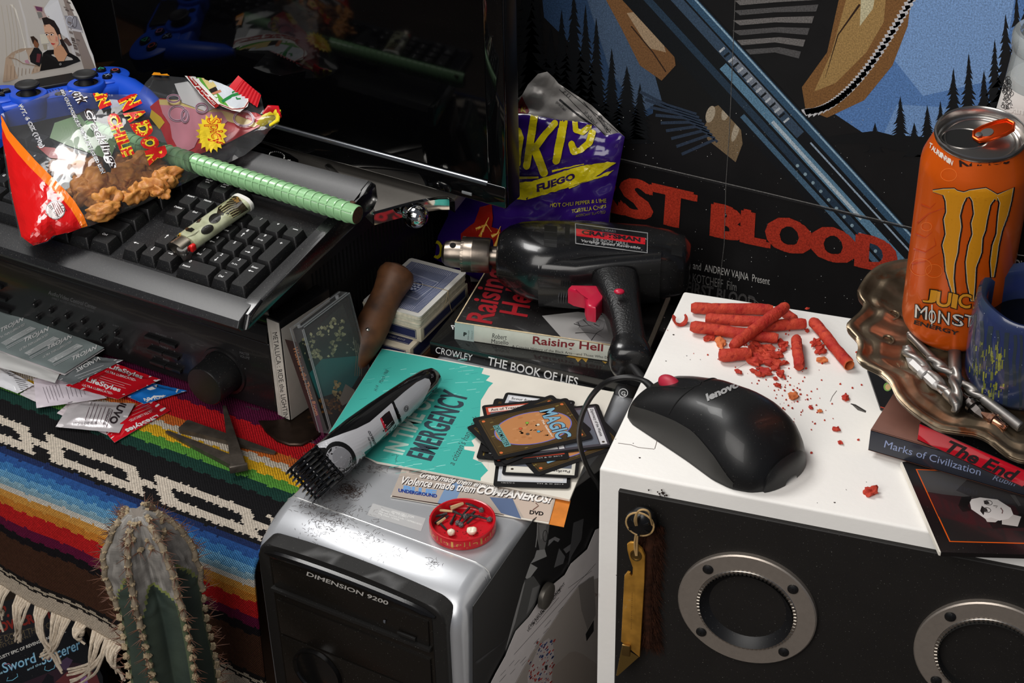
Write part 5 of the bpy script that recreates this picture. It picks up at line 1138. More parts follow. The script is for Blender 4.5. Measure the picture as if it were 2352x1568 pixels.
ik.text('Raising', (615, 875), (740, 480), (360, 830), (146, 26, 34), .02); ik.text('Hell', (822, 812), (880, 600), (610, 775), (146, 26, 34), .02); ik.done('cover_print', ra, mat('cover_print'))
# ================================================================ drill lying on its side
DZ = 73 + 34; dA, dB_ = at(*KR(185, 330), z=DZ), at(*KR(2040, 430), z=DZ); dax = (dB_ - dA); DL = dax.length
DM = frame(dA, dax, (0, 0, 1)); dr = Thing('power_drill', 'black corded power drill with red trigger lying on the books', 'drill', M=DM)
# local x along the drill from chuck, y away from handle, z up
dblk = mat('drill_black', (17, 17, 18), .24, coat=.25, dust=.14, ds=800); gun = mat('chuck_steel', (132, 122, 112), .32, 1, var=.3, vs=60, bump=.04, bs=300)
XA = Matrix.Rotation(R_(90), 4, 'Y')
b = B(); b.lathe([(0, 0), (8, 0), (11.5, 3), (13, 9), (13, 20), (13.4, 21)], 40, XA); nose = part('chuck_nose', b, gun, dr)
b = B(); b.lathe([(13, 19), (16.4, 19.6), (16.6, 22), (16.6, 28), (16.9, 29), (16.9, 30), (16.6, 31), (16.6, 44), (15.6, 46), (9, 46), (9, 54)], 56, XA)
for i in range(40):
    a = 2*math.pi*i/40; b.box((0, 0, 0), (2.4, 1.3, 2), M=Matrix.Translation((20.2, 16.2*math.cos(a), 16.2*math.sin(a))) @ Matrix.Rotation(a, 4, 'X'))
part('chuck_sleeve', b, gun, dr)
b = B(); b.lathe([(3, 0), (0, .1)], 16, Matrix.Translation((11, -5, 12.15)) @ Matrix.Rotation(R_(22), 4, 'X')); link('chuck_hole', b.mesh('chuck_hole'), mat('slot_dark'), nose)
L1_ = DL
def sec(x, hy, hz, e, oy=0, oz=0): return [(x, oy + p[0], oz + p[1]) for p in sup(hy, hz, 36, e)]
b = B(); b.loft([sec(53, 17, 17, 2), sec(54, 22, 22, 2), sec(57, 25, 25, 2), sec(63, 29, 29, 2.1), sec(74, 36, 32.5, 2.2, -2), sec(86, 40, 33.5, 2.4, -4), sec(98, 41, 33.5, 2.7, -5), sec(112, 39, 33.5, 3, -4), sec(135, 33, 33, 3.2, 1), sec(190, 31, 31.5, 3.2, 2), sec(L1_ - 22, 29, 29, 3, 2), sec(L1_ - 6, 25, 25, 2.8, 2), sec(L1_, 18, 18, 2.6, 2)])
bd = part('motor_housing', b, dblk, dr, smooth=50)
b = B(); b.loft([[(96, p[0] - 33, p[1] - 4) for p in sup(13, 26, 28, 3)], [(130, p[0] - 33, p[1] - 4) for p in sup(14, 25, 28, 3)], [(166, p[0] - 26, p[1] - 2) for p in sup(14, 26, 28, 3)], [(206, p[0] - 20, p[1]) for p in sup(12, 26, 28, 3)]]); part('gear_skirt', b, dblk, dr, smooth=50)
# handle: path from housing to butt
hA, hB = DM.inverted() @ at(*KR(1480, 610), z=112), DM.inverted() @ at(*KR(1600, 1130), z=96)
lthr = mat('grip_leather', (18, 18, 19), .34, coat=.2, bump=.55, bs=520, dust=.08); hd = (hB - hA)
def hsec(f, wx, wz, ox=0): p = hA + hd*f; return [(p.x + ox + q[0], p.y + (q[0]*.12), p.z + q[1]) for q in sup(wx, wz, 32, 2.8)]
b = B(); b.loft([hsec(-.12, 21, 17, 2), hsec(0, 20, 17.5, 2), hsec(.12, 19, 18, 2), hsec(.3, 16.5, 17, 2), hsec(.55, 15, 16, 2), hsec(.8, 15, 15.5, 1), hsec(.9, 16, 15.5, 0)]); gr = part('grip', b, lthr, dr, smooth=60)
b = B(); b.loft([hsec(.84, 15.6, 15.8, 0), hsec(.9, 17.5, 16, 0), hsec(.97, 19, 16.5, -1), hsec(1.06, 18, 16, 0), hsec(1.1, 14, 12, 1)]); part('grip_butt', b, dblk, dr, smooth=60)
trg = mat('trigger_red', (186, 26, 58), .34, coat=.2); TG = DM.inverted() @ at(*KR(1285, 690), z=110)
b = B(); b.prism([(-24, 10), (-26, 4), (-20, -1), (-10, -4), (-9, -14), (-6, -24), (2, -26), (6, -10), (9, 8), (2, 12)], -8, 8, M=Matrix.Translation(TG + V((6, 4, 0))), bev=3, seg=3); part('trigger', b, trg, dr, smooth=60)
b = B(); lk = at(*KR(1510, 618), z=130.5); b.ball(DM.inverted() @ lk, 4, 18, 10, sc=(1.2, .9, .6)); part('lock_button', b, trg, dr)
b = B(); sw = DM.inverted() @ at(*KR(1118, 668), z=104)
for i in range(7): b.box(sw + V((-7 + i*2.2, 0, 0)), (1.4, 8, 7), .4)
part('reverse_switch', b, mat('switch_grey', (44, 44, 46), .4), dr)
lq = [DM.inverted() @ at(*KR(x, y), z=z) for x, y, z in ((1178, 112, DZ + 20), (1722, 184, DZ + 21), (1720, 330, DZ + 32), (1182, 262, DZ + 33))]
sfd = onmesh([bd]); ik = Ink(sfd, KR, lift=.8, step=.05)
ik.grid((1178, 112), (1724, 182), (1722, 332), (1180, 264), (150, 150, 150), 14, 8); ik.grid((1184, 118), (1718, 188), (1716, 326), (1186, 258), (22, 22, 23), 14, 8); ik.grid((1186, 152), (1705, 222), (1703, 270), (1188, 206), (196, 22, 34), 14, 4)
ik.text('SEARS', (1402, 172), (1484, 182), (1403, 156), (120, 120, 120)); ik.text('CRAFTSMAN', (1226, 194), (1668, 254), (1228, 162), (24, 16, 18), .05); ik.text('3/8 INCH  DRILL', (1310, 243), (1580, 278), (1312, 222), (160, 160, 160)); ik.text('Variable Speed Reversible', (1224, 256), (1668, 310), (1226, 232), (170, 170, 170), .02, .2); ik.done('maker_plate', dr, GLOSS)
ik = Ink(sfd, KR, lift=.2)
for x0_, y0_, x1_, y1_, sk in ((948, 120, 1045, 290, 10), (1104, 112, 1140, 272, 6), (1098, 408, 1140, 552, 0), (1902, 264, 1985, 360, 18)): ik.grid((x0_, y0_), (x1_, y0_ + sk), (x1_ - 4, y1_), (x0_ - 4, y1_ - sk), (4, 4, 4), 4, 6)
for y in (170, 230): ik.line([(950, y), (1045, y + 8)], 5, (40, 40, 40))
ik.done('vent_openings', dr)
b = B(); p = DM.inverted() @ at(1525, 792, z=92)
cp = [V((hB.x, hB.y - 6, hB.z)), V((hB.x + 14, hB.y - 18, hB.z - 10)), V((hB.x + 34, hB.y - 14, hB.z - 28)), V((hB.x + 60, hB.y + 20, -DZ + 77)), V((hB.x + 50, hB.y + 120, -DZ + 50))]; b.tube(cp, 3.6, 12); part('power_cord', b, rub, dr)
# ================================================================ purple chip bag behind the drill
KT = zoom(1160, 150, 3.824); TP0, TN = V((-700, 1236, 40)), V((.03, -.985, .13)).normalized()
tkp = at(1220, 560, Y=1250); tk = Thing('chip_bag', 'open purple chip bag with yellow lettering standing against the poster', 'bag', (-690, 1255, 0))
def tpos(x, y, d=0): return hitp(x, y, TP0 - TN*d, TN)
def sheet(b, pts, bulge, wr, d, seed, step=9):
    PX_ = [KT(*p) for p in pts]; dense = []
    for i, p in enumerate(PX_):
        q = PX_[(i + 1) % len(PX_)]; n = max(1, int(math.hypot(q[0] - p[0], q[1] - p[1])/step))
        dense += [V((lerp(p[0], q[0], k/n), lerp(p[1], q[1], k/n))) for k in range(n)]
    nb = len(dense); D = np.array([(p.x, p.y) for p in dense]); pts2 = list(dense); ds = [0.]*nb
    x0, x1, y0, y1 = D[:, 0].min(), D[:, 0].max(), D[:, 1].min(), D[:, 1].max(); y = y0; r = 0
    while y < y1:
        x = x0 + (step/2 if r % 2 else 0)
        while x < x1:
            c = False; j = nb - 1
            for i in range(nb):
                if (dense[i].y > y) != (dense[j].y > y) and x < (dense[j].x - dense[i].x)*(y - dense[i].y)/(dense[j].y - dense[i].y) + dense[i].x: c = not c
                j = i
            dm = np.hypot(D[:, 0] - x, D[:, 1] - y).min()
            if c and dm > step*.45: pts2.append(V((x, y))); ds.append(dm)
            x += step
        y += step*.87; r += 1
    res = delaunay_2d_cdt(pts2, [(i, (i + 1) % nb) for i in range(nb)], [], 1, 1e-4)
    vs = []
    for p, o in zip(res[0], res[3]):
        dd = ds[o[0]] if o else 0; h = bulge*(1 - math.exp(-dd/45)) + wr*(noise.noise(V((p.x*.022, p.y*.035, seed))) + .7*abs(noise.noise(V((p.x*.06 + p.y*.03, p.y*.02, seed + 4)))))*min(1, dd/10 + .3)
        P_ = tpos(p.x, p.y, d); vs.append(P_ - (P_ - EYE).normalized()*h)
    b.raw(vs, res[2])
pur = mat('purple_film', (44, 18, 100), .2, coat=.5, bump=.6, bs=45); sil = mat('bag_inside', (176, 172, 168), .32, .35, bump=.5, bs=60)
b = B(); sheet(b, [(60, 420), (210, 430), (480, 480), (720, 500), (800, 540), (880, 620), (1000, 590), (1052, 628), (1000, 900), (930, 1250), (880, 1560), (880, 1900), (-200, 1900), (-620, 1700), (-590, 1500), (-500, 1320), (-480, 900), (-100, 420)], 13, 3.5, 0, 2.); tkf = part('bag_front', b, pur, tk, world=True, smooth=75)
b = B(); sheet(b, [(-100, 420), (60, 330), (150, 260), (200, 170), (290, 75), (370, 55), (430, 110), (470, 160), (760, 350), (1000, 580), (1052, 628), (930, 1250), (880, 1900), (-300, 1900), (-480, 900)], -2, 6, 12, 7.); tkb = part('bag_back', b, sil, tk, world=True, smooth=75)
YL = (198, 182, 20); sft = onmesh([tkf]); ik = Ink(sft, KT, lift=1.0, step=.02)
def stroke(p, w):
    ik.line([(lerp(a[0], c[0], k/8), lerp(a[1], c[1], k/8)) for a, c in zip(p, p[1:]) for k in range(8)] + [p[-1]], w, YL)
    for e in (p[0], p[-1]): ik.ell(e[0], e[1], w/2, w/2, YL, 16)
stroke([(0, 440), (60, 425), (100, 420)], 50); stroke([(20, 760), (80, 600), (115, 570), (140, 640), (120, 760), (110, 860)], 56); stroke([(260, 450), (235, 620), (195, 880)], 66); stroke([(440, 510), (360, 600), (270, 720)], 58); stroke([(260, 720), (310, 840), (345, 940)], 74); stroke([(520, 500), (490, 660), (455, 830)], 72); stroke([(740, 540), (680, 590), (625, 570), (620, 500)], 50); stroke([(770, 590), (740, 680), (670, 740), (610, 760), (590, 690)], 58)
q = lambda p, c: ik.poly(p, c)
def qg(A, C, col, n=10): # strip between two polylines
    for (a, c), (a2, c2) in zip(zip(A, C), zip(A[1:], C[1:])): ik.grid(a, a2, c2, c, col, n, 5)
qg([(60, 1030), (240, 1015), (420, 960), (600, 900), (760, 862), (900, 842)], [(70, 1165), (190, 1180), (420, 1110), (600, 1052), (780, 990), (970, 848)], YL, 5); qg([(100, 972), (300, 968)], [(100, 995), (300, 990)], YL, 6); qg([(420, 920), (700, 858)], [(420, 936), (700, 866)], YL, 6); qg([(560, 1068), (900, 960)], [(570, 1080), (950, 910)], YL, 6); q([(190, 1165), (210, 1150), (200, 1185)], (36, 18, 60))
ik.text('FUEGO', (285, 1110), (625, 995), (275, 1050), (44, 22, 70), .05, .12); ik.text('HOT CHILI PEPPER & LIME', (403, 1242), (888, 1196), (403, 1208), (180, 166, 30), .0); ik.text('TORTILLA CHIPS', (590, 1298), (886, 1248), (590, 1264), (180, 166, 30)); ik.text('ARTIFICIALLY FLAVORED', (622, 1328), (880, 1290), (622, 1308), (120, 110, 34))
ik.K = zoom(960, 480, 3.266); RD, OR = (150, 30, 20), (226, 150, 50)
q([(330, 180), (430, 100), (470, -20), (560, -40), (570, 60), (560, 130), (630, 150), (610, 300), (560, 330), (330, 250)], RD)
for p in ([(440, 150), (520, 110), (560, 170)], [(470, 200), (500, 130), (540, 60)], [(560, 200), (600, 180), (625, 120)], [(580, 280), (600, 230), (620, 170)]): ik.line(p, 26, OR, taper=True); ik.line(p, 12, (240, 206, 110), taper=True)
ik.ring(150, 300, 46, 66, 22, YL); ik.done('bag_print', tk, mat('film_print2', None, .24, coat=.4, bump=.4, bs=45))
ik = Ink(onmesh([tkb]), KT, lift=.5)
for p in ([(480, 210), (700, 430), (880, 610)], [(520, 200), (1000, 590)], [(690, 320), (930, 600)]): ik.line(p, 5, (30, 30, 32))
ik.line([(480, 300), (620, 420), (780, 530)], 18, (26, 26, 28)); ik.text('About 13 servings', (520, 410), (440, 330), (545, 385), (50, 50, 52)); ik.text('Cholesterol', (895, 598), (815, 450), (935, 575), (40, 40, 42)); ik.text('13 %', (560, 285), (500, 235), (580, 262), (50, 50, 52)); ik.text('Total Fat 0g', (790, 530), (690, 420), (815, 505), (60, 60, 62)); ik.poly([(110, 340), (150, 270), (215, 400), (200, 425), (110, 420)], (110, 24, 30)); ik.poly([(60, 320), (125, 300), (105, 380), (80, 370)], (24, 90, 60)); ik.text('K', (140, 410), (190, 420), (145, 360), (150, 140, 30), .05); ik.done('nutrition_print', tk)
# ================================================================ leaflet, booklet, trading cards on the tower
KP = zoom(660, 780, 3.0154)
def sheet_thing(name, label, cat, pts, K, z, th, m, col_edge=None, n=None, group=None):
    P_ = [at(*K(*p), z=z) if n is None else hitp(*K(*p), *n) for p in pts]; c = sum(P_, V())/len(P_)
    t = Thing(name, label, cat, (c.x, c.y, z - th) if n is None else c, group=group); b = B(); nn = V((0, 0, 1)) if n is None else n[1]
    b.loft([[p - nn*th for p in P_], P_]); part('sheet', b, m, t, world=True, smooth=20); return t
pap = mat('paper_white', (222, 216, 204), .6, var=.05, vs=40)
t = sheet_thing('film_leaflet', 'film disc leaflet with white script lying under the teal booklet', 'leaflet', [(800, 880), (715, 1085), (1810, 1272), (1862, 1080)], KP, 41.5, .8, pap)
ik = Ink(onplane((0, 0, 41.5), (0, 0, 1)), KP); q = lambda p, c, up=True: ik.poly(p, c, up)
ik.poly([(800, 880), (718, 1078), (1810, 1265), (1862, 1080)], (176, 164, 154)); q([(1100, 1010), (1240, 960), (1130, 1190), (1040, 1130)], (120, 146, 180)); q([(1400, 1090), (1560, 1100), (1620, 1240), (1480, 1200)], (92, 108, 140)); q([(1560, 1100), (1840, 1100), (1812, 1262), (1640, 1235)], (196, 178, 164)); q([(730, 1080), (900, 1110), (1300, 1170), (1500, 1212), (1500, 1216), (720, 1086)], (60, 44, 40)); q([(850, 900), (1350, 1000), (1330, 1020), (840, 920)], (140, 132, 126))
ik.text('Greed made them enemies...', (915, 958), (1480, 1052), (935, 918), (60, 52, 50), .03, .3); ik.text('Greed made them enemies...', (911, 953), (1476, 1047), (931, 913), (232, 228, 224), .02, .3)
ik.text('Violence made them', (790, 1003), (1300, 1068), (806, 950), (60, 52, 50), .03, .3); ik.text('Violence made them', (786, 998), (1296, 1062), (802, 945), (232, 228, 224), .02, .3); ik.text('COMPANEROS!', (1310, 1068), (1828, 1142), (1326, 1012), (60, 52, 50), .05, .25); ik.text('COMPANEROS!', (1306, 1062), (1824, 1136), (1322, 1006), (236, 232, 228), .04, .25)
ik.text('BLUE', (800, 1048), (1030, 1082), (806, 1008), (112, 156, 206), .06); ik.text('UNDERGROUND', (768, 1055), (1036, 1096), (770, 1030), (34, 56, 130), .05); ik.text('DVD', (1676, 1208), (1772, 1220), (1680, 1180), (30, 26, 26), .04); ik.line([(1700, 1180), (1740, 1150), (1720, 1130)], 8, (120, 90, 80)); ik.done('leaflet_print', t, GLOSS)
t = sheet_thing('orange_card', 'orange card poking out from under the film leaflet', 'card', [(1640, 1040), (1545, 1225), (1915, 1296), (1962, 1112)], KP, 40.6, .4, mat('orange_card_print', (206, 122, 44), .5, var=.2, vs=60))
bpts = [(280, 658), (655, 62), (700, 66), (2262, 362), (1955, 1106), (1340, 978), (620, 845)]
bk = sheet_thing('handbook', 'teal and white emergency handbook lying across the tower', 'booklet', bpts, KP, 44.8, 2.0, pap)
ik = Ink(onplane((0, 0, 44.8), (0, 0, 1)), KP); TE = (58, 170, 158); r = random.Random(2)
q([(283, 655), (655, 64), (1360, 198), (1345, 235), (1405, 250), (1375, 282), (1425, 300), (1395, 330), (1340, 420), (1330, 600), (1335, 655), (1275, 700), (1305, 705), (1290, 740), (1225, 738), (1225, 760), (1300, 775), (1285, 825), (1345, 850), (1390, 905), (1340, 955), (1338, 976), (620, 843), (285, 700)], TE)
for (x, y) in ((1300, 700), (1240, 715)): pass
for i in range(190):
    x = r.uniform(320, 1380); y = r.uniform(90, 930); lo = 658 - (x - 280)*1.58
    if y < lo + 25 or y > 700 + (x - 285)*.26 - 20 and x < 640 or (x > 1310): continue
    L_ = r.uniform(20, 90); ik.line([(x, y), (x + L_, y - L_*r.uniform(.05, .2))], r.uniform(1.5, 4), r.choice(((120, 200, 190), (44, 150, 142), (150, 212, 204), (48, 156, 148))), up=False)
ik.h += .01; DKC = (38, 56, 66)
heavy(ik, 'EMERGENCY', (999, 840), (1261, 383), (821, 799), DKC, (1.5, -2), 3, sp=1.08); ik.text('IN TIME OF', (800, 800), (1035, 395), (660, 770), (176, 204, 192), .035)
ik.text("a citizen's handbook", (1155, 872), (1330, 540), (1112, 852), (44, 56, 62), -.005); ik.text('H-14', (620, 358), (634, 322), (598, 348), (40, 70, 72)); ik.text('March 1968', (654, 304), (704, 216), (632, 292), (40, 70, 72))
q([(1390, 905), (1395, 660), (1340, 660), (1275, 700)], (220, 214, 202)); ik.line([(722, 800), (760, 795), (750, 850)], 3, (40, 90, 88)); ik.line([(770, 800), (745, 830), (765, 846)], 2, (40, 90, 88)); ik.done('cover_print', bk, FAB)
for i in range(2):
    b = B(); b.loft([[at(*KP(*p), z=44 - i*.7) + V((0, 0, k)) for p in ((2262, 362), (1955, 1106), (1940, 1100), (2245, 360))] for k in (0, .5)]); part('page_edge', b, mat('page_green', (164, 176, 160), .7), bk, world=True)
# ---------------------------------------------------------------- trading cards
A_, B_, C_, D_ = [at(*KP(*p), z=52) for p in ((1265, 530), (1915, 395), (2120, 665), (1480, 830))]; cc_ = (A_ + B_ + C_ + D_)/4; ca = math.degrees(math.atan2(B_.y - A_.y, B_.x - A_.x))
KM = zoom(1050, 870, 5.808); blkc = mat('card_black', (16, 15, 16), .4)
def tcard(cx, cy, ang, z, kind, label, tilt=(0, 0)):
    p = at(*KM(cx, cy), z=z); M = Matrix.Translation(p) @ Matrix.Rotation(R_(ang), 4, 'Z') @ Matrix.Rotation(R_(tilt[0]), 4, 'X') @ Matrix.Rotation(R_(tilt[1]), 4, 'Y')
    t = Thing('trading_card', label, 'card', M=M, group='trading cards on the handbook'); b = B(); b.prism(rough_rect(88, 63, 3.2, 5), -.4, 0); part('card_stock', b, blkc, t)
    ik = Ink(lambda x, y: (M @ V((x, y, 0)), M.to_3x3() @ V((0, 0, 1))), lift=.02, step=.012); q = lambda p, c: ik.poly(p, c)
    if kind == 'back':
        ik.poly([(x, y) for x, y in rough_rect(79, 54, 1)], (74, 58, 34)); r = random.Random(int(cx))
        for i in range(60):
            x, y = r.uniform(-39, 37), r.uniform(-26, 25); ik.poly([(x, y), (x + 3, y + .6), (x + 2.4, y + 1.8), (x - .4, y + 1.3)], r.choice(((96, 78, 44), (58, 46, 30), (116, 98, 52), (128, 112, 58))), up=False)
        ik.h += .01; ik.ring(0, 0, 0, 0, 0, (0, 0, 0))
        for a, c in (((-38, -25.6), (38, -25.6)), ((-38, 25.6), (38, 25.6)), ((-38, -25.6), (-38, 25.6)), ((38, -25.6), (38, 25.6))): ik.line([a, c], .4, (40, 32, 22), up=False)
        ik.h += .01; ik.ell(1, 0, 34.4, 22.6, (112, 110, 186), 40); ik.ell(1, 0, 33.4, 21.7, (186, 128, 82), 40)
        for i in range(40):
            a, k = r.uniform(0, 6.28), r.uniform(.1, .9); x, y = 1 + 32*k*math.cos(a), 20*k*math.sin(a); ik.ell(x, y, r.uniform(1, 3), r.uniform(.7, 1.8), r.choice(((194, 138, 92), (176, 118, 74), (182, 124, 78))), 8, up=False)
        ik.h += .01
        for x, y in ((-36, -23.6), (-36, 23.6), (36, -23.6), (36, 23.6)): ik.ell(x, y, 1.5, 1.5, (212, 110, 60), 12, up=False)
        for k, c in enumerate(((216, 212, 196), (126, 182, 70), (204, 92, 60), (90, 80, 72), (84, 166, 200))): a = R_(18 + 72*k); ik.ell(-1.5 + 8.4*math.cos(a), 8.4*math.sin(a), 1.7, 1.7, (90, 60, 40), 12); ik.ell(-1.5 + 8.4*math.cos(a), 8.4*math.sin(a) + .1, 1.4, 1.4, c, 12)
        ik.h += .02; ik.text('MAGIC', (13.5, 21.5), (13.5, -23.5), (28.5, 21.5), (44, 40, 60), .07); ik.text('MAGIC', (14, 21), (14, -23), (28, 21), (126, 172, 196), .03); ik.text('The Gathering', (10.4, 8), (10.4, -18), (13, 8), (232, 226, 216), .02)
        ik.poly([(-30.6, 14.4), (-30.6, -17.4), (-25, -17.4), (-25, 14.4)], (104, 160, 160)); ik.text('DECKMASTER', (-30, 13.6), (-30, -16.6), (-25.8, 13.6), (34, 30, 30), .01)
    else:   # face: title bar, picture, text box, drawn upright with x to the right of the 63 mm side
        fr, ti, bar, low = kind; S = lambda x, y: (y, -x)  # card portrait: up = +x of the mesh
        R4 = lambda x0, y0, x1, y1, c: ik.poly([S(x0, y0), S(x1, y0), S(x1, y1), S(x0, y1)], c)
        R4(-28.5, -37, 28.5, 40.5, fr); R4(-26.5, 33, 26.5, 38.8, bar); R4(-25.5, 3, 25.5, 32, (96, 100, 110)); R4(-26, -2.5, 26, 2, bar); R4(-25.5, -35, 25.5, -3.5, (214, 212, 210))
        ik.text(ti, S(-24.5, 34.2), S(-24.5 + min(40, 1.95*len(ti)), 34.2), S(-24.5, 37.8), (24, 22, 24), .015); ik.ell(*S(23.5, 36), 1.3, 1.3, (60, 50, 40), 10)
        for i, l in enumerate(low): ik.text(l, S(-24, -20.5 - i*4.2), S(-24 + min(47, 1.4*len(l)), -20.5 - i*4.2), S(-24, -17.6 - i*4.2), (40, 38, 40), 0, .2)
        ik.text('126/272 C', S(-25, -39.6), S(-14, -39.6), S(-25, -38.2), (190, 188, 186)); ik.text('TM & © 2013', S(4, -39.6), S(26, -39.6), S(4, -38.2), (190, 188, 186))
    ik.done('card_print', t, GLOSS); return t
WF = (198, 200, 204)
tcard(1030, 1010, ca + 68, 46.9, (WF, 'Blessing', (224, 222, 220), ('Proud Alkmenos, who would not bow', 'to Erebos in death, is now bowed by his', 'own hubris for all eternity.')), 'black bordered trading card lowest in the pile with italic text at the front')
tcard(860, 690, ca + 62, 47.4, 'back', 'brown backed trading card mostly hidden at the left of the pile')
tcard(1010, 720, ca + 56, 47.9, (WF, 'Confiscate', (222, 222, 224), ()), 'trading card with grey title bar rearmost at the top of the pile')
tcard(1160, 870, ca + 66 + 180, 48.4, ((206, 202, 190), 'Pacifism', (222, 218, 208), ('Enchanted creature',)), 'pale framed trading card turned upside down at the front of the pile')
tcard(1430, 820, ca + 26 + 90 + 74, 48.9, 'back', 'brown backed trading card turned sideways under the top card')
tcard(960, 620, ca + 58, 49.3, (WF, 'Scour from Existence', (226, 226, 228), ()), 'white framed trading card with dark title behind the top card')
tcard(900, 700, ca + 80, 49.7, ((176, 66, 46), 'Act of Treason', (226, 206, 196), ()), 'red framed trading card jutting out at the left of the pile')
tcard(1320, 690, ca - 8, 50.1, ((70, 66, 72), 'Diplomacy of the Wastes', (206, 204, 206), ()), 'dark framed trading card jutting out at the right of the pile')
tcard(960, 660, ca + 14, 50.5, 'back', 'second brown backed card peeping out behind the top card')
tcard(1000, 655, ca + 1, 52, 'back', 'topmost trading card with oval brown back and blue lettering')
# ================================================================ beard trimmer
KQ = zoom(680, 840, 5.227); hA_, tA_ = at(*KQ(530, 1050), z=62), at(*KQ(1435, 290), z=60); ad = (tA_ - hA_).normalized(); LT = (tA_ - hA_).length/90*150; hd_ = hA_ - ad*LT*35/150; ZB = 45.
sd = ad.cross(V((0, 0, 1))); ro = R_(38); fa = sd*math.cos(ro) - V((0, 0, 1))*math.sin(ro); fn_ = sd*math.sin(ro) + V((0, 0, 1))*math.cos(ro)
TMx = Matrix((ad, fn_.cross(ad), fn_)).transposed().to_4x4(); TMx.translation = hd_
tr = Thing('beard_trimmer', 'black and silver beard trimmer with comb lying on the booklet', 'trimmer', M=TMx)
tbk = mat('trimmer_black', (14, 14, 15), .13, coat=.5)
ysg = 1 if (fn_.cross(ad)).dot(V((-1, 0, 0))) > 0 else -1     # local y towards the upper-left edge
b = B(); S_ = []
for x, w_, t_, oy, oz in ((6, 15, 11, 0, -1), (9, 16.5, 12.5, 0, -1), (22, 18, 13.5, 0, -1), (38, 17.6, 13.5, 1, 0), (56, 16.4, 13, 2, 1.4), (78, 15.6, 12.4, 1.2, 2.2), (100, 14.6, 11.6, 0, 2), (122, 13, 10.4, -.6, 1), (138, 11, 9, -1, 0), (147, 8, 7, -1.4, -.6), (151, 3.5, 3.4, -1.6, -1)):
    S_.append([(x*LT/150, oy*ysg + p[0], oz + p[1]) for p in sup(w_, t_, 40, 2.5)])
b.loft(S_); bod = part('body', b, tbk, tr, smooth=80)
sfT = onmesh([bod]); sil_i = mat('silver_ink', None, .36, metal=.25, coat=.2); ik = Ink(sfT, KQ, lift=.25, step=.02)
def strip(Aa, Cc, col, n=8, m_=2):
    for i in range(len(Aa) - 1):
        for k in range(m_):
            f, g = k/m_, (k + 1)/m_; L2 = lambda p, q, s: (lerp(p[0], q[0], s), lerp(p[1], q[1], s))
            ik.grid(L2(Aa[i], Aa[i + 1], f), L2(Aa[i], Aa[i + 1], g), L2(Cc[i], Cc[i + 1], g), L2(Cc[i], Cc[i + 1], f), col, 2, n); ik.h -= ik.st
    ik.h += ik.st
strip([(205, 965), (330, 905), (560, 815), (720, 760), (880, 680), (1020, 560), (1145, 450)], [(225, 992), (345, 985), (735, 1255), (860, 1180), (975, 1080), (1120, 930), (1258, 775)], (184, 184, 188), 12)
strip([(1168, 432), (1300, 318), (1440, 210), (1540, 160), (1590, 170)], [(1288, 728), (1395, 590), (1520, 430), (1600, 270), (1612, 220)], (166, 168, 172), 12)
ik.line([(1145, 450), (1200, 520), (1245, 620), (1270, 760)], 16, (24, 24, 26))
def ellg(x, y, rx, ry, rot, col, n=28, rings=4):
    c, d = math.cos(rot), math.sin(rot); P = [(x, y)]; F_ = []
    for k in range(1, rings + 1):
        for i in range(n): a = 2*math.pi*i/n; u, v = rx*k/rings*math.cos(a), ry*k/rings*math.sin(a); P.append((x + u*c - v*d, y + u*d + v*c))
    for i in range(n): F_.append((0, 1 + i, 1 + (i + 1) % n))
    for k in range(rings - 1):
        for i in range(n): a, e = 1 + k*n + i, 1 + k*n + (i + 1) % n; F_.append((a, a + n, e + n, e))
    ik._add(P, F_, col)
ellg(530, 1110, 215, 175, .9, (18, 18, 19)); ellg(510, 1130, 170, 150, .9, (150, 150, 154)); ellg(550, 1110, 130, 110, .9, (128, 128, 132))
strip([(995, 640), (1060, 580), (1118, 535)], [(1100, 900), (1170, 830), (1225, 760)], (196, 196, 200), 6); strip([(1002, 640), (1062, 582), (1114, 545)], [(1100, 888), (1168, 822), (1212, 762)], (30, 20, 22), 6); strip([(1000, 640), (1020, 630)], [(1098, 884), (1122, 850)], (190, 30, 50), 6)
for x, y in ((1040, 680), (1066, 716), (1090, 752), (1104, 800)): ellg(x, y, 6, 9, .3, (230, 160, 170), 8, 1)
for i in range(5): ik.line([(1075 + i*28, 700 + i*2), (1110 + i*26, 820 - i*12)], 3, (90, 26, 34) if i < 2 else (66, 50, 52), up=False)
ik.h += .02; ik.poly([(1034, 775), (1054, 780), (1040, 800)], (20, 20, 22)); ik.text('NORELCO', (975, 970), (880, 785), (945, 975), (40, 40, 44), .03); ik.text('PHILIPS', (915, 980), (870, 860), (895, 982), (60, 60, 64), .02); ik.ring(1312, 522, 26, 38, 6, (50, 50, 54), 20, .3); ik.ring(1312, 522, 16, 22, 6, (30, 30, 32), 20, .3); ik.text('25', (1612, 160), (1640, 150), (1610, 120), (120, 120, 124)); ik.done('face_panel', tr, sil_i)
comb = mat('comb_black', (12, 12, 13), .1, coat=.6)
b = B(); b.box((7, 0, 1), (12, 33, 20), 3, 3); part('cutter_head', b, mat('trimmer_black'), tr)
for i in range(9):
    y = -16 + i*4; b = B(); b.tube([(20, y, 12.5), (13, y, 14), (5, y, 13.4), (-2, y, 9.5), (-6, y, 2), (-6.5, y, -6), (-4, y, -12)], [.9, 1.2, 1.3, 1.3, 1.3, 1.1, .6], 8, sx=1); part('comb_tooth', b, comb, tr)
b = B(); b.tube([(19, -17.5, 12), (19, 17.5, 12)], 1.4, 8); b.tube([(3, -17.5, 9), (3, 17.5, 9)], 1.2, 8); b.tube([(-4, -17, -4), (-4, 17, -4)], 1.2, 8); part('comb_bar', b, comb, tr)
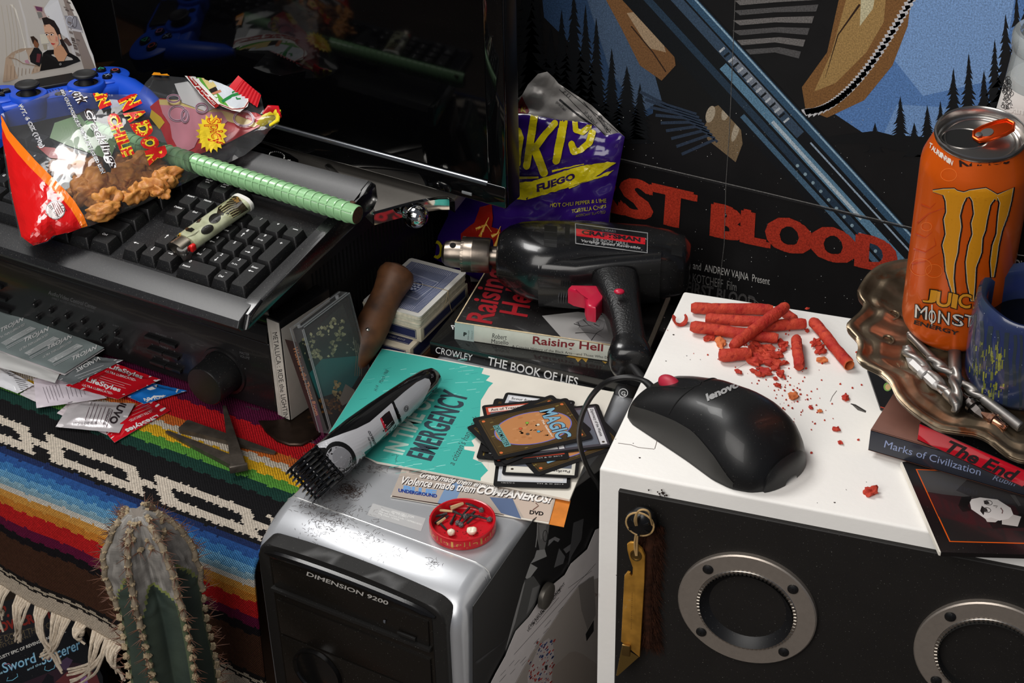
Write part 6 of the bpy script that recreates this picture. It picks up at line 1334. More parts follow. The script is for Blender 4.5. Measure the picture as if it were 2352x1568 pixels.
# ================================================================ red lid with burnt matches and teeth
lc = at(1062, 1191, z=51); LDM = Matrix.Translation((lc.x, lc.y, 40.2)); ld = Thing('red_lid', 'shallow red plastic lid with golden key pattern on the tower', 'lid', M=LDM); LR = 26.8
redp = mat('lid_red', (190, 16, 30), .3, coat=.3, sub=.05)
b = B(); b.lathe([(0, 0), (LR - 1.2, 0), (LR - .4, .8), (LR - .4, 2), (LR, 2.3), (LR, 9.6), (LR - .3, 10.6), (LR - 1, 11), (LR - 1.9, 10.6), (LR - 2.1, 9.8), (LR - 2.3, 2.2), (LR - 3, 1.6), (0, 1.6)], 72); part('lid_body', b, redp, ld)
ik = Ink(lambda a, z: (LDM @ V(((LR)*math.cos(a), LR*math.sin(a), z)), V((math.cos(a), math.sin(a), 0))), lift=.04); GO = (206, 166, 84)
for k in range(14):
    a0 = 2*math.pi*k/14; W_ = 2*math.pi/14; s = 1 if k % 2 else -1
    f = lambda u, v: (a0 + W_*(.5 + s*(u - .5)*.92), 3 + v*5.6)
    for p in ([(1.02, 0), (0, 0), (0, 1), (.86, 1), (.86, .3), (.3, .3), (.3, .62), (.62, .62)],):
        for u, v in zip(p, p[1:]):
            n_ = 4; ik.line([f(lerp(u[0], v[0], i/n_), lerp(u[1], v[1], i/n_)) if abs(u[1] - v[1]) < 1e-6 else f(lerp(u[0], v[0], i/n_), lerp(u[1], v[1], i/n_)) for i in range(n_ + 1)], 0, GO, up=False)
            A1, A2 = f(*u), f(*v)
            if abs(u[1] - v[1]) < 1e-6: ik.poly([(A1[0], A1[1] - .35), (A2[0], A2[1] - .35), (A2[0], A2[1] + .35), (A1[0], A1[1] + .35)], GO, up=False)
            else: d = .35/LR; ik.poly([(A1[0] - d, A1[1]), (A1[0] + d, A1[1]), (A2[0] + d, A2[1]), (A2[0] - d, A2[1])], GO, up=False)
ik.done('key_pattern', ld, mat('gold_ink', None, .3, metal=.6))
KL = zoom(970, 1120, 9.8); char = mat('charred_match', (20, 19, 20), .6, var=1, vs=400, var2=(52, 50, 50), bump=.25, bs=900); mwood = mat('match_wood', (206, 176, 130), .7, var=.1, vs=300); ash = mat('match_ash', (96, 92, 92), .8, var=.6, vs=900, bump=.3, bs=900)
def match(a, c, za, zc, col, label, head=False, bend=0, w=1.2):
    A, C = at(*KL(*a), z=za), at(*KL(*c), z=zc); d = C - A; t = Thing('burnt_match', label, 'match', tuple(A), group='spent matches in the red lid'); m_ = (A + C)/2 + V((0, 0, bend))
    b = B(); pts = [A.lerp(m_, .5) if k == 1 else m_ if k == 2 else m_.lerp(C, .5) if k == 3 else (A if k == 0 else C) for k in range(5)]; b.tube(pts, [w*1.1, w, w*.92, w*.85, w*.7], 5, sx=.75); part('stick', b, mwood if col else char, t, world=True, smooth=25)
    if col == 2: b = B(); b.tube([C, C + d.normalized()*3.5], [w*.8, w*.3], 5); part('charred_tip', b, char, t, world=True)
    if head: b = B(); crumb(b, C, 2.1, len(label), sc=(1, 1, .9), sub=3, amp=.5, fr=2.5); part('burnt_head', b, ash, t, world=True)
zf = 43.2
match((250, 490), (680, 530), zf + 3.4, zf + 3, 2, 'pale match stub lying left across the other matches', w=1.5); match((335, 815), (520, 680), zf, zf + 1.4, 2, 'short pale match stub at the front left of the lid', w=1.5); match((650, 460), (920, 350), zf + 3.4, zf + 3.6, 1, 'short wide brown match stub on top of the heap', w=2.2); match((1230, 410), (1010, 380), zf + 1.5, zf + 2, 1, 'pale match partly hidden at the back of the lid', w=1.3)
match((690, 530), (960, 640), zf + 2.4, zf + 1.6, 0, 'charred match with grey head at the middle of the lid', True); match((930, 330), (1330, 500), zf + 3, zf + 3, 0, 'charred match running right from the top of the heap', True, 1); match((1000, 600), (1510, 710), zf + 2, zf + 1, 0, 'charred match whose head touches the right rim', True, .6); match((1010, 800), (1290, 620), zf + .8, zf + 1.6, 0, 'charred split match bent at the centre right', False, 1.4)
match((560, 580), (215, 660), zf + 2.2, zf + 1, 0, 'charred match with head at the left rim', True); match((640, 810), (740, 600), zf, zf + 1.4, 0, 'short charred match standing up toward the front', w=1.4); match((480, 400), (720, 420), zf + 2.2, zf + 2.6, 0, 'charred match at the back left of the lid', w=1.6); match((410, 810), (540, 940), zf, zf - .2, 0, 'loose charred bit nearest the small tooth', w=1.2); match((1060, 440), (800, 790), zf + 2.4, zf + .6, 0, 'charred match curling down to the front with grey head', True, 1.5); match((1180, 540), (870, 830), zf + 1.8, zf + .4, 0, 'charred match ending in the frontmost grey head', True, .8); match((290, 800), (520, 600), zf - .2, zf + 1, 0, 'charred match under the pale front stub')
tooth_m = mat('tooth_enamel', (232, 222, 200), .22, sub=.15, coat=.4)
for x, y, r_, s, lb in ((650, 1005, 2.9, (1.05, .9, .95), 'small pointed human tooth in the red lid'), (1115, 960, 3.9, (1.1, .95, .9), 'large molar tooth in the red lid')):
    p = at(*KL(x, y), z=zf + 1.6); b = B(); q_ = bmesh.ops.create_icosphere(b.bm, subdivisions=4, radius=1)['verts']
    for v in q_:
        n = v.co.normalized(); k = 1 + .12*noise.noise(n*1.6 + V((x, 0, 0))); 
        if r_ > 3: k *= 1 - .30*math.exp(-((n.x*n.x)*9 + 0*n.y))*max(0, n.z + .1) + .08*math.cos(n.x*5)*max(0, n.z)
        else: k *= 1 + .22*max(0, n.z)
        v.co = V((n.x*k*s[0]*r_, n.y*k*s[1]*r_, n.z*k*s[2]*r_))
    solo('tooth', b, tooth_m, lb, 'tooth', M=Matrix.Translation(p) @ Matrix.Rotation(.5, 4, 'Z'), smooth=180)
b = B(); r = random.Random(9)
for i in range(70):
    a, k = r.uniform(-2.6, .6), r.uniform(.2, .85); x, y = lc.x + LR*k*math.cos(a), lc.y + LR*k*math.sin(a); crumb(b, (x, y, 42.1), r.uniform(.15, .5), i, sub=1)
solo('match_soot', b, char, 'black soot crumbs scattered on the red lid floor', 'soot', kind='stuff')
# ================================================================ clipped hair on the tower
b = B(); r = random.Random(4); KH = zoom(560, 980, 2.667)
def hair(p, L_, a, cv, z, rr=.1, lift=0):
    pts = [];
    for k in range(5): f = k/4 - .5; aa = a + cv*f; pts.append((p.x + L_*f*math.cos(a) - cv*L_*.5*(f*f)*math.sin(a), p.y + L_*f*math.sin(a) + cv*L_*.5*(f*f)*math.cos(a), z + lift*(f + .5)*L_ + .12))
    b.tube(pts, rr, 3, cap=False)
for cxp, cyp, sx_, sy_, n_ in ((560, 560, 260, 110, 190), (640, 400, 110, 40, 130), (420, 470, 140, 40, 70), (760, 680, 90, 40, 50), (900, 760, 110, 30, 34), (1150, 820, 60, 30, 26), (480, 600, 120, 60, 70), (760, 260, 150, 30, 60)):
    for i in range(n_):
        x, y = r.gauss(cxp, sx_*.5), r.gauss(cyp, sy_*.5); p = at(*KH(x, y), z=40)
        if p.x > -512 or p.x < -694 or p.y < 800: continue
        yy = p.y; zz = 40 if yy > 831 else PH + FLOOR - 38 + 38*max(0.02, 1 - ((831 - yy)/46)**2*.5)
        hair(p, r.uniform(2.2, 4.6), r.uniform(0, 6.28), r.uniform(-1.6, 1.6), zz)
for i in range(150): p = at(*KH(r.gauss(650, 40), r.gauss(380, 26)), z=40); hair(p, r.uniform(2, 5), r.uniform(0, 6.28), r.uniform(-1.5, 1.5), 40, .12, r.uniform(0, .5))
solo('hair_clippings', b, mat('dark_hair', (54, 36, 26), .5), 'dark clipped beard hairs scattered over the silver tower top', 'hair', kind='stuff', smooth=None)
b = B()
for i in range(170): p = TMx @ V((r.uniform(-8, 30), r.uniform(-16, 18), 0)); p.z = (TMx @ V((0, 0, 12.5))).z - (p.x - TMx.translation.x)*.6 + r.uniform(-1, 1); hair(p, r.uniform(2, 4), r.uniform(0, 6.28), r.uniform(-1.5, 1.5), p.z, .1, r.uniform(-.3, .3))
part('stuck_hair', b, mat('dark_hair'), tr, world=True, smooth=None)['kind'] = 'stuff'
# ================================================================ computer mouse
MA = R_(-18); MUM = Matrix.Translation((-377, 843, 234.3)) @ Matrix.Rotation(MA, 4, 'Z'); ms = Thing('computer_mouse', 'black computer mouse with red scroll nub on the white speaker', 'mouse', M=MUM)
mbk = mat('mouse_black', (17, 17, 18), .42, coat=.12, dust=.06, ds=900); mgr = mat('mouse_side', (46, 45, 43), .5, bump=.04, bs=900)
def hw(u):
    k = np.interp(u, [0, 6, 30, 60, 85, 100, 112, 118, 121], [24, 28, 29.5, 31.5, 34.5, 33, 26, 15, 0.5]); return float(k)
def hh_(u): return float(np.interp(u, [0, 3, 20, 45, 70, 85, 100, 112, 118, 121], [14, 18, 27, 37, 41, 39.5, 33, 22, 13, 1.5]))
hw_ = hw
def hw(u): return sum(hw_(min(121, max(0, u + d))) for d in (-3, -1.5, 0, 1.5, 3))/5 if u < 116 else 26*math.sqrt(max(0, 1 - ((u - 109)/12.3)**2))
def hh(u): return sum(hh_(min(121, max(0, u + d))) for d in (-4, -2, 0, 2, 4))/5 if u < 116 else 24*math.sqrt(max(0.002, 1 - ((u - 108)/13.2)**2))
us = [0, 1.5, 4] + [8 + i*4.2 for i in range(25)] + [111, 113, 115, 116.5, 118, 119.2, 120.2, 121]
def msec(u, a0, a1, n, k=1.0):
    o = []
    for i in range(n + 1):
        a = R_(lerp(a0, a1, i/n)); c, s = math.cos(a), math.sin(a); o.append((u, -hw(u)*k*math.copysign(abs(c)**(2/2.7), c), hh(u)*k*abs(s)**(2/2.3)))
    return o
def sh(M=None): return None
b = B(); b.loft([msec(u, 0, 180, 36) for u in us], cap=False, close=False)
o0 = msec(0, 0, 180, 36); b.raw(o0, [tuple(range(len(o0)))]); top = part('shell', b, mbk, ms, smooth=60)
b = B(); b.loft([[(u, -hw(u)*.96, .4), (u, hw(u)*.96, .4), (u, hw(u)*.96, 1.6), (u, -hw(u)*.96, 1.6)] for u in us[1:-3]]); part('base_plate', b, rub, ms)
# side grip panels sit slightly proud of the shell
for s in (1, -1):
    b = B(); secs = []
    for u in [u for u in us if 1 < u < 104]:
        a_hi = float(np.interp(u, [0, 30, 60, 85, 105], [35, 34, 32, 22, 3])); q = msec(u, 2, a_hi, 8, 1.012); secs.append([(x, y*s if s < 0 else y, z) for x, y, z in q])
    b.loft(secs, cap=False, close=False); part('side_panel', b, mgr, ms, smooth=60)
b = B(); b.ball((15, 0, 23), 1, 24, 16, sc=(9.5, 5.4, 6)); part('scroll_nub', b, mat('nub_red', (170, 34, 56), .5, bump=.05, bs=700), ms)
b = B()
def on_top(u, y, k=1.003):
    w = hw(u); c = min(1, abs(y)/(w))**(2.7/2); a = math.acos(c); return V((u, y, hh(u)*math.sin(a)**(2/2.3)*k))
b.tube([on_top(40 - .004*y*y, y) for y in np.linspace(-25, -5, 12)], .55, 6); b.tube([on_top(40 - .004*y*y, y) for y in np.linspace(5, 25, 12)], .55, 6)
for s in (-1, 1): b.tube([on_top(u, s*(6.8 - .0005*(u - 15)**2)) for u in np.linspace(1, 34, 14)], .5, 6)
b.tube([on_top(u, y) for u, y in ((34, 6.4), (39, 4), (41, 0), (39, -4), (34, -6.4))], .5, 6)
part('seam_groove', b, mat('slot_dark'), ms)
ik = Ink(onmesh([top]), zoom(1460, 820, 2.889), lift=.4); ik.text('lenovo', (478, 296), (690, 200), (464, 248), (150, 150, 150), .05); ik.done('brand_lettering', ms)
cb = [MUM @ V((2, 0, 10)), MUM @ V((-8, 0, 14))] + [at(x, y, z=z) for x, y, z in ((1440, 866, 250), (1395, 876, 244), (1362, 905, 225), (1340, 945, 190), (1330, 990, 150), (1334, 1030, 110), (1350, 1075, 70), (1372, 1110, 40), (1385, 1150, 0), (1390, 1200, -60))]
def spl(p, n=6):
    o = []
    for i in range(len(p) - 1):
        a, c, d, e = p[max(i - 1, 0)], p[i], p[i + 1], p[min(i + 2, len(p) - 1)]
        for k in range(n):
            t = k/n; o.append(.5*((2*c) + (d - a)*t + (2*a - 5*c + 4*d - e)*t*t + (3*c - a - 3*d + e)*t**3))
    return o + [p[-1]]
b = B(); b.tube(spl(cb), 2.0, 10); b.tube(spl(cb[:3])[:7], [3.2, 3.1, 3, 2.8, 2.6, 2.4, 2.1], 12); part('cable', b, mat('cable_black', (22, 22, 23), .4), ms, world=True)
# ================================================================ rolled red chips
KX = zoom(1500, 660, 2.585)
chip_m = mat('chili_chip', (160, 26, 20), .75, var=1, vs=140, var2=(190, 66, 40), bump=.8, bs=420, spot=(160, .6, .7, (140, 16, 22)))
chip_in = mat('chip_inside', (206, 112, 62), .8, var=.2, vs=200, bump=.3, bs=300)
def chip(a, c, za, zc, label, r_=4.4, hollow=False, g='rolled red chips on the speaker', seed=0):
    A, C = at(*KX(*a), z=za), at(*KX(*c), z=zc); d = C - A; L_ = d.length; t = Thing('rolled_chip', label, 'chip', M=frame(A, d, (0, 0, 1)), group=g)
    b = B(); n = max(6, int(L_/3)); secs = []
    for i in range(n + 1):
        f = i/n; rr = r_*(.72 if i in (0,) else .78 if i == n and not hollow else 1)*(1 + .10*noise.noise(V((f*6, seed*3.3, 0)))); oy = 1.0*noise.noise(V((f*2, seed, 7)))
        ring = []
        for k in range(22):
            an = 2*math.pi*k/21; sp = 1 - .16*k/21     # spiral roll
            q = rr*sp*(1 + .10*noise.noise(V((f*L_*.25, math.cos(an)*1.5 + seed, math.sin(an)*1.5)))); ring.append((f*L_, oy + q*math.cos(an + .9), q*math.sin(an + .9)))
        secs.append(ring)
    b.loft(secs, cap=not hollow, close=not hollow); part('roll', b, chip_m, t, smooth=70)
    if hollow:
        b = B(); b.loft([[(x + (.2 if i == n else 0), y*.86, z*.86) for x, y, z in s] for i, s in enumerate(secs)], cap=False); b.loft([[(secs[n][k][0], secs[n][k][1]*q, secs[n][k][2]*q) for k in range(22)] for q in (1, .86)], cap=False); b.loft([[(x - 9, y*.8, z*.8) for x, y, z in secs[n]], [(x - 9.1, y*.01, z*.01) for x, y, z in secs[n]]], cap=False); part('hollow_inside', b, chip_in, t, smooth=70)
    return t
zt = 239
chip((225, 122), (712, 134), zt, zt, 'long rolled red chip at the back of the heap', seed=1); chip((312, 184), (690, 212), zt + 1, zt + 2, 'rolled red chip in the middle of the heap on the left', seed=2); chip((640, 232), (906, 215), zt + .5, zt, 'rolled red chip in the middle of the heap on the right', seed=3); chip((222, 232), (742, 306), zt + 1, zt, 'rolled red chip at the front of the heap', seed=4)
chip((466, 350), (792, 110), zt + 5, zt + 10, 'rolled red chip lying across the top of the heap', seed=5); chip((392, 408), (580, 394), zt + .2, zt + .2, 'short broken chip roll just in front of the heap', seed=6, r_=4.8); chip((850, 298), (868, 472), zt - .4, zt - .4, 'short broken chip roll standing apart right of the crumbs', seed=7, r_=4.3); chip((945, 198), (1166, 462), zt, zt - .4, 'long chip roll with hollow end nearest the platter', seed=8, hollow=True); chip((770, 150), (848, 188), zt - .6, zt - .6, 'stub of rolled chip behind the crossing one', seed=9, r_=3.6)
p = at(*KX(160, 184), z=238.5); b = B(); secs = []
for i in range(15): a = R_(-210 + i*17); secs.append([((4.6 + dr_)*math.cos(a), h, (4.6 + dr_)*math.sin(a)) for dr_, h in ((-.7, -3.2), (.7, -3.5), (.8, 3.2), (-.6, 3))])
b.loft(secs); solo('chip_curl', b, chip_m, 'curled red chip shard alone at the back left of the speaker', 'chip', M=Matrix.Translation(p) @ Matrix.Rotation(R_(35), 4, 'Z') @ Matrix.Rotation(R_(-20), 4, 'X'), smooth=40)
KM5 = zoom(1340, 640, 3.016); r = random.Random(21)
FR_ = [(870, 410, 4.2, 'flat red chip flake at the front left of the heap', 0), (950, 440, 5.5, 'orange chip flake under the crossing chip', 1), (1380, 455, 5, 'orange chip flake between heap and standing stub', 1), (1380, 498, 2.8, 'small dark red chip flake right of the crumb pile', 0), (1392, 580, 3, 'small orange flake below the standing stub', 1), (1365, 657, 4, 'flat red flake just behind the mouse', 0), (1238, 652, 3.4, 'orange red flake at the front of the crumb pile', 1), (1610, 440, 5, 'red shard left of the hollow chip', 0), (1640, 490, 5, 'second red shard left of the hollow chip', 0), (1655, 560, 4, 'flaky orange bit below the two shards', 1), (1345, 735, 2.6, 'reddish bit right behind the mouse', 0), (1455, 808, 4.4, 'orange flake right of the mouse', 1), (1815, 818, 3.6, 'curled red flake left of the paint scar', 0), (1755, 1040, 2.8, 'red bit in the open space before the books', 0), (1780, 1133, 2, 'small red bit nearest the mouse tail', 0), (1990, 1475, 4.6, 'dark red chunk at the front edge by the magazine', 0), (1550, 205, 1.6, 'tiny red bit at the back edge of the speaker', 0), (1640, 915, 2, 'pale orange bit in the middle of the white top', 1), (1575, 888, 2, 'red orange bit in the middle of the white top', 0), (1548, 357, 2, 'small red bit right of the heap', 0), (1330, 690, 2, 'thin orange flake edge at the pile front', 1)]
for i, (x, y, s, lb, o) in enumerate(FR_):
    p = at(*KM5(x, y), z=234.3 + s*.36); b = B(); crumb(b, (0, 0, 0), s*.8, i + 3, sc=(1.15, .8, .55 if s < 4.5 or i < 11 else .95), sub=3, amp=.75, fr=1.5); solo('chip_flake', b, chip_in if o and i % 2 else chip_m, lb, 'chip', M=Matrix.Translation(p) @ Matrix.Rotation(r.uniform(0, 3), 4, 'Z'), group='broken chip flakes on the speaker', smooth=50)
b = B()
for i in range(60): x, y = r.gauss(1225, 62), r.gauss(545, 45); s = r.uniform(1.2, 4.2); crumb(b, at(*KM5(x, y), z=234.6 + s*.5), s, i, sc=(1.2, .8, .6), sub=2, amp=.8, fr=1.6)
solo('crumb_pile', b, chip_m, 'pile of red chip crumbs in front of the crossed chips', 'crumbs', kind='stuff', smooth=40)
b = B()
for i in range(170):
    f = r.random(); x, y = (r.gauss(1450, 150), r.gauss(820, 110)) if f < .5 else (r.gauss(1200, 200), r.gauss(500, 90)) if f < .85 else (r.uniform(1100, 2000), r.uniform(250, 1300)); p = at(*KM5(x, y), z=234.4)
    if 0 < (p - SPO).dot(SPA) < 190 and 4 < -(p - SPO).dot(SPN) < 215: crumb(b, p, r.uniform(.25, .95), i, sub=1)
solo('fine_crumbs', b, chip_m, 'fine red chip crumbs scattered over the white speaker top', 'crumbs', kind='stuff', smooth=40)
# chips and scars in the paint of the speaker
ik = Ink(onplane(SPO + V((0, 0, .02)), (0, 0, 1)), KM5, lift=.03); dk2 = (50, 40, 36)
ik.line([(240, 1138), (330, 1150), (380, 1168), (492, 1180)], 4, (120, 110, 104)); ik.line([(494, 1178), (508, 1130), (514, 1080)], 5, (110, 100, 94)); ik.poly([(505, 1090), (522, 1080), (516, 1102)], dk2); ik.poly([(1850, 862), (1885, 870), (1960, 915), (1955, 928), (1900, 910)], (92, 88, 84)); ik.line([(1852, 866), (1890, 880), (1955, 920)], 6, (40, 36, 34)); ik.line([(1755, 775), (1725, 815), (1710, 850)], 4, (100, 92, 88)); ik.line([(1060, 625), (1130, 585)], 2.5, (180, 174, 168)); ik.line([(1140, 130), (1190, 150), (1225, 180)], 3, (70, 64, 60))
for x, y, s in ((560, 346, 7), (624, 388, 9), (572, 570, 6), (716, 534, 5), (398, 940, 4), (345, 1140, 5), (985, 1410, 9), (1390, 1360, 4), (740, 560, 4), (810, 560, 4), (1960, 1408, 4), (390, 1240, 9), (560, 268, 6), (1740, 1550, 9), (1620, 1552, 4)): ik.poly([(x - s, y - s*.3), (x + s*.4, y - s*.5), (x + s, y + s*.2), (x - s*.2, y + s*.5)], dk2, up=False)
ik.done('paint_scars', sp)
ik = Ink(onplane(SPO, SPN), zoom(1340, 1060, 2.324), lift=.05); [ik.poly([(x - s, y - s*.3), (x - s*.2, y - s), (x + s, y - s*.2), (x + s*.2, y + s)], dk2, up=False) for x, y, s in ((396, 162, 5), (406, 172, 7), (418, 152, 6), (424, 168, 11), (434, 182, 6), (444, 180, 7), (410, 184, 6))]; ik.poly([(344, 146), (356, 150), (346, 158)], dk2); ik.poly([(62, 700), (76, 706), (66, 722)], dk2); ik.done('front_paint_scars', sp)
# ================================================================ books under the platter
ed = at(1994, 1035, z=238)
m1, M1 = book('paperback_book', 'navy spined paperback with brown cover lettered marks of civilization', V((-228.4, 855, 0)), 0, 165, 110, 16.6, 238.4, mat('book_brown', (112, 74, 62), .5, var=.08, vs=120), pages, mat('navy_spine', (22, 26, 40), .35, coat=.3, dust=.08))
KE = zoom(1980, 840, 1.992); ik = Ink(pl(M1, (0, 0, 0), (0, -1, 0)), KE); ik.text('Marks of Civilization', (100, 372), (540, 502), (108, 340), (138, 150, 186), .0); ik.text('Rubin', (596, 520), (700, 552), (602, 496), (130, 140, 170), 0, .3); ik.done('spine_lettering', m1)
m2, M2 = book('hardback_book', 'black book with glossy red spine painted with black brush letters', V((-198.5, 857.6, 0)), -13, 190, 120, 13.6, 255.2, mat('book_black'), pages, mat('red_spine', (196, 12, 36), .16, coat=.6))
ik = Ink(pl(M2, (0, 0, 0), (0, -1, 0)), KE); ik.text('The End', (375, 390), (700, 535), (402, 338), (26, 14, 18), .035, .25); ik.text('of', (730, 560), (790, 585), (745, 530), (26, 14, 18), .03, .25); ik.done('spine_lettering', m2)
b = B(); b.box((0, 0, 0), (110, 50, 40), 1); tag(link('wooden_block', b.mesh('wooden_block'), wood, None, Matrix.Translation((-110, 985, 254.4)) @ Matrix.Rotation(R_(8), 4, 'Z')), 'dark wooden block hidden under the back of the platter', 'block')
mg_ = sheet_thing('magazine', 'black magazine with orange frame and a portrait at the speaker edge', 'magazine', [(185, 440), (362, 852), (990, 870), (900, 330)], KE, 238, 3.2, mat('mag_black', (20, 18, 19), .3, coat=.3, dust=.05))
b = B(); b.loft([[at(*KE(*p), z=238.02) + V((0, 0, -k)) for p in ((183, 438), (361, 852), (352, 850), (176, 442))] for k in (0, 2.8)]); part('page_edges', b, pap, mg_, world=True)
ik = Ink(onplane((0, 0, 238), (0, 0, 1)), KE); q = lambda p, c: ik.poly(p, c); OR_ = (206, 84, 20)
q([(245, 472), (400, 805), (960, 820), (900, 500)], OR_); q([(252, 476), (404, 801), (960, 815), (895, 500)], (34, 31, 31)); q([(252, 476), (300, 576), (560, 620), (560, 500)], (62, 60, 60)); q([(300, 580), (350, 690), (560, 740), (760, 760), (700, 640), (480, 600)], (46, 28, 30)); q([(430, 570), (520, 480), (760, 520), (800, 620), (600, 640)], (40, 36, 36))
q([(560, 690), (650, 700), (700, 690), (728, 672), (770, 700), (760, 740), (600, 745)], (24, 22, 22)); q([(640, 700), (690, 680), (728, 690), (712, 735), (640, 725)], (176, 170, 166))
q([(490, 612), (540, 602), (620, 612), (680, 650), (692, 680), (670, 700), (630, 708), (570, 704), (500, 656)], (200, 195, 192)); q([(440, 640), (455, 600), (500, 596), (500, 612), (484, 640), (500, 662), (460, 668)], (22, 20, 20)); q([(564, 700), (590, 694), (624, 706), (610, 716), (572, 714)], (184, 178, 174))
q([(548, 640), (564, 652), (556, 684), (540, 664)], (36, 32, 32)); q([(556, 616), (576, 618), (584, 632), (560, 634)], (50, 46, 46)); q([(552, 650), (570, 652), (576, 668), (556, 666)], (50, 46, 46)); ik.ring(578, 626, 19, 12, 2.5, (40, 36, 36), 18, .2); ik.ring(572, 660, 18, 12, 2.5, (40, 36, 36), 18, .2); ik.line([(600, 640), (620, 642), (612, 650)], 4, (120, 114, 112)); ik.line([(634, 650), (644, 664), (640, 676)], 5, (110, 84, 84)); q([(676, 590), (700, 592), (728, 640), (716, 644)], (60, 58, 58)); ik.done('cover_portrait', mg_, GLOSS)
gc_ = sheet_thing('printed_card', 'black printed card with small green circle under the platter', 'card', [(24, 16), (84, 192), (300, 260), (330, 60), (200, -20)], KE, 236.6, 1.8, mat('card_black'))
ik = Ink(onplane((0, 0, 236.6), (0, 0, 1)), KE); ik.line([(26, 18), (200, -16)], 3, (160, 110, 40)); ik.line([(84, 188), (200, 222)], 4, (180, 60, 40)); ik.ell(116, 96, 18, 20, (120, 160, 80)); ik.ell(118, 97, 12, 14, (206, 170, 120)); ik.done('card_print', gc_)
# ================================================================ silver platter, tilted
PLN = V((0, -.172, 1)).normalized(); PLO = V((-204, 936, 294)); KPl = zoom(1930, 580, 1.829)
def plat_hit(x, y, h): return hitp(*KPl(x, y), PLO + PLN*h, PLN)
rimpx = [(330, 22), (240, 30), (170, 46), (125, 80), (100, 110), (72, 160), (80, 186), (100, 206), (98, 228), (80, 250), (28, 296), (32, 318), (74, 362), (80, 398), (68, 432), (92, 462), (160, 492), (212, 536), (238, 596), (290, 652), (352, 694), (420, 736), (500, 747), (562, 752), (622, 778), (700, 842), (772, 872), (850, 850)]
R3 = [plat_hit(x, y, 9) for x, y in rimpx]; PC_ = PLO + V((42, -6, -1))
# the side beyond the frame repeats the scallops
PM = frame(PLO, (1, 0, 0), PLN); loc_ = [PM.inverted() @ p for p in R3]; c_ = V((52, -2, 0)); ang0 = math.atan2(loc_[-1].y - c_.y, loc_[-1].x - c_.x); ang1 = math.atan2(loc_[0].y - c_.y, loc_[0].x - c_.x)
ext = []
for k in range(1, 22): f = k/22; a = lerp(ang0, ang1, f); rr = 104 + 5*math.cos(f*20) - 3*abs(math.sin(f*10)); ext.append(V((c_.x + rr*math.cos(a), c_.y + rr*math.sin(a), 9)))
ring_ = [V((p.x, p.y, 0)) for p in loc_ + ext]; ring_ = [ring_[i].lerp(ring_[(i + 1) % len(ring_)], k/3) for i in range(len(ring_)) for k in range(3)]
ring_ = [(ring_[i - 1] + ring_[i]*2 + ring_[(i + 1) % len(ring_)])/4 for i in range(len(ring_))]
pt = Thing('silver_platter', 'tarnished scalloped silver platter resting tilted on the books', 'platter', M=PM)
tarn = mat('tarnished_silver', (150, 134, 112), .34, .9, var=1, vs=38, var2=(92, 78, 62), bump=.35, bs=60, spot=(55, .6, .72, (124, 72, 44)))
b = B(); secs = []; N_ = len(ring_)
for off, z in ((0, 6.2), (-.6, 8.6), (1.6, 9.8), (4, 9.2), (6.5, 6.8), (10, 6.2), (13, 7.2), (16, 6.4), (21, 3.4), (26, 1.8), (34, 1.2)):
    s_ = []
    for i, p in enumerate(ring_):
        d = (c_ - p); L_ = d.length; d.normalize(); fade = max(0, 1 - max(0, off - 8)/40); w_ = .8*math.sin(i*.9)*(1 if 8 < off < 28 else .2)
        q_ = p + V((d.x, d.y, 0))*(off); 
        if off > 20: t_ = (off - 20)/14; rr = 78 + 7*math.cos(6*math.atan2(q_.y - c_.y, q_.x - c_.x)); rad = V((q_.x - c_.x, q_.y - c_.y, 0)); q_ = V((c_.x, c_.y, 0)) + rad.normalized()*lerp(rad.length, min(rad.length, rr), t_)
        s_.append((q_.x, q_.y, z + w_))
    secs.append(s_)
secs.append([(c_.x + (x - c_.x)*.5, c_.y + (y - c_.y)*.5, .9) for x, y, z in secs[-1]]); secs.append([(c_.x + (x - c_.x)*.02, c_.y + (y - c_.y)*.02, .8) for x, y, z in secs[-1]])
b.loft(secs, cap=False); und = [[(x, y, z - 1.6) for x, y, z in s_] for s_ in secs]; b.loft([secs[0], und[0]], cap=False); b.loft(und, cap=False); part('dish', b, tarn, pt, smooth=70)
b = B()
for k in range(9):
    a = R_(150 + k*16); cx_, cy_ = c_.x + 92*math.cos(a), c_.y + 92*math.sin(a); t_ = a + 1.57
    b.tube([(cx_ + 7*math.cos(t_ + j*.5)*(1 - j*.08), cy_ + 7*math.sin(t_ + j*.5)*(1 - j*.08), 3.2 + .3*math.sin(j)) for j in range(9)], [.3, .6, .8, .9, .9, .8, .7, .5, .3], 6)
part('scroll_relief', b, tarn, pt)
# ================================================================ energy drink can
CB = PM.inverted() @ at(2185, 748, z=295.4); CT_ = at(2253, 306, z=449); cbw = PM @ V((CB.x, CB.y, 1.0)); cax = (CT_ - cbw).normalized(); CNM = frame(cbw, cax.cross(V((0, 1, 0))), cax)
CNM = CNM @ Matrix.Rotation(R_(200), 4, 'Z'); cn = Thing('drink_can', 'tall orange energy drink can opened on the silver platter', 'can', M=CNM)
orange = mat('can_orange', (222, 92, 14), .32, .35, var=.06, vs=40, coat=.25, bump=.03, bs=500); alu = mat('can_aluminium', (188, 184, 180), .26, 1, bump=.02, bs=300)
b = B(); b.lathe([(27.4, 3.2), (30.5, 6), (32.6, 10), (33.1, 14), (33.1, 134), (32.6, 138), (30.6, 143.5), (28.4, 149), (27, 152.5), (26.4, 154)], 72); cnb = part('can_body', b, orange, cn, smooth=60)
b = B(); b.lathe([(0, 6), (22, 4), (23.5, 0), (25, 0), (26.4, 1.2), (27.4, 3.2)], 56); part('can_base', b, alu, cn)
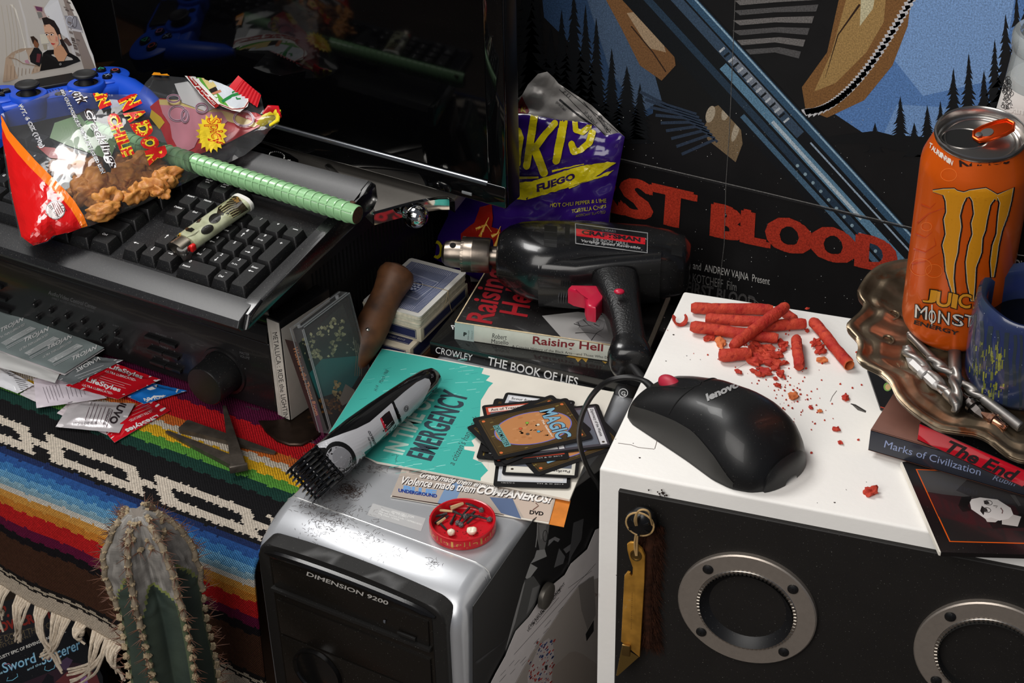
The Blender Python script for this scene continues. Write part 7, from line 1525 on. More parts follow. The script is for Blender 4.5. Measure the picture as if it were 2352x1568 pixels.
b = B(); b.lathe([(26.2, 153.6), (26.8, 154.4), (27.3, 156), (26.9, 157.4), (26, 157.6), (25.4, 156.8), (24.6, 151.4), (23.6, 150.6), (22.6, 151.6), (21, 152), (0, 152)], 72); part('can_lid', b, alu, cn)
b = B(); ov = [(13*math.cos(a) - 9*1, 9.5*math.sin(a)) for a in np.linspace(0, 2*math.pi, 33)[:-1]]
b.prism([(x, y) for x, y in ov], 151.6, 152.06); part('mouth_opening', b, mat('slot_dark'), cn)
b = B(); b.tube([(x*1.06 + .5, y*1.06, 152.2) for x, y in ov], .55, 6, closed=True); b.tube([(20.5*math.cos(a), 20.5*math.sin(a), 152.1) for a in np.linspace(0, 2*math.pi, 41)[:-1]], .5, 6, closed=True); part('lid_bead', b, alu, cn)
b = B(); TBM = Matrix.Translation((1, 1, 154.4)) @ Matrix.Rotation(R_(18), 4, 'Z') @ Matrix.Rotation(R_(-14), 4, 'Y')
tabo = [(-6 + 0, 0), (-4, 5.4), (2, 7.2), (12, 7.4), (18, 5.6), (20.5, 0), (18, -5.6), (12, -7.4), (2, -7.2), (-4, -5.4)]
b.prism(tabo, -.5, .5, M=TBM, bev=.3); b.tube([(x*.94 + .4, y*.92, .6) for x, y in tabo], .9, 8, closed=True, M=TBM); tabp = part('pull_tab', b, mat('tab_orange', (206, 70, 16), .25, .8), cn)
b = B(); b.prism([(3 + 4*math.cos(a), 3.6*math.sin(a)) for a in np.linspace(0, 2*math.pi, 17)[:-1]], .5, .9, M=TBM); b.lathe([(2.4, 0), (2, 1.2), (0, 1.4)], 16, TBM @ Matrix.Translation((-2, 0, .4))); part('tab_rivet', b, alu, cn)
KCn = zoom(2040, 240, 2.359); sfc = onmesh([cnb]); ik = Ink(sfc, KCn, lift=.35, step=.012); DKO = (200, 66, 8); r = random.Random(8)
for pth in ([(160, 640), (220, 590), (300, 560), (330, 570)], [(150, 700), (200, 720), (240, 690)], [(140, 780), (200, 800), (260, 760), (250, 720)], [(180, 540), (230, 560), (260, 530)], [(130, 860), (200, 850), (280, 800)]): ik.line([p for a, c in zip(pth, pth[1:]) for p in (a, ((a[0] + c[0])/2, (a[1] + c[1])/2))] + [pth[-1]], 9, DKO, up=False, taper=True)
for x, y, s in ((180, 880, 60), (250, 900, 46), (210, 660, 30), (330, 380, 44)): ik.ring(x, y, s, s*.8, 3, (236, 120, 44), 26, up=False)
ik.h += .02
def claw(L, Rr, col, e):   # vertical slash between two jagged edges, sub-divided for the curve
    n = 14
    def res(P, t):
        i = min(int(t*(len(P) - 1)), len(P) - 2); f = t*(len(P) - 1) - i; return (lerp(P[i][0], P[i + 1][0], f), lerp(P[i][1], P[i + 1][1], f))
    m_ = (len(L) - 1)*3
    for k in range(m_):
        a, c, d, g = res(L, k/m_), res(Rr, k/m_), res(Rr, (k + 1)/m_), res(L, (k + 1)/m_); ik.grid((a[0] - e, a[1] - e*.4), (c[0] + e, c[1] - e*.4), (d[0] + e, d[1] + e*.4), (g[0] - e, g[1] + e*.4), col, 4, 1); ik.h -= ik.st
    ik.h += ik.st
CL = [([(300, 470), (318, 520), (322, 580), (308, 620), (318, 700), (300, 760), (312, 820), (318, 900), (352, 1020)], [(430, 480), (400, 540), (385, 600), (392, 660), (378, 740), (372, 800), (356, 860), (350, 940), (358, 1020)]), ([(430, 470), (462, 520), (470, 590), (455, 640), (462, 700), (440, 760), (425, 850), (432, 960), (452, 1060)], [(585, 490), (548, 540), (530, 620), (520, 680), (505, 720), (500, 800), (470, 880), (466, 960), (458, 1060)]), ([(590, 490), (608, 530), (598, 600), (590, 700), (568, 760), (556, 850), (562, 930)], [(672, 450), (660, 520), (640, 600), (610, 680), (592, 760), (580, 850), (566, 930)])]
TOPW = [(244, 466), (300, 458), (360, 456), (376, 468), (410, 476), (440, 466), (480, 460), (530, 454), (570, 476), (590, 488)]
for e, c in ((13, (22, 20, 24)), (5, (226, 214, 190)), (2, (224, 150, 26))):
    claw([(x, y - e*.6) for x, y in TOPW], [(x + (50 if i == 0 else 0)*0, y + 30 + e*.3 - (26 if i == 0 else 0)) for i, (x, y) in enumerate(TOPW)], c, 0)
    for L, Rr in CL: claw(L, Rr, c, e)
ik.text('KHAOS', (388, 338), (656, 320), (384, 288), (40, 20, 14), .03); 
for i, ch in enumerate('TAURINRIN'): x, y = lerp(226, 336, i/8), lerp(216, 306, (i/8)**.85); ik.text(ch, (x - 3, y + 16), (x + 13, y + 24), (x + 4, y - 10), (236, 226, 214), .03, up=False)
ik.K = KCp = zoom(1930, 580, 1.829); ik.h += .02
for o, c in ((4, (40, 22, 12)), (0, (226, 156, 40))):
    for ch, x0, x1, yb, yt in (('J', 346, 402, 205, 150), ('U', 402, 462, 222, 160), ('I', 466, 488, 226, 168), ('C', 492, 545, 226, 166)): ik.text(ch, (x0 - o, yb + o), (x1 + o, yb + o + 8), (x0 - o + 8, yt - o), c, .06 if o else .02)
for ch, x0, x1, yb, yt in (('M', 316, 366, 270, 216), ('O', 372, 402, 288, 234), ('N', 412, 458, 292, 240), ('S', 470, 516, 300, 252), ('T', 520, 560, 304, 256)):
    for o, c in ((3, (30, 24, 26)), (0, (230, 226, 218))): ik.text(ch, (x0 - o, yb + o), (x1 + o, yb + o + 10), (x0 - o + 3, yt - o), c, .07 if o else .0)
ik.line([(388, 216), (386, 306)], 5, (230, 226, 218)); ik.text('ENERGY', (312, 298), (496, 346), (316, 280), (34, 26, 28), .03); ik.done('can_print', cn, mat('can_ink', None, .3, metal=.2, coat=.3))
# ================================================================ glazed mug
MGM = frame(PM @ V((PM.inverted() @ at(2344, 884, z=281)).xy.to_3d() + V((0, 0, 1.2))), (1, 0, 0), PLN); mu = Thing('glazed_mug', 'handmade blue and green glazed clay mug on the platter', 'mug', M=MGM)
glz = mat('blue_glaze', (34, 44, 98), .22, coat=.5, var=1, vs=26, var2=(50, 62, 74), bump=.1, bs=60, spot=(24, .66, .74, (58, 66, 52))); b = B(); n = 64
prof = [(0, 0), (30, 0), (34.5, 1.5), (36.4, 6), (36.6, 20), (36, 40), (34.6, 54), (33.4, 62), (32.6, 66), (30.6, 68.4), (28, 67.2), (26.6, 62), (27.4, 40), (27.6, 26), (0, 25.5)]
rings = []
for r0_, z in prof: rings.append([((r0_*(1 + .012*math.sin(3*a + z*.05) + .008*math.sin(7*a)))*math.cos(a), r0_*(1 + .012*math.sin(3*a + z*.05))*math.sin(a), z + (1.1*math.sin(2*a + 1) + .6*math.sin(5*a) if z > 50 else 0)) for a in np.linspace(0, 2*math.pi, n + 1)[:-1]])
rings[0] = [(x*.0 + .01*math.cos(i), .01*math.sin(i), 0) for i, (x, y, z) in enumerate(rings[0])]; rings[-1] = [(.01*math.cos(i), .01*math.sin(i), z) for i, (x, y, z) in enumerate(rings[-1])]
b.loft(rings, cap=False); mgb = part('cup_wall', b, glz, mu, smooth=60)
b = B(); b.lathe([(0, 40), (27.2, 40)], 40); part('drink', b, mat('dark_drink', (8, 9, 12), .08), mu)
ik = Ink(onmesh([mgb]), KCp, lift=.12); r = random.Random(6); GN, YG = (46, 56, 66), (120, 124, 56)
def drip(x0, y0, y1, w_, c, taper=True):
    y0 += 46; ik.line([(x0 + 3*math.sin(k*.9 + x0) - k*.5, lerp(y0, y1, k/10)) for k in range(11)], w_, c, up=False)
for x, y0, y1, w_ in ((566, 210, 470, 10), (596, 240, 520, 16), (630, 262, 480, 22), (700, 290, 640, 20), (735, 300, 560, 14), (760, 300, 660, 12), (664, 280, 420, 14)): drip(x, y0, y1, w_, GN)
ik.h += .02; 
for i in range(70): x = r.gauss(650, 26); y = r.uniform(370, 590); ik.line([(x, y), (x - 2, y + r.uniform(8, 40))], r.uniform(2, 8), r.choice((YG, (150, 150, 62), (110, 116, 56))), up=False)
for i in range(16): x = r.gauss(572, 12); y = r.uniform(430, 520); ik.line([(x, y), (x - 2, y + r.uniform(6, 26))], r.uniform(2, 5), YG, up=False)
ik.h += .02; drip(642, 560, 632, 5, YG)
for i in range(40): x, y = r.uniform(530, 770), r.uniform(250, 670); s = r.uniform(.8, 2.2); ik.poly([(x - s, y), (x, y - s), (x + s, y), (x, y + s)], (140, 150, 160), up=False)
ik.done('glaze_drips', mu, mat('drip_glaze', None, .25, coat=.5))
# ================================================================ drill bits on the platter
bit_m = mat('bit_steel', (140, 136, 132), .4, .85, var=.2, vs=200); bit_d = mat('bit_dark', (58, 54, 52), .3, .9)
def bit(a, c, ha_, hc, r_, label, kind, m_=None, flute=.6, m2=None):
    A, C = plat_hit(*a, ha_), plat_hit(*c, hc); d = C - A; L_ = d.length; T = frame(A, d, PLN) @ Matrix.Rotation(R_(90), 4, 'Y') @ Matrix.Rotation(0, 4, 'Z'); t = Thing('drill_bit', label, 'drill bit', M=T, group='drill bits on the platter')
    b = B(); n = 60; fl = L_*flute
    if kind == 'twist':
        secs = []
        for i in range(n + 1):
            z = fl*i/n; w = z/(r_*8)*2*math.pi; k = min(1, (n - i)/5 + .05); secs.append([((r_*k*(1 - .46*abs(math.sin(an))**3))*math.cos(an + w), r_*k*(1 - .46*abs(math.sin(an))**3)*math.sin(an + w), -z) for an in np.linspace(0, 2*math.pi, 17)[:-1]])
        b.loft(secs, M=Matrix.Translation((0, 0, fl))); part('flutes', b, m_ or bit_m, t, smooth=50)
        b = B(); b.lathe([(0, fl - .5), (r_*.9, fl - .5), (r_*.95, fl + 1), (r_*.95, L_ - .6), (r_*.8, L_), (0, L_)], 24); part('shank', b, m2 or m_ or bit_m, t)
    else:
        b.lathe([(0, 0), (.7, 0), (r_*.8, 5), (r_, 6.5), (r_, L_*.5)], 6); b.lathe([(r_*.95, L_*.5), (r_*.95, L_ - 9)], 6); part('hex_shank', b, m_ or bit_m, t, smooth=20)
        b = B(); b.lathe([(0, L_*.42), (r_*1.25, L_*.42), (r_*1.25, L_*.52), (r_*1.0, L_*.54)], 20); b.lathe([(r_*.95, L_ - 9), (r_*.62, L_ - 5), (r_*.62, L_ - 3), (.4, L_)], 20)
        for k in range(4): b.box((r_*.42*math.cos(k*1.57), r_*.42*math.sin(k*1.57), L_ - 3), (1.3, 1.3, 5), .2)
        part('cross_tip', b, m2 or m_ or bit_m, t, smooth=30)
    return t
bit((278, 440), (438, 590), 4, 4.4, 3.5, 'short silver cross tip driver bit leftmost on the platter', 'hex', mat('bit_light', (176, 174, 172), .5, .6)); bit((262, 392), (500, 640), 4.5, 4.4, 4.2, 'thick fluted drill bit behind the driver bit', 'twist', None, .8); bit((288, 342), (412, 470), 4, 4.2, 2.8, 'plain grey steel bit next to the can foot', 'twist', mat('bit_grey', (120, 112, 106), .4, .8), .05); bit((360, 432), (760, 735), 7, 5, 3.6, 'long bright twist drill bit reaching under the mug front', 'twist', None, .62); bit((486, 668), (480, 402), 11, 6, 4.4, 'upright lying twist drill bit crossing the others near the mug', 'twist', None, .62, mat('bit_grey')); bit((610, 700), (500, 590), 5, 5, 4.2, 'black hex holder bit between the twist bits', 'hex', bit_d); bit((590, 670), (700, 738), 7, 7, 3.6, 'copper toned star tip bit at the platter front rim', 'hex', mat('bit_copper', (186, 136, 112), .22, 1))
b = B()
# ================================================================ bottle behind the can
bx = at(2412, 250, Y=990); BTZ = (PLO - V((0, 0, 0))).z + .172*(990 - PLO.y) + 2.2; BTM = Matrix.Translation((bx.x, 990, BTZ)); bt = Thing('glass_bottle', 'clear glass bottle with black and white label behind the can', 'bottle', M=BTM)
glass = mat('clear_glass', (214, 222, 224), .04, trans=.0, alpha=.30, coat=.6, spec=.9); bl_m = mat('label_black', (16, 15, 15), .4)
zt_ = at(2400, 66, Y=990).z - BTZ
b = B(); b.lathe([(0, 2), (33, 2), (35.5, 6), (35.5, zt_ - 110), (34.8, zt_ - 80), (31, zt_ - 46), (28.5, zt_ - 16), (28, zt_ - 13), (30, zt_ - 11), (30, zt_ - 2), (28.6, zt_), (25.6, zt_ - .4), (25, zt_ - 12), (28, zt_ - 46), (33, zt_ - 80)], 56); gl = part('glass', b, glass, bt, smooth=50)
b = B(); b.lathe([(35.8, 20), (35.8, zt_ - 110), (35.1, zt_ - 80), (33.6, zt_ - 66)], 56); lb = part('label', b, bl_m, bt)
b = B(); b.lathe([(33.7, zt_ - 66.5), (31.3, zt_ - 46), (30, zt_ - 34)], 56); lb2 = part('neck_label', b, mat('label_white', (206, 204, 200), .5), bt)
b = B(); b.lathe([(0, zt_ - 30), (27, zt_ - 30), (28.6, zt_ - 46), (31, zt_ - 70), (32, zt_ - 100), (0, zt_ - 100)], 40); part('grey_contents', b, mat('grey_wax', (150, 150, 146), .6), bt)
KB4 = zoom(1700, 0, 2.239); sfb_ = onmesh([lb, lb2, gl]); ik = Ink(sfb_, KB4, lift=.2); r = random.Random(12)
for i in range(46):
    x, y = r.uniform(1350, 1400), r.uniform(400, 560); s = r.uniform(6, 16)
    if x > 1390 and y > 500: continue
    ik.ring(x, y, s, s*.8, 2.5, (40, 40, 42), 14, r.random()*3, up=False)
ik.h += .02; ik.text('Santa', (1382, 578), (1500, 598), (1384, 540), (216, 214, 210), .03); ik.text('Cruz', (1424, 668), (1520, 690), (1424, 630), (216, 214, 210), .03); ik.text('Diablo', (1412, 1378), (1520, 1390), (1414, 1332), (200, 198, 194), .02); ik.line([(1405, 1306), (1500, 1318)], 4, (190, 188, 184)); ik.done('label_print', bt)
# ================================================================ bottle opener and fur tail hung on the speaker
KO = zoom(1340, 1060, 2.324); OP = SPO + SPN*9
pg = hitp(*KO(316, 300), SPO + SPN*8, SPN)
pgT = Thing('hook_knob', 'black round grille knob in the corner of the speaker front', 'knob', tuple(pg)); b = B(); T_ = frame(pg - SPN*8, SPA, SPN); b.lathe([(5, 0), (5, 4), (8.5, 6.5), (10.2, 10), (9.6, 14), (6.4, 17), (0, 18)], 32, T_)
for k in range(3): b.box((0, 0, 0), (1.6, 15, 3), M=T_ @ Matrix.Rotation(k*1.05, 4, 'Z') @ Matrix.Translation((0, 0, 16)))
part('knob', b, mat('button_gloss'), pgT, world=True)
brass = mat('worn_brass', (206, 150, 62), .4, .55, var=.5, vs=50, spot=(60, .62, .7, (210, 190, 140)), bump=.04, bs=200)
opx = [(234, 438), (250, 428), (272, 428), (312, 462), (330, 500), (326, 640), (302, 1040), (202, 955), (220, 606), (236, 586), (250, 590), (256, 608), (268, 604), (270, 560), (248, 510), (236, 470)]
ot = Thing('bottle_opener', 'brass bottle opener with pointed end hanging on a cord', 'opener', tuple(hitp(*KO(270, 700), OP, SPN)))
FRO = frame(OP, SPA, SPN); inv_ = FRO.inverted(); pts = [inv_ @ hitp(*KO(*p), OP, SPN) for p in opx]; pts = [(p.x, p.y) for p in pts]
if sum(a[0]*c[1] - c[0]*a[1] for a, c in zip(pts, pts[1:] + pts[:1])) < 0: pts = pts[::-1]
b = B(); b.prism(pts, -1, 1, M=FRO, bev=.5); part('brass_plate', b, brass, ot, world=True, smooth=30)
b = B(); b.loft([[hitp(*KO(x, y), OP + SPN*o, SPN) for x, y in ((205, 985), (296, 1042))] + [hitp(*KO(x, y), OP + SPN*(o - 1.6), SPN) for x, y in ((296, 1042), (205, 985))] for o in (1.2, 1.2)][:1] + [[hitp(*KO(x, y), OP + SPN*o, SPN) for x, y, o in ((174, 1142, 6), (184, 1142, 6), (184, 1140, 4.6), (174, 1141, 4.6))]]); part('piercing_point', b, mat('bright_brass', (214, 184, 110), .2, 1), ot, world=True)
b = B(); p = inv_ @ hitp(*KO(232, 996), OP, SPN); b.box((p.x, p.y, 1.4), (6, 10, 3), .8, M=FRO @ Matrix.Rotation(0, 4, 'Z')); part('lip_fold', b, mat('dull_brass', (130, 104, 60), .4, .9), ot, world=True)
b = B(); p = inv_ @ hitp(*KO(283, 495), OP, SPN); b.tube([(p.x + 3.4*math.cos(a), p.y + 4*math.sin(a), 1.0) for a in np.linspace(0, 2*math.pi, 25)[:-1]], .7, 6, M=FRO, closed=True); b.lathe([(3, 0), (0, .05)], 20, FRO @ Matrix.Translation((p.x, p.y, 1.02))); part('hanging_hole', b, mat('dull_brass'), ot, world=True)
cord_m = mat('waxed_cord', (176, 144, 96), .6, bump=.1, bs=900); b = B()
for o in (-1.3, 1.3): b.tube(spl([hitp(*KO(x, y), OP + SPN*h, SPN) for x, y, h in ((283 + o*2, 500, 2), (280 + o*5, 440, 3), (286 + o*3, 360, 6), (278 + o*3, 310, 12), (290, 268, 14), (320, 256, 14), (350, 270, 13), (360, 310, 9), (372, 360, 3))]), .7, 6)
for k in range(3): b.tube([pg + SPN*(4 + k*1.3) + SPA*((8.6 + k*.3)*math.cos(a)) + V((0, 0, (8.6 + k*.3)*math.sin(a))) for a in np.linspace(0, 2*math.pi, 25)[:-1]], .7, 6, closed=True)
part('cord', b, cord_m, ot, world=True)
ik = Ink(onplane(OP + SPN*1, SPN), KO); r = random.Random(3)
for i in range(20): ik.line([(263 - i*.3, 700 + i*10), (258 - i*.3, 702 + i*10)], r.uniform(3, 6), (120, 84, 30), up=False)
ik.done('stamped_lettering', ot)
ft = Thing('fur_tail', 'brown fur tail hanging beside the brass opener', 'fur', tuple(hitp(*KO(360, 700), SPO + SPN*6, SPN)))
fp = spl([hitp(*KO(x, y), SPO + SPN*h, SPN) for x, y, h in ((372, 330, 3), (362, 420, 3), (350, 560, 3), (340, 700, 3), (345, 850, 3), (352, 990, 3))], 5)
fur = mat('brown_fur', (52, 27, 15), .75, var=.6, vs=200, spec=.2)
b = B(); b.tube(fp, [1.5] + [float(x) for x in np.interp(range(1, len(fp)), [1, 6, 14, 20, len(fp)], [2.5, 4, 4.4, 4, 1.5])], 14); part('tail_core', b, fur, ft, world=True)
b = B(); vs_, fs_ = [], []; r = random.Random(14)
for i in range(4200):
    f = r.random()**.9*(len(fp) - 2); k = int(f); p = fp[k].lerp(fp[k + 1], f - k); a = r.uniform(0, 2*math.pi); out = SPA*math.cos(a) + SPN*max(-.1, math.sin(a))*.35; L_ = r.uniform(4, 13)*(1 if f > 3 else .6); s0 = p + out*r.uniform(1.5, 8); d1 = (out*r.uniform(.15, .55) + V((0, 0, -1))*r.uniform(.6, 1) + V((r.gauss(0, .2), r.gauss(0, .1), 0))).normalized(); d2 = (d1 + out*r.uniform(-.2, .5) + V((0, 0, -.2))).normalized()
    sd_ = d1.cross(SPN).normalized()*.13; q0, q1, q2 = s0, s0 + d1*L_*.5, s0 + d1*L_*.5 + d2*L_*.5; n0 = len(vs_); vs_ += [q0 - sd_, q0 + sd_, q1 + sd_*.8, q1 - sd_*.8, q2]; fs_ += [(n0, n0 + 1, n0 + 2, n0 + 3), (n0 + 3, n0 + 2, n0 + 4)]
b.raw(vs_, fs_); part('fur_hair', b, fur, ft, world=True, smooth=None)['kind'] = 'stuff'
# ================================================================ prints stuck to the side of the tower
XS = PCX1 + 2.7; sx = lambda h: (V((XS + h, 0, 0)), V((1, 0, 0)))
K_S = zoom(960, 1200, 4.261); K_2 = zoom(560, 980, 2.667)
bw = sheet_thing('side_print', 'black and white print stuck on the side of the tower', 'print', [(540, 820), (1130, -30), (1850, -560), (1850, 1500), (720, 2600), (540, 2600)], K_S, 0, .5, mat('print_black', (24, 24, 25), .35, dust=.05), n=sx(.6))
ik = Ink(onplane(*sx(.6)), K_S); q = lambda p, c: ik.poly(p, c)
q([(1165, 0), (1290, 0), (1270, 130), (1240, 260), (1190, 270), (1160, 120)], (96, 96, 96)); q([(1180, 20), (1260, 10), (1240, 120), (1200, 170)], (120, 120, 120)); ik.ring(1245, 130, 26, 60, 8, (40, 40, 40)); q([(1160, 270), (1240, 260), (1260, 330), (1100, 400), (1140, 340)], (140, 140, 140)); q([(1100, 400), (1170, 440), (1080, 560), (1050, 540)], (150, 150, 150))
q([(1280, 170), (1340, 136), (1390, 160), (1370, 190), (1330, 170), (1270, 230)], (110, 110, 112)); q([(1330, 440), (1380, 250), (1440, 330), (1420, 400)], (84, 84, 86)); q([(1420, 260), (1520, 190), (1500, 260), (1450, 300)], (90, 90, 92))
q([(1040, 560), (1130, 520), (1200, 620), (1160, 760), (1080, 960), (960, 1080), (880, 1250), (830, 1380), (880, 1150), (960, 900), (1000, 700)], (70, 70, 70)); q([(1030, 600), (1050, 570), (1000, 780), (950, 980), (880, 1180), (850, 1260), (940, 920)], (130, 130, 130)); q([(1120, 640), (1190, 610), (1180, 720), (1060, 900)], (104, 104, 104)); q([(1520, 0), (1620, -40), (1600, 160), (1500, 330), (1460, 460), (1500, 160)], (66, 66, 68)); ik.line([(1150, 240), (1165, 120), (1170, 0)], 8, (150, 150, 150)); q([(560, 1360), (800, 1190), (860, 1130), (840, 1160), (580, 1380)], (52, 52, 54)); ik.done('figure_print', bw)
pn = sheet_thing('police_notice', 'curling white police notice held on the tower side by a magnet', 'paper', [(1740, 70), (1660, 260), (1500, 400), (1440, 510), (1280, 640), (1190, 770), (1090, 920), (960, 1060), (900, 1200), (860, 1300), (760, 1480), (700, 1600), (700, 2200), (1900, 2200), (1900, 0)], K_S, 0, .3, mat('notice_paper', (198, 192, 192), .7, var=.06, vs=40), n=sx(2.2))
ik = Ink(onplane(*sx(2.2)), K_S); ik.text('CHICAGO POLICE DEPARTMENT', (1085, 1035), (1440, 600), (1075, 1015), (40, 38, 40), .02); ik.text('VICTIM INFORMATION NOTICE', (1076, 1076), (1400, 668), (1064, 1052), (40, 38, 40), .02)
for a, c in (((940, 1290), (1740, 400)), ((1150, 1000), (1380, 730)), ((1470, 640), (1700, 470))): ik.line([a, c], 3, (60, 58, 60))
r = random.Random(30)
for i in range(34): x = r.uniform(790, 1650); y = 1290 - (x - 940)*1.1 + r.choice((60, 110, 150, 190)); ik.line([(x, y), (x + 50, y - 56)], 3, (96, 92, 96), up=False)
ik.h += .02; ik.done('notice_print', pn)
mp_ = sheet_thing('masked_photo', 'colour photo of a red white and blue painted mask on the tower', 'photograph', [(1900, 480), (1560, 640), (1400, 860), (1220, 1130), (1110, 1290), (960, 1568), (930, 1800), (1900, 1800)], K_S, 0, .3, mat('photo_grey', (152, 144, 138), .5), n=sx(2.9))
ik = Ink(onplane(*sx(2.9)), K_S); q = lambda p, c: ik.poly(p, c); q([(1320, 1420), (1480, 1270), (1540, 1258), (1620, 1290), (1720, 1360), (1900, 1500), (1900, 1800), (1300, 1800)], (142, 132, 124)); q([(1570, 620), (1720, 520), (1740, 900), (1660, 1050), (1600, 860)], (120, 114, 110)); q([(1640, 1090), (1720, 950), (1720, 1060), (1650, 1160)], (26, 26, 26)); q([(1130, 1330), (1200, 1180), (1280, 1128), (1320, 1190), (1330, 1300), (1310, 1440), (1290, 1800), (1080, 1800), (1070, 1500)], (176, 168, 166))
for i in range(150):
    x, y = r.uniform(1075, 1325), r.uniform(1160, 1650); 
    if x < 1130 and y < 1330 or x > 1300 and y > 1440: continue
    s = r.uniform(8, 22); c = (44, 60, 110) if (y < 1330 and x > 1140 and r.random() < .6) else r.choice(((162, 48, 42), (176, 60, 50), (196, 186, 182), (150, 44, 42), (50, 66, 116))); ik.poly([(x, y), (x + s, y - s*1.2), (x + s*1.4, y - s*.9), (x + s*.5, y + s*.5)], c, up=False)
ik.h += .02; q([(1240, 1400), (1270, 1390), (1262, 1440), (1244, 1440)], (30, 28, 30)); ik.done('mask_picture', mp_)
mgp = hitp(*K_S(1238, 708), *sx(3)); b = B(); b.lathe([(0, 4.6), (10, 4.6), (11.4, 4), (11.8, 2.8), (11.8, 0), (0, 0)], 36, Matrix.Rotation(R_(90), 4, 'Y')); solo('round_magnet', b, mat('magnet_grey', (92, 88, 82), .4, .6), 'round grey magnet pinning the notice to the tower', 'magnet', M=Matrix.Translation(mgp))
# ================================================================ cactus in a pot
cc = at(356, 1310, Y=702); CCX = cc.x; CY_ = 702.; ZT_ = at(356, 1160, Y=702).z - 12
pot_m = mat('clay_pot', (128, 74, 48), .8, var=.15, vs=30); CMx = Matrix.Translation((CCX, CY_, FLOOR)); ca_ = Thing('potted_cactus', 'tall ribbed green cactus with corky spined top before the blanket', 'cactus', M=CMx)
b = B(); b.lathe([(0, 0), (46, 0), (49, 3), (60, 128), (66, 130), (66, 152), (58, 152), (56, 140), (0, 138)], 48); part('pot', b, pot_m, ca_)
b = B(); b.lathe([(0, 142), (56, 139.5)], 40); part('soil', b, mat('soil', (52, 40, 32), .95, bump=.8, bs=120), ca_)
va = math.atan2(EYE.y - CY_, EYE.x - CCX)     # the ribs as the photo shows them
HT = ZT_ - FLOOR - 138; RB_ = 33.
def rib_ang(k): return va + R_((-88, -31, 28, 90, 150, 212)[k])
angs = sorted([(rib_ang(k)) % (2*math.pi) for k in range(6)])
def rib_k(th):
    th %= 2*math.pi; best = 9
    prv = [a for a in angs if a <= th]; lo = prv[-1] if prv else angs[-1] - 2*math.pi; nx2 = [a for a in angs if a > th]; hi = nx2[0] if nx2 else angs[0] + 2*math.pi
    return (th - lo)/(hi - lo)
def topf(h): return 1 if h < HT - 62 else max(0, 1 - ((h - (HT - 62))/64)**2.3)
def cpt(th, h):
    u = rib_k(th); v_ = abs(2*u - 1); k = .60 + .40*v_**1.25; n_ = 1 + .03*math.sin(h*.055 + th*2) + .02*noise.noise(V((math.cos(th)*2, math.sin(th)*2, h*.04)))
    t_ = topf(h); wr = 0 if h < HT - 80 else .09*noise.noise(V((math.cos(th)*4, math.sin(th)*4, h*.09)))
    rr = RB_*(k*n_ + wr)*(t_**.55 if t_ > 0 else 0); lean = -7*max(0, (h - (HT - 90))/90)
    return V((rr*math.cos(th) + lean*.8, rr*math.sin(th) + lean*.3, 138 + h))
nth, nh = 120, 150; hs = [HT*(1 - (1 - j/nh)**1.25) for j in range(nh + 1)]; vs_ = [cpt(2*math.pi*i/nth, h) for h in hs for i in range(nth)]; fs_, cs_ = [], []
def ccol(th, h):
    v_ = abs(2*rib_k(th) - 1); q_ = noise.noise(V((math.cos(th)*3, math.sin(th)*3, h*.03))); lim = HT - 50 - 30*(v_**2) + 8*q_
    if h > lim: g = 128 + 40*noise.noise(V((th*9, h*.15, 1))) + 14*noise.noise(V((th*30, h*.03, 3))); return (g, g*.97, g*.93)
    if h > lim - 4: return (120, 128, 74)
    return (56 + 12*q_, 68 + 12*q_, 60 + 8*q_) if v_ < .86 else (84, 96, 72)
for j in range(nh):
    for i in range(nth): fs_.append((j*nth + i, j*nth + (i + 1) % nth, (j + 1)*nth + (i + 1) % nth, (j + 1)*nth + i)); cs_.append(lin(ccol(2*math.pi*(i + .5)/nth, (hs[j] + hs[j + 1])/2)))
vs_.append(cpt(0, HT - 1) + V((-7, -2, -3))); n_top = len(vs_) - 1; ring0 = nh*nth
for i in range(nth): fs_.append((ring0 + i, ring0 + (i + 1) % nth, n_top)); cs_.append(lin((120, 112, 104)))
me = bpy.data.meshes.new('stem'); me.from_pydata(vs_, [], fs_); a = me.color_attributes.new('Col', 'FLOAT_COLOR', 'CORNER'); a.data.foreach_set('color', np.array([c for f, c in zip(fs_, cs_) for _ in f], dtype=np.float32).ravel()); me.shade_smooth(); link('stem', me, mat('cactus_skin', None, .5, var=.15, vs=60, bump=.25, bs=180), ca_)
cork = mat('cork_tuft', (158, 140, 112), .9, var=.35, vs=300, bump=.4, bs=500); spine_m = mat('spine', (96, 62, 46), .5)
corkr = mat('corky_ridge', (146, 132, 112), .9, var=.4, vs=120, bump=.6, bs=240)
for k in range(6):
    th = rib_ang(k); b = B(); hh_ = [HT - 84 + i*5 for i in range(17)]; b.tube([cpt(th, min(h, HT - 1)) + V((math.cos(th), math.sin(th), 0))*.6 for h in hh_], [2.5*(1 + .4*noise.noise(V((h*.2, k, 0)))) for h in hh_], 8); part('corky_ridge', b, corkr, ca_, smooth=60)
TUFT = []
for v_ in range(3):
    b = B(); crumb(b, (0, 0, 0), 2.9, v_ + 5, sub=3, amp=.5, fr=2.2); me = b.mesh('areole', 60); me.transform(Matrix.Scale(.001, 4)); me.materials.append(cork)
    s = B(); r = random.Random(v_ + 40)
    for i in range(4 + v_):
        d = V((1, r.gauss(0, .75), r.gauss(0, .7))).normalized(); L_ = r.uniform(6, 13); s.tube([V((1.5, 0, 0)), V((1.5, 0, 0)) + d*L_*.5, V((1.5, 0, 0)) + d*L_], [.42, .3, .07], 5, cap=False)
    ms_ = s.mesh('spine', 60); ms_.transform(Matrix.Scale(.001, 4)); ms_.materials.append(spine_m); TUFT.append((me, ms_))
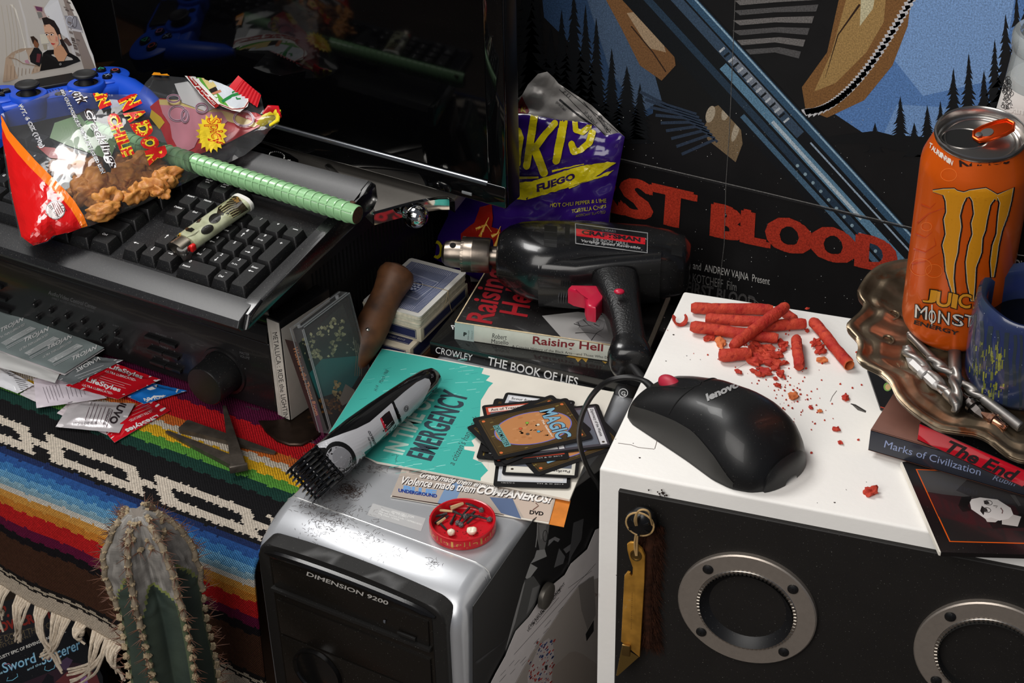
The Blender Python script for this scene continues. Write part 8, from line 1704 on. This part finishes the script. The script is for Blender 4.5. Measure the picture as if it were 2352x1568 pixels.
def areole(p, th, i, sc=1):
    me, ms_ = TUFT[i % 3]; o = bpy.data.objects.new('areole', me); COL.objects.link(o); o.parent = ca_.o; o.location = p*.001; o.rotation_euler = ((i*.7) % 1 - .5, 0, th); o.scale = (sc,)*3
    s = bpy.data.objects.new('spines', ms_); COL.objects.link(s); s.parent = o; s['kind'] = 'stuff'
for k in range(6):
    th = rib_ang(k)
    h = HT - 6
    i = 0
    while h > HT - 270: p = cpt(th, h); areole(p + V((math.cos(th), math.sin(th), 0))*.6, th + .2*math.sin(i*2.3), i + k, 1 if h < HT - 40 else .9); h -= (10.4 if h < HT - 40 else 7.5); i += 1
r = random.Random(77)
for i in range(34): th, h = r.uniform(0, 6.28), HT - r.uniform(1, 22); areole(cpt(th, h), th, i, r.uniform(.6, .95))
# ================================================================ printed covers leaning below the fringe
KLo = zoom(0, 1300, 5.85); CN_ = V((.12, -.84, .53)).normalized()
def cover(name, label, cat, pts, p0_, m_, draw):
    t = sheet_thing(name, label, cat, pts, KLo, 0, 9, m_, n=(V(p0_), CN_)); ik = Ink(onplane(V(p0_), CN_), KLo, lift=.1); draw(ik); ik.done('cover_print', t, GLOSS); return t
PC1 = at(60, 1440, Y=832); PC2 = at(100, 1510, Y=815)
def d1(ik):
    R1, G1 = (128, 36, 24), (96, 84, 62)
    ik.text('H.P.', (-150, 760), (130, 680), (-170, 590), R1, .04); ik.text('LOVECRAFT', (-60, 905), (720, 690), (-95, 780), R1, .05); ik.line([(-100, 960), (860, 740)], 4, G1); ik.text('THE DOOM THAT CAME', (-120, 1070), (860, 780), (-140, 990), G1, .0); ik.text('TO SARNATH', (0, 1110), (420, 985), (-15, 1050), G1); ik.poly([(-60, 430), (30, 330), (40, 420), (0, 500), (-60, 520)], (186, 170, 130))
cover('paperback_book', 'dark horror paperback with red lettering under the blanket fringe', 'book', [(-120, 520), (700, 300), (1000, 560), (1100, 1000), (-20, 1300)], PC1, mat('cover_dark', (30, 28, 30), .35, dust=.05), d1)
def d2(ik):
    q = lambda p, c: ik.poly(p, c)
    q([(300, 1568), (620, 1440), (960, 1290), (1230, 1330), (1400, 1700), (300, 1800)], (44, 26, 34)); q([(740, 1560), (900, 1420), (1130, 1370), (1300, 1450), (1350, 1600)], (92, 40, 40)); q([(720, 1350), (900, 1220), (980, 1260), (900, 1400)], (70, 52, 76)); q([(1080, 1500), (1160, 1470), (1190, 1600), (1090, 1640)], (120, 80, 130)); q([(560, 1568), (640, 1440), (720, 1480), (730, 1640)], (18, 14, 18)); ik.line([(960, 1440), (1060, 1410), (1170, 1390)], 8, (176, 96, 60), taper=True); ik.line([(1030, 1420), (1130, 1460)], 6, (176, 96, 60), taper=True)
    ik.text('A LUSTY EPIC OF REVENGE AND MAGIC', (-60, 1275), (890, 888), (-75, 1235), (206, 204, 198), .02)
    for o, c in ((0, (70, 130, 170)), (6, (150, 190, 206))):
        ik.text('Sword', (50, 1440 - o), (490, 1290 - o), (20, 1310 - o), c, .02 if not o else -.01); ik.text('and the', (370, 1405), (560, 1320), (362, 1372), c, .01); ik.text('Sorcerer', (570, 1330 - o), (1090, 1110 - o), (545, 1190 - o), c, .02 if not o else -.01)
    for x, y in ((60, 1320), (580, 1200)): ik.line([(x, y), (x + 60, y - 14), (x + 110, y + 30), (x + 60, y + 70)], 12, (176, 112, 130), taper=True)
    ik.line([(230, 1440), (240, 1480), (170, 1530), (90, 1540), (110, 1490)], 9, (110, 180, 206)); ik.line([(740, 1320), (730, 1370), (650, 1405), (600, 1390), (610, 1340)], 8, (110, 180, 206)); ik.text('The', (-60, 1480), (40, 1440), (-66, 1440), (150, 190, 206), .01)
cover('film_case', 'black fantasy film case with blue gothic title leaning below the fringe', 'case', [(-120, 1150), (1010, 725), (1380, 1480), (1420, 2100), (-120, 2100)], PC2, mat('case_black', (17, 17, 20), .3, dust=.06), d2)
b = B(); b.box((-1010, 735, FLOOR/2 - 150), (330, 120, abs(FLOOR) - 304), 2) if False else b.box((-1100, 850, (FLOOR - 400)/2), (330, 130, 26), 2)
solo('wooden_crate', b, mat('table_wood'), 'low dark wooden crate carrying the covers below the fringe', 'crate')
